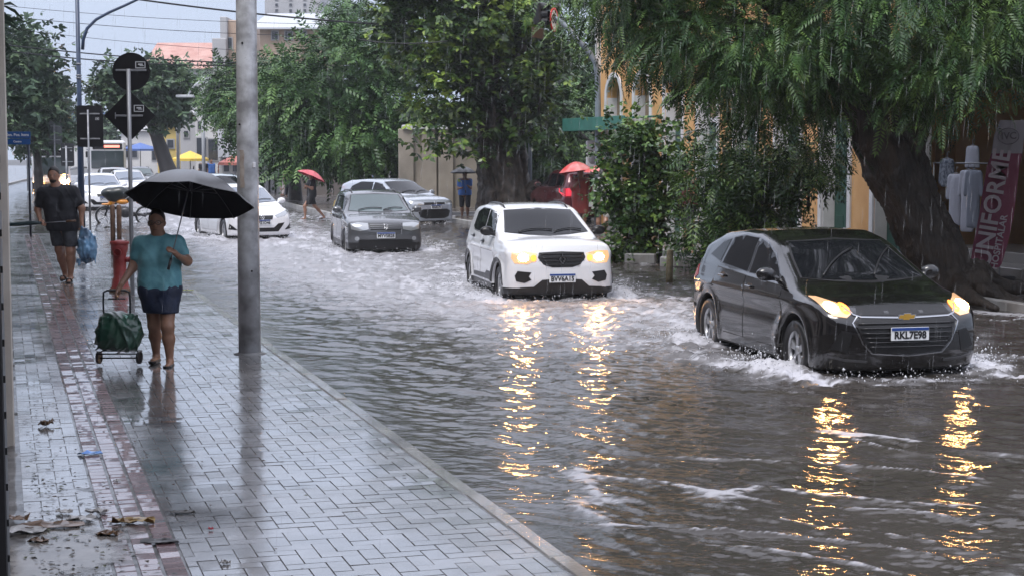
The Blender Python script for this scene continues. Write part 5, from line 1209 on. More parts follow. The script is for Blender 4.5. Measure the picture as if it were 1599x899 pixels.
def scatter(name, pos, out, scale, templates, m, parent, rng, down=.25, spread=.6, tintv=.06, tint=None):
    """pos (n,3) local; out (n,3) preferred direction; returns one mesh"""
    Vs, Fs, Ts = [], [], []; base = 0; n = len(pos); pick = rng.integers(0, len(templates), n)
    for ti, (TV, TF) in enumerate(templates):
        idx = np.where(pick == ti)[0]
        if not len(idx): continue
        x = out[idx] + rng.normal(0, spread, (len(idx), 3)); x[:,2] -= down; x /= np.linalg.norm(x, axis=1)[:,None]
        up = np.tile([0,0,1.0], (len(idx),1)) + rng.normal(0, .35, (len(idx),3)); y = np.cross(up, x); y /= np.maximum(np.linalg.norm(y, axis=1), 1e-6)[:,None]; z = np.cross(x, y)
        s = scale*rng.uniform(.65, 1.3, len(idx))
        P = (TV[None,:,0,None]*x[:,None,:] + TV[None,:,1,None]*y[:,None,:] + TV[None,:,2,None]*z[:,None,:])*s[:,None,None] + pos[idx][:,None,:]
        k = TV.shape[0]; f = np.array(TF); Q = (f[None]+np.arange(len(idx))[:,None,None]*k).reshape(-1, f.shape[1]) + base
        Vs.append(P.reshape(-1,3)); Fs.append(Q); base += len(idx)*k
        tt = rng.normal(0, tintv, len(idx)) + (tint[idx] if tint is not None else 0); Ts.append(np.repeat(tt, k))
    V = np.concatenate(Vs); Fa = np.concatenate(Fs)
    o = npmesh(name, V, Fa, m, parent)
    t = np.concatenate(Ts).astype(np.float32); a = o.data.attributes.new('tint', 'FLOAT', 'POINT')
    if len(o.data.vertices) == len(t): a.data.foreach_set('value', t)
    return o
def crown_points(blobs, n, rng, shell=.55, clump=90, cr=.45):
    """blobs: (centre, radii). clumps sit in the outer part of the blobs; fronds gather round the clump centres"""
    w = np.array([b[1][0]*b[1][1]*b[1][2] for b in blobs])**.75; w /= w.sum(); P, O, T = [], [], []
    for b, k in zip(blobs, np.round(w*clump).astype(int)):
        c, r = np.array(b[0]), np.array(b[1])
        for _ in range(max(1, k)):
            d = rng.normal(0, 1, 3); d /= np.linalg.norm(d); rad = rng.uniform(shell, 1.0)**.6
            cc = c + d*r*rad; m = max(3, int(n/clump*rng.uniform(.5, 1.5))); q = rng.normal(0, 1, (m,3))*cr*np.array([1,1,.7])*rng.uniform(.6,1.25)
            P.append(cc+q); oo = d[None]*.8 + q/np.maximum(np.linalg.norm(q,axis=1),.01)[:,None]*.7; O.append(oo); T.append(np.full(m, rng.normal(0,.045)))
    return np.concatenate(P), np.concatenate(O), np.concatenate(T)
BARK = bark('dark wet bark', (.014,.011,.009), (.045,.035,.027))
BARK2 = bark('rooty grey bark', (.020,.016,.013), (.075,.06,.048), 5)
FR = [frond_template(8, .30, .075, .45, s) for s in range(4)]
FR2 = [frond_template(5, .36, .13, .30, s) for s in range(3)]
LS = [leaf_simple(5, .55, .30, s) for s in range(4)]
LB = [leaf_template(6, .62, .36, s) for s in range(4)]
def tree(label, base, crown_blobs, trunk, n, clump, cr, scale, tmpl, m, down=.25, shell=.5, name='street_tree', group=None, bark=BARK, h=.04, seed=1, limbs=(), extra=None, spread=.6, cat='tree', ridge=None):
    rng = np.random.default_rng(seed); t = thing(name, base, label, cat, group); b = Vector(base)
    sd = SDF(h, .10)
    for ch in [trunk]+list(limbs): sd.chain([Vector(p)-b for p, r in ch], [r for p, r in ch])
    if extra: extra(sd, b)
    sd.build('trunk', bark, t, post=ridger([Vector(p)-b for p, r in trunk], ridge[0], ridge[1]) if ridge else None)
    P, O, T = crown_points([(np.array(c)-np.array(base), r) for c, r in crown_blobs], n, rng, shell, clump, cr)
    scatter('crown', P, O, scale, tmpl, m, t, rng, down, spread, tint=T); return t
def px_blob(px, py, d, rx, ry, rd):
    c = A(px, py, d); q = d/FPX; return ((c.x, c.y, c.z), (rx*q, rd, ry*q))
LM_NEEM = leaf_mat('neem leaves', (.018,.048,.015), (.048,.105,.030), (.13,.22,.055), .55, .42, 5)
LM_FIC = leaf_mat('ficus leaves', (.016,.038,.012), (.050,.10,.020), (.22,.31,.05), .7, .33, 5)
LM_MID = leaf_mat('street tree leaves', (.020,.055,.016), (.050,.115,.030), (.12,.21,.06), .6, .45, 4)
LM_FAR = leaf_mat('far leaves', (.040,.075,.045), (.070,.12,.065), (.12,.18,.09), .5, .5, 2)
LM_BUSH = leaf_mat('broad bush leaves', (.024,.060,.018), (.070,.15,.038), (.22,.34,.08), 2.0, .28, 7)
# --- the big leaning tree on the right
d_ = 24.4; g = lambda x, y, dd=0: A(x, y, d_+dd)
base = G(1500, 462, .1); base.y = 24.4; base.x = A(1500,462,24.4).x; base.z = .05
def roots(sd, b):
    rg = random.Random(3)
    for k in range(13):
        a = rg.uniform(0, 2*math.pi); L_ = rg.uniform(.7,1.5); p0 = Vector((rg.uniform(-.1,.1),0,.38))+Vector((math.cos(a)*.25,math.sin(a)*.25,0)); p1 = Vector((math.cos(a)*L_*.6,math.sin(a)*L_*.5,.14)); p2 = Vector((math.cos(a+.3)*L_,math.sin(a+.3)*L_,-.02))
        sd.chain([p0,p1,p2], [.13,.09,.05])
    for k in range(16):     # buttressed ridges along the trunk
        a = rg.uniform(0, 2*math.pi); r_ = .34; o = Vector((math.cos(a)*r_, math.sin(a)*r_, 0))
        sd.chain([g(1482,440)-b+o*1.15, g(1440,355)-b+o*1.0, g(1396,260)-b+o*.95, g(1360,180)-b+o*.8], [.09,.065,.06,.05], .025)
bl = [px_blob(x, y, 24.4+dd, rx, ry, rd) for x, y, rx, ry, dd, rd in (
    (940,-25,50,30,1,1.2),(985,0,50,42,.8,1.4),(1040,30,50,45,.6,1.4),(1150,80,55,40,.4,1.2),(1000,30,60,48,.6,1.2),(1085,60,90,62,0,1.8),(1210,70,130,95,-.5,2.0),(1130,112,50,30,.8,1.0),(1240,145,80,52,.4,.9),(1255,205,40,60,.4,.6),(1190,175,45,35,.7,.7),
    (1360,20,150,90,-1,2.0),(1480,62,90,66,-1.5,1.6),(1560,22,110,62,-1.2,1.8),(1478,138,45,42,-1.6,.9),(1440,120,50,50,-1.5,.8),(1590,50,50,36,-1.6,.8),(1690,10,110,90,-1,1.8),
    (1300,-90,260,80,0,2.6),(1060,-90,140,70,0,2.2),(1560,-100,200,80,0,2.4),(1440,-200,300,80,1,2.6),(1150,-190,200,70,1,2.2),(1350,-330,330,90,1,3.5),(1300,-470,280,90,2,3.5),(1250,-620,240,90,2,3.2),(1550,-450,200,120,0,3.0),(960,-520,200,90,3,2.2),(1020,-760,180,60,2,2.2))]
tree('huge leaning tree with drooping feathery leaves over the black hatchback', base, bl,
     [(g(1490,485),.50),(g(1462,400),.42),(g(1432,340),.39),(g(1400,270),.42),(g(1380,215),.44)], 34000, 700, .31, .31, FR, LM_NEEM, down=.40, shell=.35, h=.032, ridge=(.075, 17), seed=11, extra=roots,
     limbs=[[(g(1395,215),.42),(g(1350,150),.30),(g(1300,90),.22),(g(1230,20),.17),(g(1140,-60),.1)], [(g(1395,215),.40),(g(1372,120),.26),(g(1362,30),.2),(g(1380,-80),.12)], [(g(1415,200),.30),(g(1450,100),.18),(g(1530,10),.12),(g(1600,-60),.08)],
            [(g(1350,150),.22),(g(1290,160),.16),(g(1200,120),.10),(g(1080,80),.06)], [(g(1300,90),.15),(g(1150,40),.09),(g(1000,20),.05)]])
# --- ficus with aerial roots
d_ = 53.0
base = Vector((A(792,330,53).x, 53, .05))
def aerial(sd, b):
    rg = random.Random(8); g = lambda x, y, dd=0: A(x, y, 53+dd)
    for k in range(30):
        x0 = rg.uniform(752, 822); dd = rg.uniform(-.75, .3); y0 = rg.uniform(60, 200); xt = x0-25+rg.uniform(-12,12)
        sd.chain([g(xt, y0, dd)-b, g((x0+xt)/2+rg.uniform(-6,6), (y0+330)/2, dd*1.1)-b, g(x0+rg.uniform(-10,16), 342, dd*1.2)-b], [.05, .06, .12], .05)
    for k in range(9):
        x0 = rg.uniform(700, 870); y0 = rg.uniform(40,150); L_ = rg.uniform(60,150)
        sd.chain([g(x0,y0,-1.3)-b, g(x0+rg.uniform(-4,4),y0+L_,-1.3)-b], [.022,.018], .02)
    for k in range(8):
        sd.chain([g(815,300,-.4)-b, g(835+rg.uniform(-8,18),rg.uniform(285,320),-.6)-b, g(850+rg.uniform(0,30),342,-.7)-b], [.12,.07,.05], .05)
bl = [px_blob(x, y, 53+dd, rx, ry, rd) for x, y, rx, ry, dd, rd in (
    (690,60,80,70,-.5,2.0),(640,20,50,55,-.6,1.2),(700,135,65,50,-1.2,1.2),(680,185,36,26,-1.5,.8),(745,20,80,60,-1,2.0),(830,90,50,55,-1,1.4),(845,150,36,38,-1.2,1.0),(800,170,50,45,-1.0,1.0),(780,70,60,60,.5,1.6),(845,205,22,20,-1,.6),(735,225,30,18,-1.4,.5),(750,-50,120,50,0,2.4),(820,15,50,50,-.3,1.4))]
g = lambda x, y, dd=0: A(x, y, 53+dd)
tree('rooty ficus with hanging aerial roots and lime green leaf tips', base, bl, [(g(792,348),1.0),(g(785,270),.72),(g(765,200),.62),(g(752,140),.5),(g(758,60),.36),(g(762,-30),.2)], 5600, 210, .42, .40, LS, LM_FIC, down=.15, shell=.6, h=.045, ridge=(.12, 20), bark=BARK2, seed=21, extra=aerial,
     limbs=[[(g(752,140),.34),(g(700,80),.2),(g(660,40),.12)], [(g(760,120),.32),(g(810,70),.2),(g(840,20),.1)]], name='ficus_tree')
# --- dark trees behind the ficus
for i, (px, pw, lab, sd_, y0, y1, dd) in enumerate(((900,60,'dark tree between the ficus and the orange building',31,60,285,66),(850,50,'shadowy tree close behind the ficus trunk',32,150,290,60),(905,60,'palmlike pale top rising behind the round road sign',33,-30,70,78))):
    base = Vector((A(px,320,dd).x, dd, .1)); g = lambda x, y: A(x, y, dd)
    if i == 2:
        rng = np.random.default_rng(5); t = thing('palm_tree', base, lab, 'palm'); mb = MB(); c = A(px-35,6,dd)-base; mb.tube([(0,0,0),(c.x*.5,0,c.z*.5),(c.x,0,c.z)], [.22,.16,.13], 10); mb.build('trunk', BARK, t)
        n = 16; an = np.linspace(0, 2*math.pi, n+1)[:-1]; out = np.stack([np.cos(an), np.sin(an), np.full(n,.45)], 1)
        scatter('crown', np.tile([c.x,c.y,c.z],(n,1)), out, 2.4, [frond_template(20,.30,.03,.55,1)], LM_MID, t, rng, 0, .12); continue
    bl = [px_blob(px, y, dd, pw*.8, 45, 2.0) for y in range(y0+20, y1, 45)] + ([px_blob(px-10, y0+60, dd-1, pw, 60, 2.0)] if i == 0 else [])
    tree(lab, base, bl, [(g(px,320),.35),(g(px-4,200),.28),(g(px,y0+30),.15)], 2600, 120, .5, .62, FR2, LM_NEEM, down=.5, seed=sd_, h=.06)
# --- broad green street trees, second block
for (lab, px, d0, bl_, seed, n, trunkx, sc) in (
    ('large green street tree whose crown fills the middle left', 548, 66, ((548,112,88,62,0,3),(600,150,70,80,-.5,2.5),(500,160,80,70,-.8,2.5),(470,118,48,44,.3,2),(560,205,90,55,-1,2.5),(630,215,50,45,-.8,2),(585,50,38,30,.5,2.0),(620,60,55,60,0,2.5),(490,230,60,40,-.6,2)), 41, 5200, 556, .62),
    ('street tree with dark slim trunk just right of the steel pole', 462, 70, ((455,160,56,52,0,2.2),(430,190,42,45,-.5,1.6),(470,215,55,40,-.8,1.8),(405,155,32,30,.5,1.5),(448,118,32,24,.5,1.4)), 42, 2800, 462, .58),
    ('smaller green tree left of the steel pole', 366, 80, ((358,132,28,28,0,1.6),(380,160,40,45,-.5,1.8),(350,140,26,30,.3,1.4),(392,205,24,26,.3,1.2),(376,112,18,14,0,.9)), 43, 2000, 384, .55),
    ('airy pale green treetop against the roofs', 520, 88, ((532,14,22,16,0,1.2),(552,40,32,22,0,1.5)), 44, 900, 520, .6)):
    base = Vector((A(px,310,d0).x, d0, .12)); g = lambda x, y: A(x, y, d0)
    bl = [px_blob(x, y, d0+dd, rx, ry, rd) for x, y, rx, ry, dd, rd in bl_]
    tree(lab, base, bl, [(Vector((g(trunkx,316).x,d0,.05)),.30),(g(trunkx-3,260),.22),(g((trunkx+px)/2,180),.16),(g(px,110),.08)], n, int(n/24), .48, sc, FR2, LM_MID, down=.3, seed=seed, h=.05, group='green street trees of the second block')
for px, lab, dd in ((578,'thin dark trunk under the big green crown, left one',68),(604,'thin dark trunk under the big green crown, right one',69),(645,'slim dark tree trunk at the end of the beige wall',64)):
    p = A(px, 300, dd); t = thing('young_tree', (p.x,dd,.12), lab, 'tree'); g = lambda x, y: A(x, y, dd)-Vector((p.x,dd,.12))
    mb = MB(); mb.tube([(0,0,0), g(px-3,270), g(px+4,220)], [.16,.13,.10], 10); mb.build('trunk', BARK, t)
    rng = np.random.default_rng(px); P, O, T = crown_points([((g(px+4,205).x, 0, g(px+4,205).z),(.9,.9,.7))], 260, rng, .2, 12, .4); scatter('crown', P, O, .6, FR2, LM_NEEM, t, rng, .4, tint=T)
# --- far trees
for k, (lab, d0, cx_, bl_, n, seed, tr) in enumerate((
    ('nearest leafy tree of the left row, behind the blue street sign', 84, 40, ((30,80,32,40,0,2),(45,120,36,45,0,2),(30,160,34,45,0,2),(58,170,34,40,0,2),(48,205,44,26,0,2)), 2600, 51, 60),
    ('second leafy tree of the left row, sloping down to the street', 108, 66, ((52,135,30,30,0,2),(72,165,26,32,0,2),(78,200,22,26,0,2),(60,215,30,22,0,2)), 1700, 52, 66),
    ('farthest leafy tree of the left row', 135, 84, ((84,185,14,26,0,2),(86,210,14,20,0,2)), 900, 53, 84))):
    base = Vector((A(cx_,260,d0).x, d0, .1)); g = lambda x, y: A(x, y, d0)
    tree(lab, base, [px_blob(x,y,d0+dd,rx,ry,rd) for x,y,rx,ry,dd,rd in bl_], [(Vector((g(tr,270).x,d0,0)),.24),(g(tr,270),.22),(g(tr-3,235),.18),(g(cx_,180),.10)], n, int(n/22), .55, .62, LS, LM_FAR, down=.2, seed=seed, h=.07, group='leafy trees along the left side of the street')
base = Vector((A(262,268,86).x, 86, .1)); g = lambda x, y: A(x, y, 86)
tree('round crowned tree with a dark leaning trunk behind the signs', base, [px_blob(x,y,86,rx,ry,rd) for x,y,rx,ry,rd in ((195,135,42,26,2),(240,130,50,30,2.4),(275,135,28,26,2),(180,155,30,20,1.6),(225,165,46,24,2),(262,165,36,24,1.8))],
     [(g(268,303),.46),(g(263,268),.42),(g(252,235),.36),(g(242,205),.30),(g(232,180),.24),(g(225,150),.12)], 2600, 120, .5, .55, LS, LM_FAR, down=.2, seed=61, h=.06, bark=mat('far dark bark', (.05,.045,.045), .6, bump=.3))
base = Vector((A(172,262,150).x, 150, .1)); g = lambda x, y: A(x, y, 150)
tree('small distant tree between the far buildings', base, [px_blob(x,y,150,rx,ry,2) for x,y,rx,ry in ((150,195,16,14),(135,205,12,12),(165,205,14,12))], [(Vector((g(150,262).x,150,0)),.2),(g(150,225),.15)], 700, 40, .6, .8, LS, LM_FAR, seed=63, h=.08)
# --- broad leaved young tree and shrubs by the far kerb
def shrub(name, label, base, bl, stems, n, clump, cr, sc, tm, m, seed, down=.3, cat='shrub'):
    rng = np.random.default_rng(seed); t = thing(name, base, label, cat); b = Vector(base); mb = MB()
    for st, r in stems: mb.tube([p-b for p in st], [r*(1-.5*i/(len(st)-1)) for i in range(len(st))], 8)
    mb.build('stem', BARK2, t); P, O, T = crown_points([(np.array(c)-np.array(base), r) for c, r in bl], n, rng, .3, clump, cr)
    scatter('foliage', P, O, sc, tm, m, t, rng, down, .6, tint=T); return t
d_ = 33.2; base = Vector((A(1008,405,d_).x, d_, .08)); g = lambda x, y: A(x, y, d_)
bl = [px_blob(x,y,d_+dd,rx,ry,rd) for x,y,rx,ry,dd,rd in ((1005,200,50,28,0,.6),(985,240,48,38,0,.7),(1035,245,42,36,0,.6),(965,290,36,30,0,.5),(1010,290,55,34,-.2,.7),(985,330,48,30,0,.6),(1035,330,38,30,0,.6),(1000,365,44,26,0,.6),(985,392,34,16,0,.5),(1065,290,22,20,0,.4))]
shrub('broadleaf_tree', 'bushy young tree of big glossy leaves behind the white hatchback', base, bl, [([g(1008,410),g(1012,330),g(1005,240),g(1008,190)],.05), ([g(1030,410),g(1036,340),g(1042,260)],.04), ([g(985,410),g(975,330),g(968,280)],.035)], 1250, 120, .22, .30, LB, LM_BUSH, 71, .35, 'tree')
d_ = 30.5; base = Vector((A(1130,405,d_).x, d_, .08)); g = lambda x, y: A(x, y, d_)
bl = [px_blob(x,y,d_+dd,rx,ry,rd) for x,y,rx,ry,dd,rd in ((1150,225,46,26,0,.7),(1120,275,48,34,0,.7),(1175,275,55,36,0,.8),(1215,270,30,24,0,.6),(1130,325,44,34,0,.7),(1190,325,50,30,0,.7),(1105,375,26,24,0,.4),(1140,360,40,26,0,.6),(1215,330,40,14,0,.5),(1092,395,16,20,-.2,.3))]
shrub('slender_leaved_tree', 'dense small tree of slender leaves left of the black hatchback', base, bl, [([g(1130,410),g(1135,330),g(1150,240)],.06), ([g(1150,410),g(1185,330),g(1200,270)],.045), ([g(1100,410),g(1098,380)],.03)], 1900, 150, .22, .34, [frond_template(5,.42,.10,.5,s) for s in range(3)], LM_BUSH, 72, .45, 'tree')
bl = [px_blob(x,y,30,rx,ry,.6) for x,y,rx,ry in ((1272,245,42,20),(1255,275,22,18))]
shrub('hanging_branch_shrub', 'leafy sprig below the crown against the green doors', Vector((A(1262,300,30).x,30,.1)), bl, [([A(1262,330,30),A(1265,240,30)],.03)], 330, 30, .16, .34, [frond_template(5,.42,.10,.5,s) for s in range(3)], LM_BUSH, 73, .4)
# leaf litter and weeds on the far bed
rng = np.random.default_rng(9)
def litter(name, n, fn, z, sc, cols, seed, lab=None):
    rng = np.random.default_rng(seed); V, F, mi = [], [], []
    for k in range(n):
        p = fn(rng); a = rng.uniform(0, 6.28); L_ = sc*rng.uniform(.5,1.4); w_ = L_*rng.uniform(.35,.6); c, s = math.cos(a), math.sin(a); b = len(V); zt = z+rng.uniform(.004,.014)
        for x, y, h_ in ((-.5,0,0),(0,-.5,.3),(.5,0,.1),(0,.5,.3),(0,0,0)): V.append((p[0]+c*x*L_-s*y*w_, p[1]+s*x*L_+c*y*w_, zt+h_*L_*rng.uniform(0,.5)))
        F += [(b,b+1,b+4),(b+1,b+2,b+4),(b+2,b+3,b+4),(b+3,b,b+4)]; mi += [int(rng.integers(0,len(cols)))]*4
    o = npmesh(name, V, np.array(F), cols, mi=mi); return setp(o, kind='stuff')
LC = [M('dead leaf brown', (.06,.035,.015), .45), M('dead leaf dark', (.02,.016,.010), .35), M('leaf olive', (.07,.075,.02), .45), M('leaf ochre', (.16,.09,.025), .45)]
litter('fallen_leaves_far', 900, lambda r: (lambda q: (q.x, q.y))(UV(r.uniform(15,45), 13.6+abs(r.normal(0,1.0)))), .10, .09, LC, 91)
def near_l(r):
    if r.random() < .62: u = 8+abs(r.normal(0,3.0)); v = .10+abs(r.normal(0,.28))
    else: u = r.uniform(8, 30); v = r.uniform(.1, 2.7)**1.0*(.35 if r.random() < .6 else 1)
    q = UV(u, min(v, 2.6)); return (q.x, q.y)
litter('fallen_leaves_near', 620, near_l, .040, .038, LC[:3]+[M('leaf dark wet', (.012,.012,.010), .3)], 92)
rg = np.random.default_rng(12)
grass = []
# ------------------------------------------------------------------ people (each body one continuous surface, clothes fitted over it)
HAIR = M('black hair', (.012,.010,.009), .5)
def person(label, base, J, skin, h=.011, s=1.0, heavy=1.0, top=None, bottom=None, hair='short', shoes=None, glasses=False, rz=0, female=False, group=None, hands=True):
    """J: joints in local metres: head, neck, shL shR elL elR haL haR hipL hipR knL knR anL anR toeL toeR (x right of view, y away, z up)"""
    t = thing('person', base, label, 'person', group, rz=rz); J = {k: Vector(v)*s for k, v in J.items()}; W = heavy*s
    b = SDF(h, .035*s)
    hd = J['head']; fw = J.get('face', Vector((0,-1,0))); fw = fw.normalized(); side = fw.cross(Vector((0,0,1))).normalized()
    b.ell(hd+Vector((0,0,.018))*s, (.078*s,.094*s,.108*s)); b.ell(hd+fw*.022*s+Vector((0,0,-.055))*s, (.058*s,.062*s,.062*s))
    b.cap(hd+fw*.085*s+Vector((0,0,.012))*s, hd+fw*.104*s+Vector((0,0,-.022))*s, .009*s, .017*s, .012*s)            # nose
    b.cap(hd+fw*.082*s-side*.018*s+Vector((0,0,-.058))*s, hd+fw*.082*s+side*.018*s+Vector((0,0,-.058))*s, .010*s, k=.01*s)  # lips
    for q in (-1, 1):
        b.ell(hd+side*q*.080*s+Vector((0,0,-.008))*s, (.014*s,.022*s,.032*s), .01*s)
        b.cap(hd+fw*.082*s+side*q*.015*s+Vector((0,0,.032))*s, hd+fw*.072*s+side*q*.048*s+Vector((0,0,.030))*s, .010*s, k=.012*s)
    b.cap(J['neck'], hd+Vector((0,0,-.06))*s, .062*W, .052*s)
    sh = (J['shL']+J['shR'])/2; hp = (J['hipL']+J['hipR'])/2
    b.cap(J['shL'], J['shR'], .068*W); b.cap(sh, J['neck'], .075*W, .062*W)
    up = (sh-hp); a = J['shL']*.55+J['shR']*.45; c = J['shL']*.45+J['shR']*.55
    for q, A_ in ((1, 'L'), (-1, 'R')):
        cx = (J['sh'+A_]-sh)*.48; b.chain([sh+cx-up*.12, sh+cx*.95-up*.40, hp+(J['hip'+A_]-hp)*.9+up*.22, J['hip'+A_]+up*.02], [.108*W,.108*W,(.112 if not female else .118)*W,(.112 if not female else .124)*W], .06*s)
        if female: b.ell(sh+cx*.95-up*.28+fw*.085*s, (.075*W,.07*W,.07*W), .05*s)
        b.chain([J['sh'+A_], J['el'+A_], J['wr'+A_] if 'wr'+A_ in J else J['ha'+A_]], [.056*W,.043*W,.028*s])
        b.chain([J['hip'+A_]-up*.02, J['kn'+A_], (J['kn'+A_]*.62+J['an'+A_]*.38)+Vector((0,.012,0))*s, J['an'+A_]], [.098*W,.058*W,.056*W,.036*s])
        b.cap(J['an'+A_]+Vector((0,.02,-.035))*s, J['toe'+A_], .036*s, .026*s)
        w_ = J['wr'+A_] if 'wr'+A_ in J else J['ha'+A_]; ha = J['ha'+A_]
        if hands:                                  # palm, four curled fingers, thumb
            d = (ha-w_); d = d.normalized() if d.length > .01 else Vector((0,0,-1)); cu = J.get('curl'+A_, Vector((0,-1,0))).normalized(); sd_ = d.cross(cu).normalized()
            pc = w_+d*.045*s; b.cap(w_+d*.015*s, w_+d*.065*s, .026*s, .030*s, .02*s)
            for k, L_ in enumerate((.82,1,.95,.75)):
                o = sd_*(-.030+.020*k)*s; f0 = w_+d*.085*s+o; f1 = f0+d*.028*L_*s+cu*.014*s; f2 = f1+cu*.032*L_*s; f3 = f2-d*.024*L_*s+cu*.004*s
                b.chain([f0,f1,f2,f3], [.0115*s,.0105*s,.0095*s,.0085*s], .006*s)
            th = w_+d*.03*s-sd_*.030*s; b.chain([th, th+d*.022*s-sd_*.016*s+cu*.016*s, th+d*.040*s-sd_*.004*s+cu*.034*s], [.014*s,.012*s,.010*s], .008*s)
        else: b.cap(w_, ha, .03*s, .032*s)
    b.build('body', skin, t)
    hr = SDF(h, .02*s)
    if hair == 'short': hr.ell(hd+Vector((0,0,.034))*s-fw*.008*s, (.084*s,.100*s,.108*s)); hr.cut(hd+fw*.052*s+Vector((0,0,.055))*s, fw*1.0+Vector((0,0,-.9))); hr.cut(hd+Vector((0,0,-.02))*s, Vector((0,0,-1))+fw*.4)
    else:
        hr.ell(hd+Vector((0,0,.030))*s-fw*.012*s, (.085*s,.102*s,.110*s)); hr.ell(hd-fw*.10*s+Vector((0,0,.0))*s, (.05*s,.05*s,.055*s)); hr.cut(hd+fw*.045*s+Vector((0,0,.060))*s, fw*1.0+Vector((0,0,-.7)))
    hr.build('hair', HAIR, t)
    if h < .015:
        for q in (-1, 1):
            e = hd+fw*.083*s+side*q*.031*s+Vector((0,0,.012))*s; mb = MB(); mb.sphere(e, .0125*s, 1, .7, .7, 10, 6); o = mb.build('eye', M('eye white', (.5,.48,.45), .2), t)
            mb = MB(); mb.sphere(e+fw*.006*s, .0065*s, 1, .7, 1, 8, 6); mb.build('iris', HAIR, o)
        mb = MB(); m0 = hd+fw*.0925*s+Vector((0,0,-.058))*s; mb.tube([m0-side*.022*s-fw*.004*s, m0, m0+side*.022*s-fw*.004*s], .0035*s, 6); mb.build('mouth', M('lip line', (.09,.03,.025), .5), t)
    if glasses:
        mb = MB()
        for q in (-1, 1):
            c_ = hd+fw*.100*s+side*q*.033*s+Vector((0,0,.012))*s; mb.tube([c_+side*.027*math.cos(a)*s+Vector((0,0,.020*math.sin(a)))*s for a in np.linspace(0,2*math.pi,15)], .0035*s, 5, cap=False)
            mb.tube([c_+side*q*.027*s, hd+side*q*.086*s+Vector((0,0,.008))*s], .003*s, 5)
        mb.tube([hd+fw*.102*s-side*.008*s+Vector((0,0,.014))*s, hd+fw*.102*s+side*.008*s+Vector((0,0,.014))*s], .003*s, 5); mb.build('glasses', BLACKPL, t)
    if top:
        m_, hem, slv, ex = top; c_ = SDF(h, .045*s); e = ex*s
        c_.cap(J['shL'], J['shR'], .072*W+e); c_.cap(sh, J['neck']-Vector((0,0,.03))*s, .080*W+e, .066*W+e)
        for A_ in 'LR':
            cx = (J['sh'+A_]-sh)*.48; c_.chain([sh+cx-up*.12, sh+cx*.95-up*.40, hp+(J['hip'+A_]-hp)*.9+up*.22, J['hip'+A_]-up*.05], [.108*W+e,.110*W+e,.116*W+e*1.4,.122*W+e*1.6], .06*s)
            if female: c_.ell(sh+cx*.95-up*.28+fw*.088*s, (.078*W+e,.07*W+e,.072*W+e), .05*s)
            if slv > 0: q = J['sh'+A_].lerp(J['el'+A_], slv); c_.cap(J['sh'+A_], q, .060*W+e, .054*W+e*1.5); 
        rgs = random.Random(int(abs(hem*991)))
        for k in range(10 if h < .015 else 0):    # soft folds round the waist
            zz = hp.z+up.z*rgs.uniform(-.02,.5); a = rgs.uniform(-1.2,1.2); o_ = Vector((math.sin(a)*.16*W, 0, 0))+fw*(math.cos(a)*.115*W+e); p_ = Vector((hp.x,hp.y,zz))+o_
            c_.cap(p_, p_+Vector((rgs.uniform(-.09,.09),0,rgs.uniform(-.05,.03)))*s, .012*s, .008*s, .03*s)
        c_.cut((0,0,hp.z+hem*s), (0,0,-1)); c_.cut(J['neck']+fw*.045*s+Vector((0,0,.012))*s, Vector((0,0,1))+fw*.55)
        c_.build('shirt', m_, t, post=crumple(.007*s, 8, 3) if h < .015 else None)
    if bottom:
        kind, m_, hemz = bottom; c_ = SDF(h, .05*s)
        if kind == 'skirt':
            for A_ in 'LR':
                k_ = Vector(J['kn'+A_]); q = Vector((k_.x*.95, k_.y*.7, hemz*s-.03)); c_.cap(J['hip'+A_]+up*.16, J['hip'+A_], .118*W,.132*W); c_.cap(J['hip'+A_], q, .132*W, .098*W)
            c_.cap((J['knL']+J['knR'])/2*.5+hp*.5, Vector(((J['knL'].x+J['knR'].x)/2,0,hemz*s-.02)), .12*W, .11*W)
        else:
            for A_ in 'LR':
                sx_ = Vector((.012 if A_ == 'L' else -.012,0,0)); c_.cap(J['hip'+A_]+up*.14, J['hip'+A_], .112*W, .108*W); c_.cap(J['hip'+A_]+sx_, J['kn'+A_]+sx_, .104*W, .078*W, .012*s)
                if kind == 'trousers': c_.cap(J['kn'+A_], J['an'+A_], .078*W, .055*s)
        c_.cut((0,0,hemz*s), (0,0,-1)); c_.cut(hp+up*.22, (0,0,1)); c_.build('skirt' if kind == 'skirt' else kind, m_, t, post=crumple(.006*s, 9, 6) if h < .015 else None)
    if shoes:
        for A_ in 'LR':
            a_, o_ = J['an'+A_], J['toe'+A_]; c_ = SDF(h, .02*s); c_.cap(a_+Vector((0,.035,-.055))*s, o_+Vector((0,-.01,-.006))*s, .036*s, .036*s); c_.cut((0,0,min(a_.z-.07*s, o_.z+.004)), (0,0,1) if shoes[1] == 'sole' else (0,0,1))
            if shoes[1] == 'slip':
                c_ = SDF(h, .02*s); c_.cap(a_+Vector((0,.04,-.055))*s, o_, .040*s, .040*s); c_.cap(o_, a_*.35+o_*.65+Vector((0,0,.01)), .041*s,.043*s); c_.cut((0,0,a_.z-.045*s), (0,0,1))
            c_.build('shoe', shoes[0], t)
            if shoes[1] == 'sole':
                mb = MB(); m0 = o_*.7+a_*.3; mb.tube([m0+Vector((-.048,0,-.03))*s, m0+Vector((-.03,0,.015))*s, m0+Vector((.03,0,.015))*s, m0+Vector((.048,0,-.03))*s], .012*s, 6); mb.build('strap', shoes[0], t)
    return t

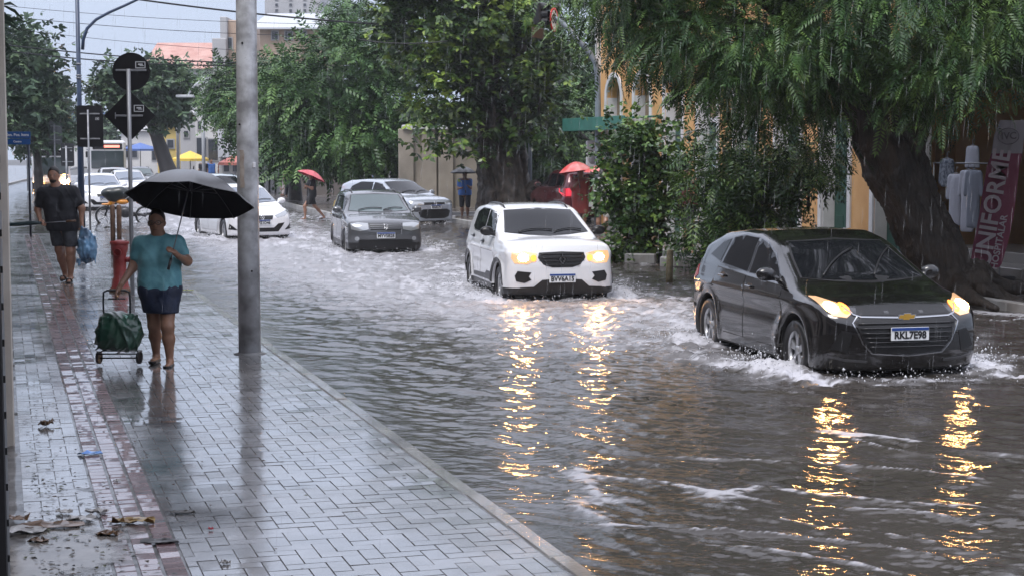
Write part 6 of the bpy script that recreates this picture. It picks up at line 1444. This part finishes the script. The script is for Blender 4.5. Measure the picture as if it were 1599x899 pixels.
def umbrella(name, label, c, dia, depth, tilt, m_out, m_in, shaft_to=None, grip=None, n=8, spike=True, rot=0.2, group=None):
    """c: middle of the rim plane (world); tilt: rotation Matrix; shaft_to: world point of the hand end"""
    t = thing(name, c, label, 'umbrella', group); Rm = tilt.to_3x3(); R_ = dia/2; na, nrad = n*6, 9
    def pt(i, j, off=0):
        r = j/nrad; a = 2*math.pi*i/na+rot; ph = (i % 6)/6.0; sag = math.sin(math.pi*ph)
        rr = R_*r*(1-.078*sag*r); z = depth*(1-.25*r-.75*r*r) - .16*depth*sag*r*(1.15-r)
        return Rm @ Vector((rr*math.cos(a), rr*math.sin(a), z+off))
    def shell(nm, m_, off, flip, par):
        P = [pt(0,0,off)] + [pt(i,j,off) for j in range(1, nrad+1) for i in range(na)]
        F = [(0, 1+i, 1+(i+1) % na) for i in range(na)] + [(1+(j-1)*na+i, 1+j*na+i, 1+j*na+(i+1) % na, 1+(j-1)*na+(i+1) % na) for j in range(1, nrad) for i in range(na)]
        if flip: F = [f[::-1] for f in F]
        return npmesh(nm, P, F, m_, par, smooth=True)
    o = shell('canopy', m_out, 0, False, t); shell('canopy_lining', m_in, -.006, True, o)
    mb = MB(); rb = []
    for k in range(n):
        pr = [pt(k*6, j, -.014) for j in range(0, nrad+1)]; q = MB(); q.tube(pr, .0035 if dia > 1.2 else .005, 5); q.build('rib', M('umbrella metal', (.10,.10,.11), .35, metal=.7), t)
        st = MB(); hub = Rm @ Vector((0,0,depth*.30)); st.tube([hub, pt(k*6, 5, -.02)], .003, 5); st.build('stretcher', M('umbrella metal', (.10,.10,.11), .35, metal=.7), t)
    if spike: q = MB(); q.tube([Rm @ Vector((0,0,depth)), Rm @ Vector((0,0,depth+.05))], [.008,.005], 8); q.build('ferrule', BLACKPL, t)
    if shaft_to is not None:
        e = Vector(shaft_to)-Vector(c); a0 = Rm @ Vector((0,0,depth*.98)); q = MB(); q.tube([a0, e], .0065, 8); q.build('shaft', GALV, t)
        d = (e-a0).normalized(); q = MB(); q.tube([e-d*.02, e+d*(grip or .14)], [.014,.015], 10); q.build('handle', BLACKPL, t)
    return t
BUM = mat('black umbrella nylon', (.012,.012,.014), .42, coat=.55); BUM.node_tree.nodes['Principled BSDF'].inputs['Coat Roughness'].default_value = .28
BUI = M('umbrella lining black', (.006,.006,.008), .9, spec=.1)

# --- woman with the black umbrella and the shopping cart
d_ = 17.15; K = FPX/d_; base = G(252, 569, .037); K = FPX/base.y
def W_(px, py, y=0.0): return Vector(((px-252)/K, y, (569-py)/K))
TEAL = mat('teal blouse', (.09,.26,.31), .6, col2=(.15,.38,.43), vscale=9, bump=.35, bscale=9, rvar=.15)
NAVY = mat('dark navy denim', (.010,.018,.045), .6, var=.25, vscale=10, bump=.2, bscale=25)
Jw = dict(head=W_(249,346,-.01), neck=W_(251,366,.0), face=(.02,-1,-.10), shL=W_(279,379), shR=W_(224,380), elL=W_(296,406,-.02), wrL=W_(288,397,-.20), haL=W_(281,388,-.25), elR=W_(212,414,-.02), wrR=W_(197,440,-.14), haR=W_(191,452,-.16),
    curlR=(.1,-.3,-1), curlL=(-1,-.3,.1), hipL=W_(264,449), hipR=W_(240,449), knL=W_(266,508,-.10), knR=W_(240,507,.05), anL=W_(268,559,-.08), anR=W_(239,556,.16), toeL=W_(269,567,-.24), toeR=W_(238,563,.0))
person('woman in teal blouse and navy skirt pulling a cart under a black umbrella', base, Jw, SKIN, heavy=1.06, top=(TEAL,-.02,.52,.010), bottom=('skirt',NAVY,.535), hair='bun', shoes=(M('black slip shoe', (.012,.012,.014), .35),'slip'), glasses=True, female=True)
cu = A(300, 312, base.y); tl = Matrix.Rotation(R(4),4,'Y') @ Matrix.Rotation(R(-19),4,'X')
hand = Vector(base)+W_(278,402,-.27)
umbrella('umbrella', 'large black umbrella tilted back over the woman', cu+Vector((0,-.12,0)), 1.28, .31, tl, BUM, BUI, hand, .10, n=8, rot=.16)
# cart
ct = thing('shopping_cart', base+W_(189,566,-.10)+Vector((0,0,-.0)), 'small folding hand cart with two wheels pulled by the woman', 'cart'); cb = Vector((0,0,0)); MT = M('dark cart tube', (.03,.035,.04), .35, metal=.5)
def C_(px, py, y=0): return Vector(((px-189)/K, y, (566-py)/K))
mb = MB(); mb.tube([C_(177,546,.04),C_(168,540,.0),C_(167,470,-.02),C_(169,453,-.05),C_(175,450,-.06),C_(203,450,-.06),C_(209,453,-.05),C_(209,470,-.02),C_(207,545,.0)], .010, 8); mb.build('frame', MT, ct)
mb = MB(); mb.tube([C_(157,557,.03),C_(220,557,.03)], .008, 8); mb.build('axle', MT, ct)
mb = MB(); mb.tube([C_(160,547,-.16),C_(222,547,-.16),C_(222,547,.10),C_(160,547,.10),C_(160,547,-.16)], .008, 6); mb.tube([C_(190,547,-.16),C_(190,547,.10)], .006, 6); mb.build('platform', MT, ct)
for x in (157, 220):
    mb = MB(); c = C_(x,556,.03); mb.lathe([(.045,-.014),(.066,-.012),(.066,.012),(.045,.014)], c=(0,0,0), n=20, axis='y', closed=True); mb.lathe([(0,-.01),(.045,-.01)], n=14, axis='y'); o = mb.build('wheel', TYRE, ct, loc=c); o.rotation_euler.z = R(80)
mb = MB(); mb.tube([C_(176,463,-.05),C_(203,463,-.05)], .008, 6); mb.build('cross_bar', MT, ct)
GB = mat('dark green plastic sack', (.006,.032,.020), .34, col2=(.018,.075,.045), vscale=7, bump=.7, bscale=9, coat=.5)
sd = SDF(.012, .05); o_ = lambda px, py, y=0: Vector(((px-190)/K, y, (546-py)/K))
sd.k = .10; sd.ell(o_(171,523), (.10,.14,.13)); sd.ell(o_(209,524,-.01), (.10,.14,.12)); sd.ell(o_(190,526), (.16,.15,.12)); sd.ell(o_(182,508), (.11,.13,.12)); sd.ell(o_(203,511), (.12,.12,.10)); sd.ell(o_(188,500), (.14,.11,.06)); sd.cap(o_(170,497),o_(214,500),.035); sd.cut((0,0,.01),(0,0,-1))
rg = random.Random(4)
for k in range(34):
    a = rg.uniform(-2.9,-.2); p = Vector((math.cos(a)*.20, math.sin(a)*.13, rg.uniform(.08,.30))); sd.cap(p, p+Vector((rg.uniform(-.07,.07),0,rg.uniform(-.09,.09))), .024, .010, .022)
V, Q = sd.mesh(); V = crumple(.028, 9, 8)(V, Q); o = npmesh('green_sack', V, Q, GB, smooth=True, loc=base+W_(190,546,-.13)); setp(o, 'bulging dark green plastic sack riding on the hand cart', 'sack')
sd = SDF(.012,.03); rg = random.Random(6)
for k in range(9): sd.cap(Vector((rg.uniform(-.16,.16),rg.uniform(-.09,.05),rg.uniform(0,.03))), Vector((rg.uniform(-.18,.18),rg.uniform(-.09,.05),rg.uniform(.0,.06))), .022,.014,.03)
V, Q = sd.mesh(); V = crumple(.03, 12, 8)(V, Q); o = npmesh('folded_tarp', V, Q, mat('pale green plastic', (.10,.30,.22), .3, col2=(.22,.42,.34), vscale=9, coat=.5), smooth=True, loc=base+W_(192,497,-.13)); setp(o, 'crumpled pale green plastic on top of the dark sack', 'plastic')

# --- walking man with black shirt
base = G(104, 440, .037); K2 = FPX/base.y
def Mn(px, py, y=0.0): return Vector(((px-104)/K2, y, (440-py)/K2))
BLK = mat('black t-shirt', (.008,.009,.014), .7, var=.3, vscale=7, bump=.35, bscale=8); SHO = mat('dark patterned shorts', (.012,.014,.020), .7, col2=(.05,.055,.065), vscale=9)
sc_ = 1.10
Jm = dict(head=Mn(88,274,-.02), neck=Mn(91,291,.0), face=(.05,-1,-.05), shL=Mn(116,300), shR=Mn(71,301), elL=Mn(130,325,.0), wrL=Mn(131,346,-.06), haL=Mn(132,356,-.08), elR=Mn(61,327,.02), wrR=Mn(69,343,-.16), haR=Mn(76,346,-.22),
    curlR=(0,-.2,-1), curlL=(-.6,-.4,-.2), hipL=Mn(109,350), hipR=Mn(91,350), knL=Mn(114,391,-.10), knR=Mn(93,390,.06), anL=Mn(113,430,-.10), anR=Mn(98,429,.16), toeL=Mn(114,438,-.28), toeR=Mn(97,435,.0))
Jm = {k: (Vector(v)/sc_ if k[:4] not in ('face','curl') else Vector(v)) for k, v in Jm.items()}
person('bearded man in a black t-shirt and dark shorts walking with a blue bag', base, Jm, SKIN2, s=sc_, heavy=1.18, top=(BLK,-.10,.62,.014), bottom=('shorts',SHO,(440-384)/K2/sc_), hair='short', shoes=(M('dark sandal', (.03,.022,.018), .5),'sole'), h=.012)
pm = base
mb = MB(); mb.box((0,0,0),(.09,.006,.018)); 
mo = Mn(100,297,-.235); sd = SDF(.012,.02); hd = Jm['head']*sc_; sd.ell(hd+Vector((0,-.045,-.085)), (.06,.06,.045)); sd.cut(hd+Vector((0,0,-.062)), (0,0,1)); V, Q = sd.mesh()
beard = npmesh('beard', V, Q, HAIR, [o for o in bpy.data.objects if o.name.startswith('person') and (o.location-base).length < .01][0], smooth=True)
t = thing('folded_umbrella', base+Mn(70,347,-.24), 'long dark folded umbrella held level by the man in black', 'umbrella')
mb = MB(); mb.tube([(-.60,-.02,-.035),(-.5,-.02,-.03),(-.1,0,.0),(.05,0,.0)], [.012,.03,.038,.02], 10); mb.build('furled_canopy', M('dark teal nylon', (.01,.03,.035), .4), t)
mb = MB(); mb.tube([(.04,0,0),(.52,.0,.03)], .007, 8); mb.build('shaft', GALV, t)
mb = MB(); mb.tube([(.44,0,.025),(.60,0,.035)], .017, 8); mb.build('handle', M('wood handle', (.12,.06,.03), .4), t)
sd = SDF(.012,.04); z = lambda px, py: Vector(((px-140)/K2, 0, (384-py)/K2)); sd.ell(z(141,388), (.165,.12,.24)); sd.ell(z(139,372), (.12,.09,.17)); sd.cap(z(134,362), z(133,354), .035,.02)
rg = random.Random(2)
for k in range(26):
    a = rg.uniform(-2.9,-.2); p = Vector((math.cos(a)*.15, math.sin(a)*.11, rg.uniform(-.22,.12))); sd.cap(p, p+Vector((rg.uniform(-.04,.04),0,rg.uniform(-.14,.14))), .016,.008,.03)
V, Q = sd.mesh(); V = crumple(.020, 9, 2)(V, Q); o = npmesh('plastic_bag', V, Q, mat('blue plastic bag', (.02,.05,.10), .22, col2=(.20,.42,.66), vscale=4.5, bump=.6, bscale=9, coat=.7), smooth=True, loc=pm+Mn(140,384,-.14)); setp(o, 'full pale blue plastic bag hanging from the walking man\'s hand', 'bag')
# --- people far off
def simple(label, px, py, k_h, d, top, bottom, hemz, skin=SKIN, rz=0, stride=.12, arms='down', hair='short', slv=.5, heavy=1.05, z0=0.0, shoes=True, fem=False, group=None, turn=0):
    base = A(px, py, d); base.z = z0; S_ = k_h/1.70
    a = stride
    J = dict(head=(0,-.02,1.58), neck=(0,0,1.43), face=(math.sin(turn),-math.cos(turn),-.05), shL=(.18,0,1.38), shR=(-.18,0,1.38), hipL=(.09,0,.90), hipR=(-.09,0,.90), knL=(.10,-a-.04,.49), knR=(-.10,a*.5,.50), anL=(.10,-a*1.1,.085), anR=(-.10,a*1.9,.10), toeL=(.11,-a*1.1-.17,.03), toeR=(-.11,a*1.9-.15,.035))
    if arms == 'down': J.update(elL=(.24,.02,1.09), haL=(.26,-.05,.84), elR=(-.24,.02,1.09), haR=(-.26,-.05,.84))
    elif arms == 'umb': J.update(elL=(.22,-.05,1.12), haL=(.10,-.26,1.22), elR=(-.24,-.02,1.10), haR=(-.08,-.24,1.14))
    elif arms == 'umbR': J.update(elL=(.24,.03,1.10), haL=(.26,-.06,.86), elR=(-.24,-.04,1.14), haR=(-.14,-.24,1.34))
    return person(label, base, J, skin, h=.024, s=S_, heavy=heavy, top=(top,-.04,slv,.012) if top else None, bottom=bottom and (bottom[0], bottom[1], hemz), hair=hair, shoes=(BLACKPL,'sole') if shoes else None, rz=rz, hands=False, female=fem, group=group)
BLU = M('blue shirt', (.06,.17,.50), .7); DRK = M('dark shorts', (.015,.016,.022), .7); RCO = M('red raincoat', (.24,.03,.025), .45, coat=.3); DRS = M('black dress', (.010,.010,.013), .7)
simple('man in blue and grey standing by the beige wall under a small black umbrella', 726, 338, 1.52, 54.0, BLU, ('shorts',DRK), .42, arms='umb', stride=.02, heavy=1.15)
umbrella('umbrella', 'small black umbrella of the man by the beige wall', A(724,270,53.8), .88, .20, Matrix.Rotation(R(-4),4,'X'), BUM, M('grey lining', (.12,.12,.13), .8), A(727,298,53.7), .08)
simple('person in a black dress striding through the water under a red umbrella', 487, 341, 1.52, 53.5, DRS, ('skirt',DRS), .55, skin=SKIN2, rz=R(-65), stride=.26, arms='umb', hair='bun', fem=True)
RU = M('pinkish red nylon', (.60,.08,.10), .45, coat=.3); RUI = M('red lining', (.35,.03,.04), .8)
umbrella('umbrella', 'red umbrella slanting over the striding person in black', A(486,276,53.3), .95, .20, Matrix.Rotation(R(22),4,'Y') @ Matrix.Rotation(R(-8),4,'X'), RU, RUI, A(482,296,53.3), .08)
simple('person with dark top and pale trousers on the pavement under a pink umbrella', 441, 303, 1.6, 77, M('dark grey top', (.02,.03,.03), .7), ('trousers',M('pale trousers', (.35,.30,.30), .7)), .10, rz=R(170), arms='umb', z0=.12)
umbrella('umbrella', 'bright pink and white umbrella by the narrow columns', A(440,255,76.8), 1.0, .26, Matrix.Rotation(R(5),4,'Y'), M('bright pink nylon', (.75,.13,.24), .45, coat=.3), RUI, A(442,272,76.7), .08)
simple('person in black trousers and white top beside the slim trunk', 452, 306, 1.65, 75, M('white top far', (.45,.45,.47), .7), ('trousers',DRK), .10, rz=R(20), z0=.12)
simple('person in a long red raincoat under the red and white umbrella', 906, 350, 1.62, 46.0, RCO, ('skirt',RCO), .42, arms='umbR', stride=.10, rz=R(15), z0=.08, slv=.95, heavy=1.25)
RW = mat('red and white nylon', (.62,.05,.05), .4, col2=(.70,.30,.28), vscale=2.2, coat=.4)
umbrella('umbrella', 'bright red umbrella with pale rim over the person in the raincoat', A(900,268,45.6), .98, .27, Matrix.Rotation(R(-6),4,'Y') @ Matrix.Rotation(R(-3),4,'X'), RW, RUI, A(905,290,45.6), .08)
umbrella('umbrella', 'smaller red umbrella half hidden behind the bushy young tree', A(936,270,43.6), .85, .20, Matrix.Rotation(R(3),4,'Y'), RW, RUI, A(941,292,43.5), .08)
simple('person with white straps and pale shorts seen beside the bushy young tree', 940, 362, 1.66, 41.5, M('white vest', (.5,.5,.5), .7), ('shorts',M('pale shorts', (.4,.4,.38), .7)), .45, rz=R(175), arms='umb', hair='bun', slv=0, z0=.1)
simple('person in a dark red shirt behind the gap between the two small trees', 1074, 372, 1.72, 37.5, M('dark red shirt', (.10,.015,.02), .7), ('shorts',DRK), .45, rz=R(-40), skin=SKIN2, heavy=1.35, z0=.1, arms='umb')
# distant pedestrians near the stalls
for i, (px, lb, c_) in enumerate(((318,'distant person in dark clothes by the yellow parasol',DRK),(330,'distant person in blue near the signboard',BLU),(345,'distant person in brown near the coral parasol',M('brown top', (.15,.06,.05), .7)),(354,'distant person in black just left of the coral parasol',DRS))):
    simple(lb, px, 296, 1.65, 92+i, c_, ('trousers',DRK), .10, z0=.1, shoes=False, rz=R(40*i))

# ------------------------------------------------------------------ more vehicles
SUV = variant(WAGON, name='suv_car', W=1.80, H=1.68, r=.34, paint=M('dark red car paint', (.09,.012,.018), .2, metal=.3, coat=.8), zb=.28,
    top=[(-2.1,1.1),(-2.05,1.25),(-1.85,1.58),(-1.5,1.64),(-.6,1.67),(-.1,1.66),(.15,1.60),(.85,1.20),(.98,1.16),(1.4,1.12),(1.8,1.04),(1.96,.96),(2.02,.8)], belt=[(-2,1.15),(0,1.1),(1,1.06),(2,.95)],
    front=[(.1,1.94),(.25,2.0),(.5,2.02),(.9,2.0),(1.05,1.92)], rear=[(.1,-2.0),(.3,-2.1),(.95,-2.1),(1.3,-2.02),(1.6,-1.80)], windows=[[(.62,1.15),(.42,1.30),(.20,1.45),(-.12,1.52),(-.12,1.15)],[(-.20,1.15),(-.20,1.53),(-.85,1.53),(-1.02,1.16)],[(-1.10,1.18),(-.95,1.52),(-1.6,1.48),(-1.75,1.2)]],
    doors=[([(.72,1.1),(.80,.65),(.72,.46),(-.15,.46),(-.16,1.1)],(-.02,1.0)),([(-.18,1.1),(-.17,.46),(-.75,.46),(-.92,.7),(-1.08,.85),(-1.06,1.12)],(-.90,1.02))], mirror=(.58,1.18),
    shield=[(-.66,1.20),(0,1.17),(.66,1.20),(.56,1.50),(0,1.56),(-.56,1.50)], rearglass=[(-.60,1.20),(.60,1.20),(.54,1.50),(-.54,1.50)], tails=[[(-1.80,1.14),(-1.78,.92),(-2.06,.86),(-2.06,1.12)]], h=.035, extra=[ringemblem(.9,.05)])
def backlamps(root, F):
    for q in ([(.55,1.14),(.55,.92),(.84,.90),(.84,1.12)],):
        for qq in (q, mir(q)): patch(F, 'tail_light', qq, 'x', -1, M('lit tail lamp', (.5,.02,.03), .15, emit=(1,.05,.10), es=.35), root, .008, .05, .02)
    patch(F, 'rear_plate', [(-.2,.72),(.2,.72),(.2,.60),(-.2,.60)], 'x', -1, M('plate white', (.72,.74,.76), .35), root, .01, .05, .01)
SUV['extra'] = [backlamps]
make_car(SUV, (A(900,300,47.5).x, 50.0, .0), R(180+14), 'dark red car parked with its tail lamps towards us behind the person in the raincoat')
FARW = variant(SEDAN, h=.045, paint=PW); 
addcar(variant(SEDAN, h=.04), 166, 62.5, 20, 'white car facing us between the bus and the orange motorcycle', wake=False)
addcar(variant(HATCH, h=.045, paint=PW), 184, 84, 17, 'smaller white car queued behind the first one near the bus', wake=False)
addcar(variant(KWID, h=.045, lit=False, paint=M('bluish white paint', (.55,.62,.68), .2, coat=.7)), 362, 59, 22, 'white car seen over the umbrella edge left of the steel pole', wake=False)
addcar(variant(WAGON, h=.05, paint=M('dark car paint', (.02,.02,.025), .2, coat=.8)), 226, 92, 18, 'dark car roof behind the white cars near the stalls', wake=False)
def bus(name, label, px, d, phi, w_, h_, L_, lit=False, led=True, cat='bus'):
    x = A(px, 250, d).x; t = thing(name, (x, d, -.11), label, cat, rz=R(phi)); bw = M('bus white paint', (.60,.61,.63), .3, coat=.5); dk = M('bus glass', (.03,.045,.05), .06, spec=.8, coat=.5)
    mb = MB(); mb.bbox((0, L_/2, h_/2+.18), (w_, L_, h_-.36), .16); mb.build('body', bw, t)
    mb = MB(); mb.bbox((0, -.015, h_*.56), (w_*.88, .06, h_*.40), .05); mb.build('windshield', dk, t)
    mb = MB(); mb.bbox((0, -.02, h_*.86), (w_*.80, .06, h_*.13), .03); o = mb.build('destination_box', M('destination glass', (.01,.01,.012), .2), t)
    if led: mb = MB(); mb.box((w_*.12, -.056, h_*.86), (w_*.42, .01, h_*.055)); mb.build('destination_display', M('red led', (.6,.1,.08), .5, emit=(1,.22,.16), es=1.6), o)
    for s_ in (-1, 1):
        mb = MB(); mb.bbox((s_*w_*.36, -.02, h_*.20), (w_*.16,.07,.20), .04); mb.build('headlight', LAMP_ON if lit else LAMP_OFF, t)
        mb = MB(); mb.tube([(s_*w_*.46,-.02,h_*.8),(s_*w_*.56,-.22,h_*.78)], .025, 6); mb.bbox((s_*w_*.56,-.24,h_*.68), (.16,.08,.42), .03); mb.build('mirror', BLACKPL, t)
        for k in range(int(L_/1.5)): mb = MB(); mb.bbox((s_*(w_/2+.005), 1.2+k*1.45, h_*.60), (.03,1.25,h_*.30), .01); mb.build('side_window', dk, t)
        for y_ in (1.6, L_-2): mb = MB(); mb.lathe([(.0,-.12),(.46,-.12),(.48,-.10),(.48,.10),(.46,.12),(0,.12)], n=20, axis='y'); o = mb.build('wheel', TYRE, t, loc=(s_*(w_/2-.10), y_, .48)); o.rotation_euler.z = math.pi/2
    mb = MB(); mb.bbox((0,-.02,h_*.11), (w_*.94,.08,h_*.10), .03); mb.build('bumper', BLACKPL, t)
    mb = MB(); mb.bbox((0,-.03,h_*.30), (w_*.3,.03,.12), .01); mb.build('number_plate', M('plate white', (.72,.74,.76), .35), t)
bus('city_bus', 'white city bus with a dark windscreen and red destination display', 168, 116, 15, 2.5, 3.05, 11)
bus('minibus', 'white minibus with both headlamps lit behind the walking man', 80, 97, 16, 2.15, 2.55, 6, lit=True, led=False, cat='minibus')
# motorcycle with orange panels
b_ = G(196, 353, -.08); t = thing('motorcycle', b_, 'orange motorcycle with dark cover standing in the water behind the hydrant posts', 'motorcycle', rz=R(6)); OR = M('orange fairing', (.75,.30,.04), .3, coat=.6)
for s_ in (-1, 1):
    mb = MB(); mb.lathe([(.25,-.05),(.30,-.035),(.31,0),(.30,.035),(.25,.05)], n=28, axis='y', closed=True); o = mb.build('wheel', TYRE, t, loc=(s_*.60,0,.31))
    mb = MB(); mb.lathe([(.235,-.02),(.255,-.02),(.255,.02),(.235,.02)], n=24, axis='y', closed=True)
    for k in range(5): a = k*1.2566; mb.tube([(0,0,0),(.24*math.cos(a),0,.24*math.sin(a))], .015, 5)
    mb.build('rim', ALLOY, o)
mb = MB(); mb.tube([(-.60,0,.31),(-.48,0,.72),(-.42,0,.98)], .03, 8); mb.tube([(-.44,-.32,1.02),(-.40,0,.98),(-.44,.32,1.02)], .018, 8); mb.build('fork', MT, t)
sd = SDF(.02,.06); sd.ell((-.08,0,.74),(.20,.12,.09)); sd.ell((-.40,0,.74),(.10,.09,.12)); sd.ell((-.55,0,.66),(.17,.07,.035)); sd.ell((.55,0,.72),(.22,.09,.07)); sd.build('fairing', OR, t)
sd = SDF(.02,.05); sd.cap((.12,0,.80),(.55,0,.82),.075,.065); sd.build('seat', BLACKPL, t)
sd = SDF(.02,.04); sd.ell((0,0,.42),(.20,.12,.17)); sd.cap((0,0,.45),(.60,0,.31),.05,.04); sd.cap((.1,.13,.3),(.7,.14,.36),.035,.05); sd.build('engine', M('engine grey', (.06,.06,.065), .4, metal=.5), t)
sd = SDF(.02,.06); sd.ell((-.42,0,1.0),(.30,.20,.17)); sd.ell((-.15,0,1.0),(.30,.18,.20)); sd.ell((-.35,0,.86),(.22,.16,.14)); sd.build('cover', mat('dark green tarp', (.008,.014,.014), .4, coat=.3), t)

addcar(variant(SEDAN, h=.045), 208, 74, 18, 'white car waiting right of the bus, third in the queue', wake=False)
# ------------------------------------------------------------------ litter on the near pavement
def lit_piece(name, label, px, py, size, m_, seed, cat='litter', z=.042, curl=.3, thick=.006, group=None, asp=1.6, rz=0):
    rg = np.random.default_rng(seed); p = G(px, py, z); n_ = 9; V = []; nx, ny = 7, 5
    for j in range(ny):
        for i in range(nx):
            u, v = i/(nx-1)-.5, j/(ny-1)-.5; e = 1-.35*abs(v)**1.5*2+rg.normal(0,.05); V.append((u*size*asp*e+rg.normal(0,.05)*size, v*size*(1-.4*abs(u))+rg.normal(0,.05)*size, curl*size*(abs(rg.normal(0,.45))*.6+.5*abs(v))*(1)))
    F = [(j*nx+i, j*nx+i+1, (j+1)*nx+i+1, (j+1)*nx+i) for j in range(ny-1) for i in range(nx-1)]
    o = npmesh(name, V, F, m_, None, loc=p, rz=rz, smooth=False); md = o.modifiers.new('t','SOLIDIFY'); md.thickness = thick*.5; return setp(o, label, cat, group)
PAP = mat('wet grey paper', (.32,.30,.28), .45, col2=(.50,.49,.47), vscale=12, coat=.3); BRN = mat('brown wet cardboard', (.07,.035,.015), .35, col2=(.16,.08,.03), vscale=10, coat=.5)
lit_piece('plastic_wrapper','crumpled bright blue wrapper on the red tactile strip',141,709,.11,mat('blue wrapper', (.03,.20,.65), .25, col2=(.25,.45,.75), vscale=14, coat=.6),1,curl=.35)
lit_piece('banana_peel','brown and yellow peel lying across the tactile strip near the puddle',207,816,.12,mat('brown yellow peel', (.10,.045,.012), .35, col2=(.35,.22,.05), vscale=14, coat=.4),2,curl=.5,asp=2.2)
lit_piece('wet_paper','long dark edged paper scrap left of the peel',78,822,.15,BRN,3,curl=.3,asp=2.4)
lit_piece('wet_paper','pale paper sheet at the wall beside the puddle',40,830,.14,PAP,4,curl=.25,asp=1.8)
lit_piece('wet_paper','pale crumpled paper between the wall scraps and the peel',125,812,.12,PAP,5,curl=.4,asp=1.5)
lit_piece('dead_leaf','curled brown leaf farther up the pavement near the wall',72,664,.11,BRN,6,cat='leaf',curl=.7,asp=1.2)
lit_piece('plastic_fragment','small white scrap on the tactile strip above the peel',183,751,.035,PAP,7,curl=.6)
lit_piece('bottle_cap','small red scrap right of the peel',329,826,.03,M('red plastic', (.45,.02,.04), .3),8,curl=.8,asp=1)
lit_piece('plastic_fragment','pale scrap with dark edge low on the pavement',352,879,.035,PAP,9,curl=.7)
lit_piece('dead_leaf','dark flat leaf to the right of the peel',285,800,.07,M('dead leaf dark', (.02,.016,.010), .35),10,cat='leaf',asp=2.2)
lit_piece('dead_leaf','dark torn leaf below the peel',250,846,.09,M('dead leaf grey', (.07,.07,.07), .35),11,cat='leaf',asp=2.4)
lit_piece('dead_leaf','yellow green leaf lying behind the woman',292,454,.10,M('leaf yellow green', (.22,.25,.05), .4),12,cat='leaf',asp=2.0)
for i,(px,py) in enumerate(((60,845),(150,800),(22,812),(100,800),(170,835))): lit_piece('debris_scrap','ragged scrap of wet debris in the drift beside the puddle',px,py,.07+.02*(i%3),(BRN,PAP)[i%2],20+i,curl=.5,group='debris scraps beside the puddle')
# white kerb blocks and rubble at the foot of the bush
for i,(px,py,w_,lb) in enumerate(((1062,409,.75,'white painted kerb block right of the wooden post line'),(1000,404,.6,'white painted kerb block under the bushy young tree'),(752,343,.5,'small white block lying at the roots of the ficus'),(706,345,.45,'white slab on the water edge right of the silver car'))):
    p = G(px, py, .1) if i < 2 else G(px, py, .0); mb = MB(); mb.bbox((0,0,.0), (w_,.22,.20), .02, rz=R(-12)); setp(mb.build('kerb_block', KB, None, loc=p), lb, 'block')

# ------------------------------------------------------------------ thrown spray and rain
rng = np.random.default_rng(17); V, F = [], []
TV = np.array([(1,0,0),(0,1,0),(-1,0,0),(0,-1,0),(0,0,1),(0,0,-1)], float); TF = np.array([(0,1,4),(1,2,4),(2,3,4),(3,0,4),(1,0,5),(2,1,5),(3,2,5),(0,3,5)])
P = []; S_ = []
for loc, phi, xf, xr, w2 in CARS:
    fx, fy = math.sin(phi), -math.cos(phi)
    for (a0, sgn, n_, amp) in ((xf-.75,1,420,1.0),(xf-.75,-1,420,1.0),(xr+.6,1,240,.7),(xr+.6,-1,240,.7),(xf+.1,0,240,.5)):
        for _ in range(n_):
            a = a0+rng.normal(0,.35)-abs(rng.normal(0,.25)); b = sgn*(w2+.05+abs(rng.normal(0,.28))) if sgn else rng.uniform(-w2,w2); z = abs(rng.normal(0,.085))*amp+.02
            P.append((loc.x+a*fx-b*fy, loc.y+a*fy+b*fx, z)); S_.append(abs(rng.normal(0,.0035))+.0025)
P = np.array(P); S_ = np.array(S_); n_ = len(P)
sc3 = S_[:,None,None]*np.stack([rng.uniform(.7,1.6,n_), rng.uniform(.7,1.6,n_), rng.uniform(.8,2.2,n_)],1)[:,None,:]
V = (TV[None]*sc3+P[:,None,:]).reshape(-1,3); Q = (TF[None]+np.arange(n_)[:,None,None]*6).reshape(-1,3)
setp(npmesh('water_spray', V, Q, M('aerated water', (.60,.61,.65), .3, coat=.5), smooth=True), kind='stuff')
n_ = 1900; dd = rng.uniform(5, 60, n_); dd = np.where(rng.random(n_) < .35, rng.uniform(5,20,n_), dd)
pos = np.stack([rng.uniform(-.36,.36,n_)*dd, dd, np.zeros(n_)],1); pos[:,2] = np.maximum(CAM_H+rng.uniform(-.24,.09,n_)*dd, .15)
L_ = rng.uniform(.03,.09,n_)*np.clip(dd/10,.6,3.0); w_ = .0011*np.clip(dd/12,.6,3.2)
sc3 = np.stack([w_, w_, L_], 1)[:,None,:]; V = TV[None]*sc3; V[:,:,0] += V[:,:,2]*.05; V = (V+pos[:,None,:]).reshape(-1,3); Q = (TF[None]+np.arange(n_)[:,None,None]*6).reshape(-1,3)
rm = mat('falling rain', (.75,.78,.84), .2, alpha=.24)
setp(npmesh('falling_rain', V, Q, rm, smooth=True), kind='stuff')

# ------------------------------------------------------------------ rain haze
mb = MB(); mb.box((0, 195, 13.5), (540, 520, 30)); hz = bpy.data.materials.new('rain haze'); hz.use_nodes = True; n = hz.node_tree; n.nodes.clear()
vo = n.nodes.new('ShaderNodeVolumePrincipled'); vo.inputs['Color'].default_value = (.86,.90,.96,1); vo.inputs['Density'].default_value = .0006; vo.inputs['Anisotropy'].default_value = .2
ou = n.nodes.new('ShaderNodeOutputMaterial'); n.links.new(vo.outputs[0], ou.inputs['Volume']); setp(mb.build('haze', hz), kind='stuff')
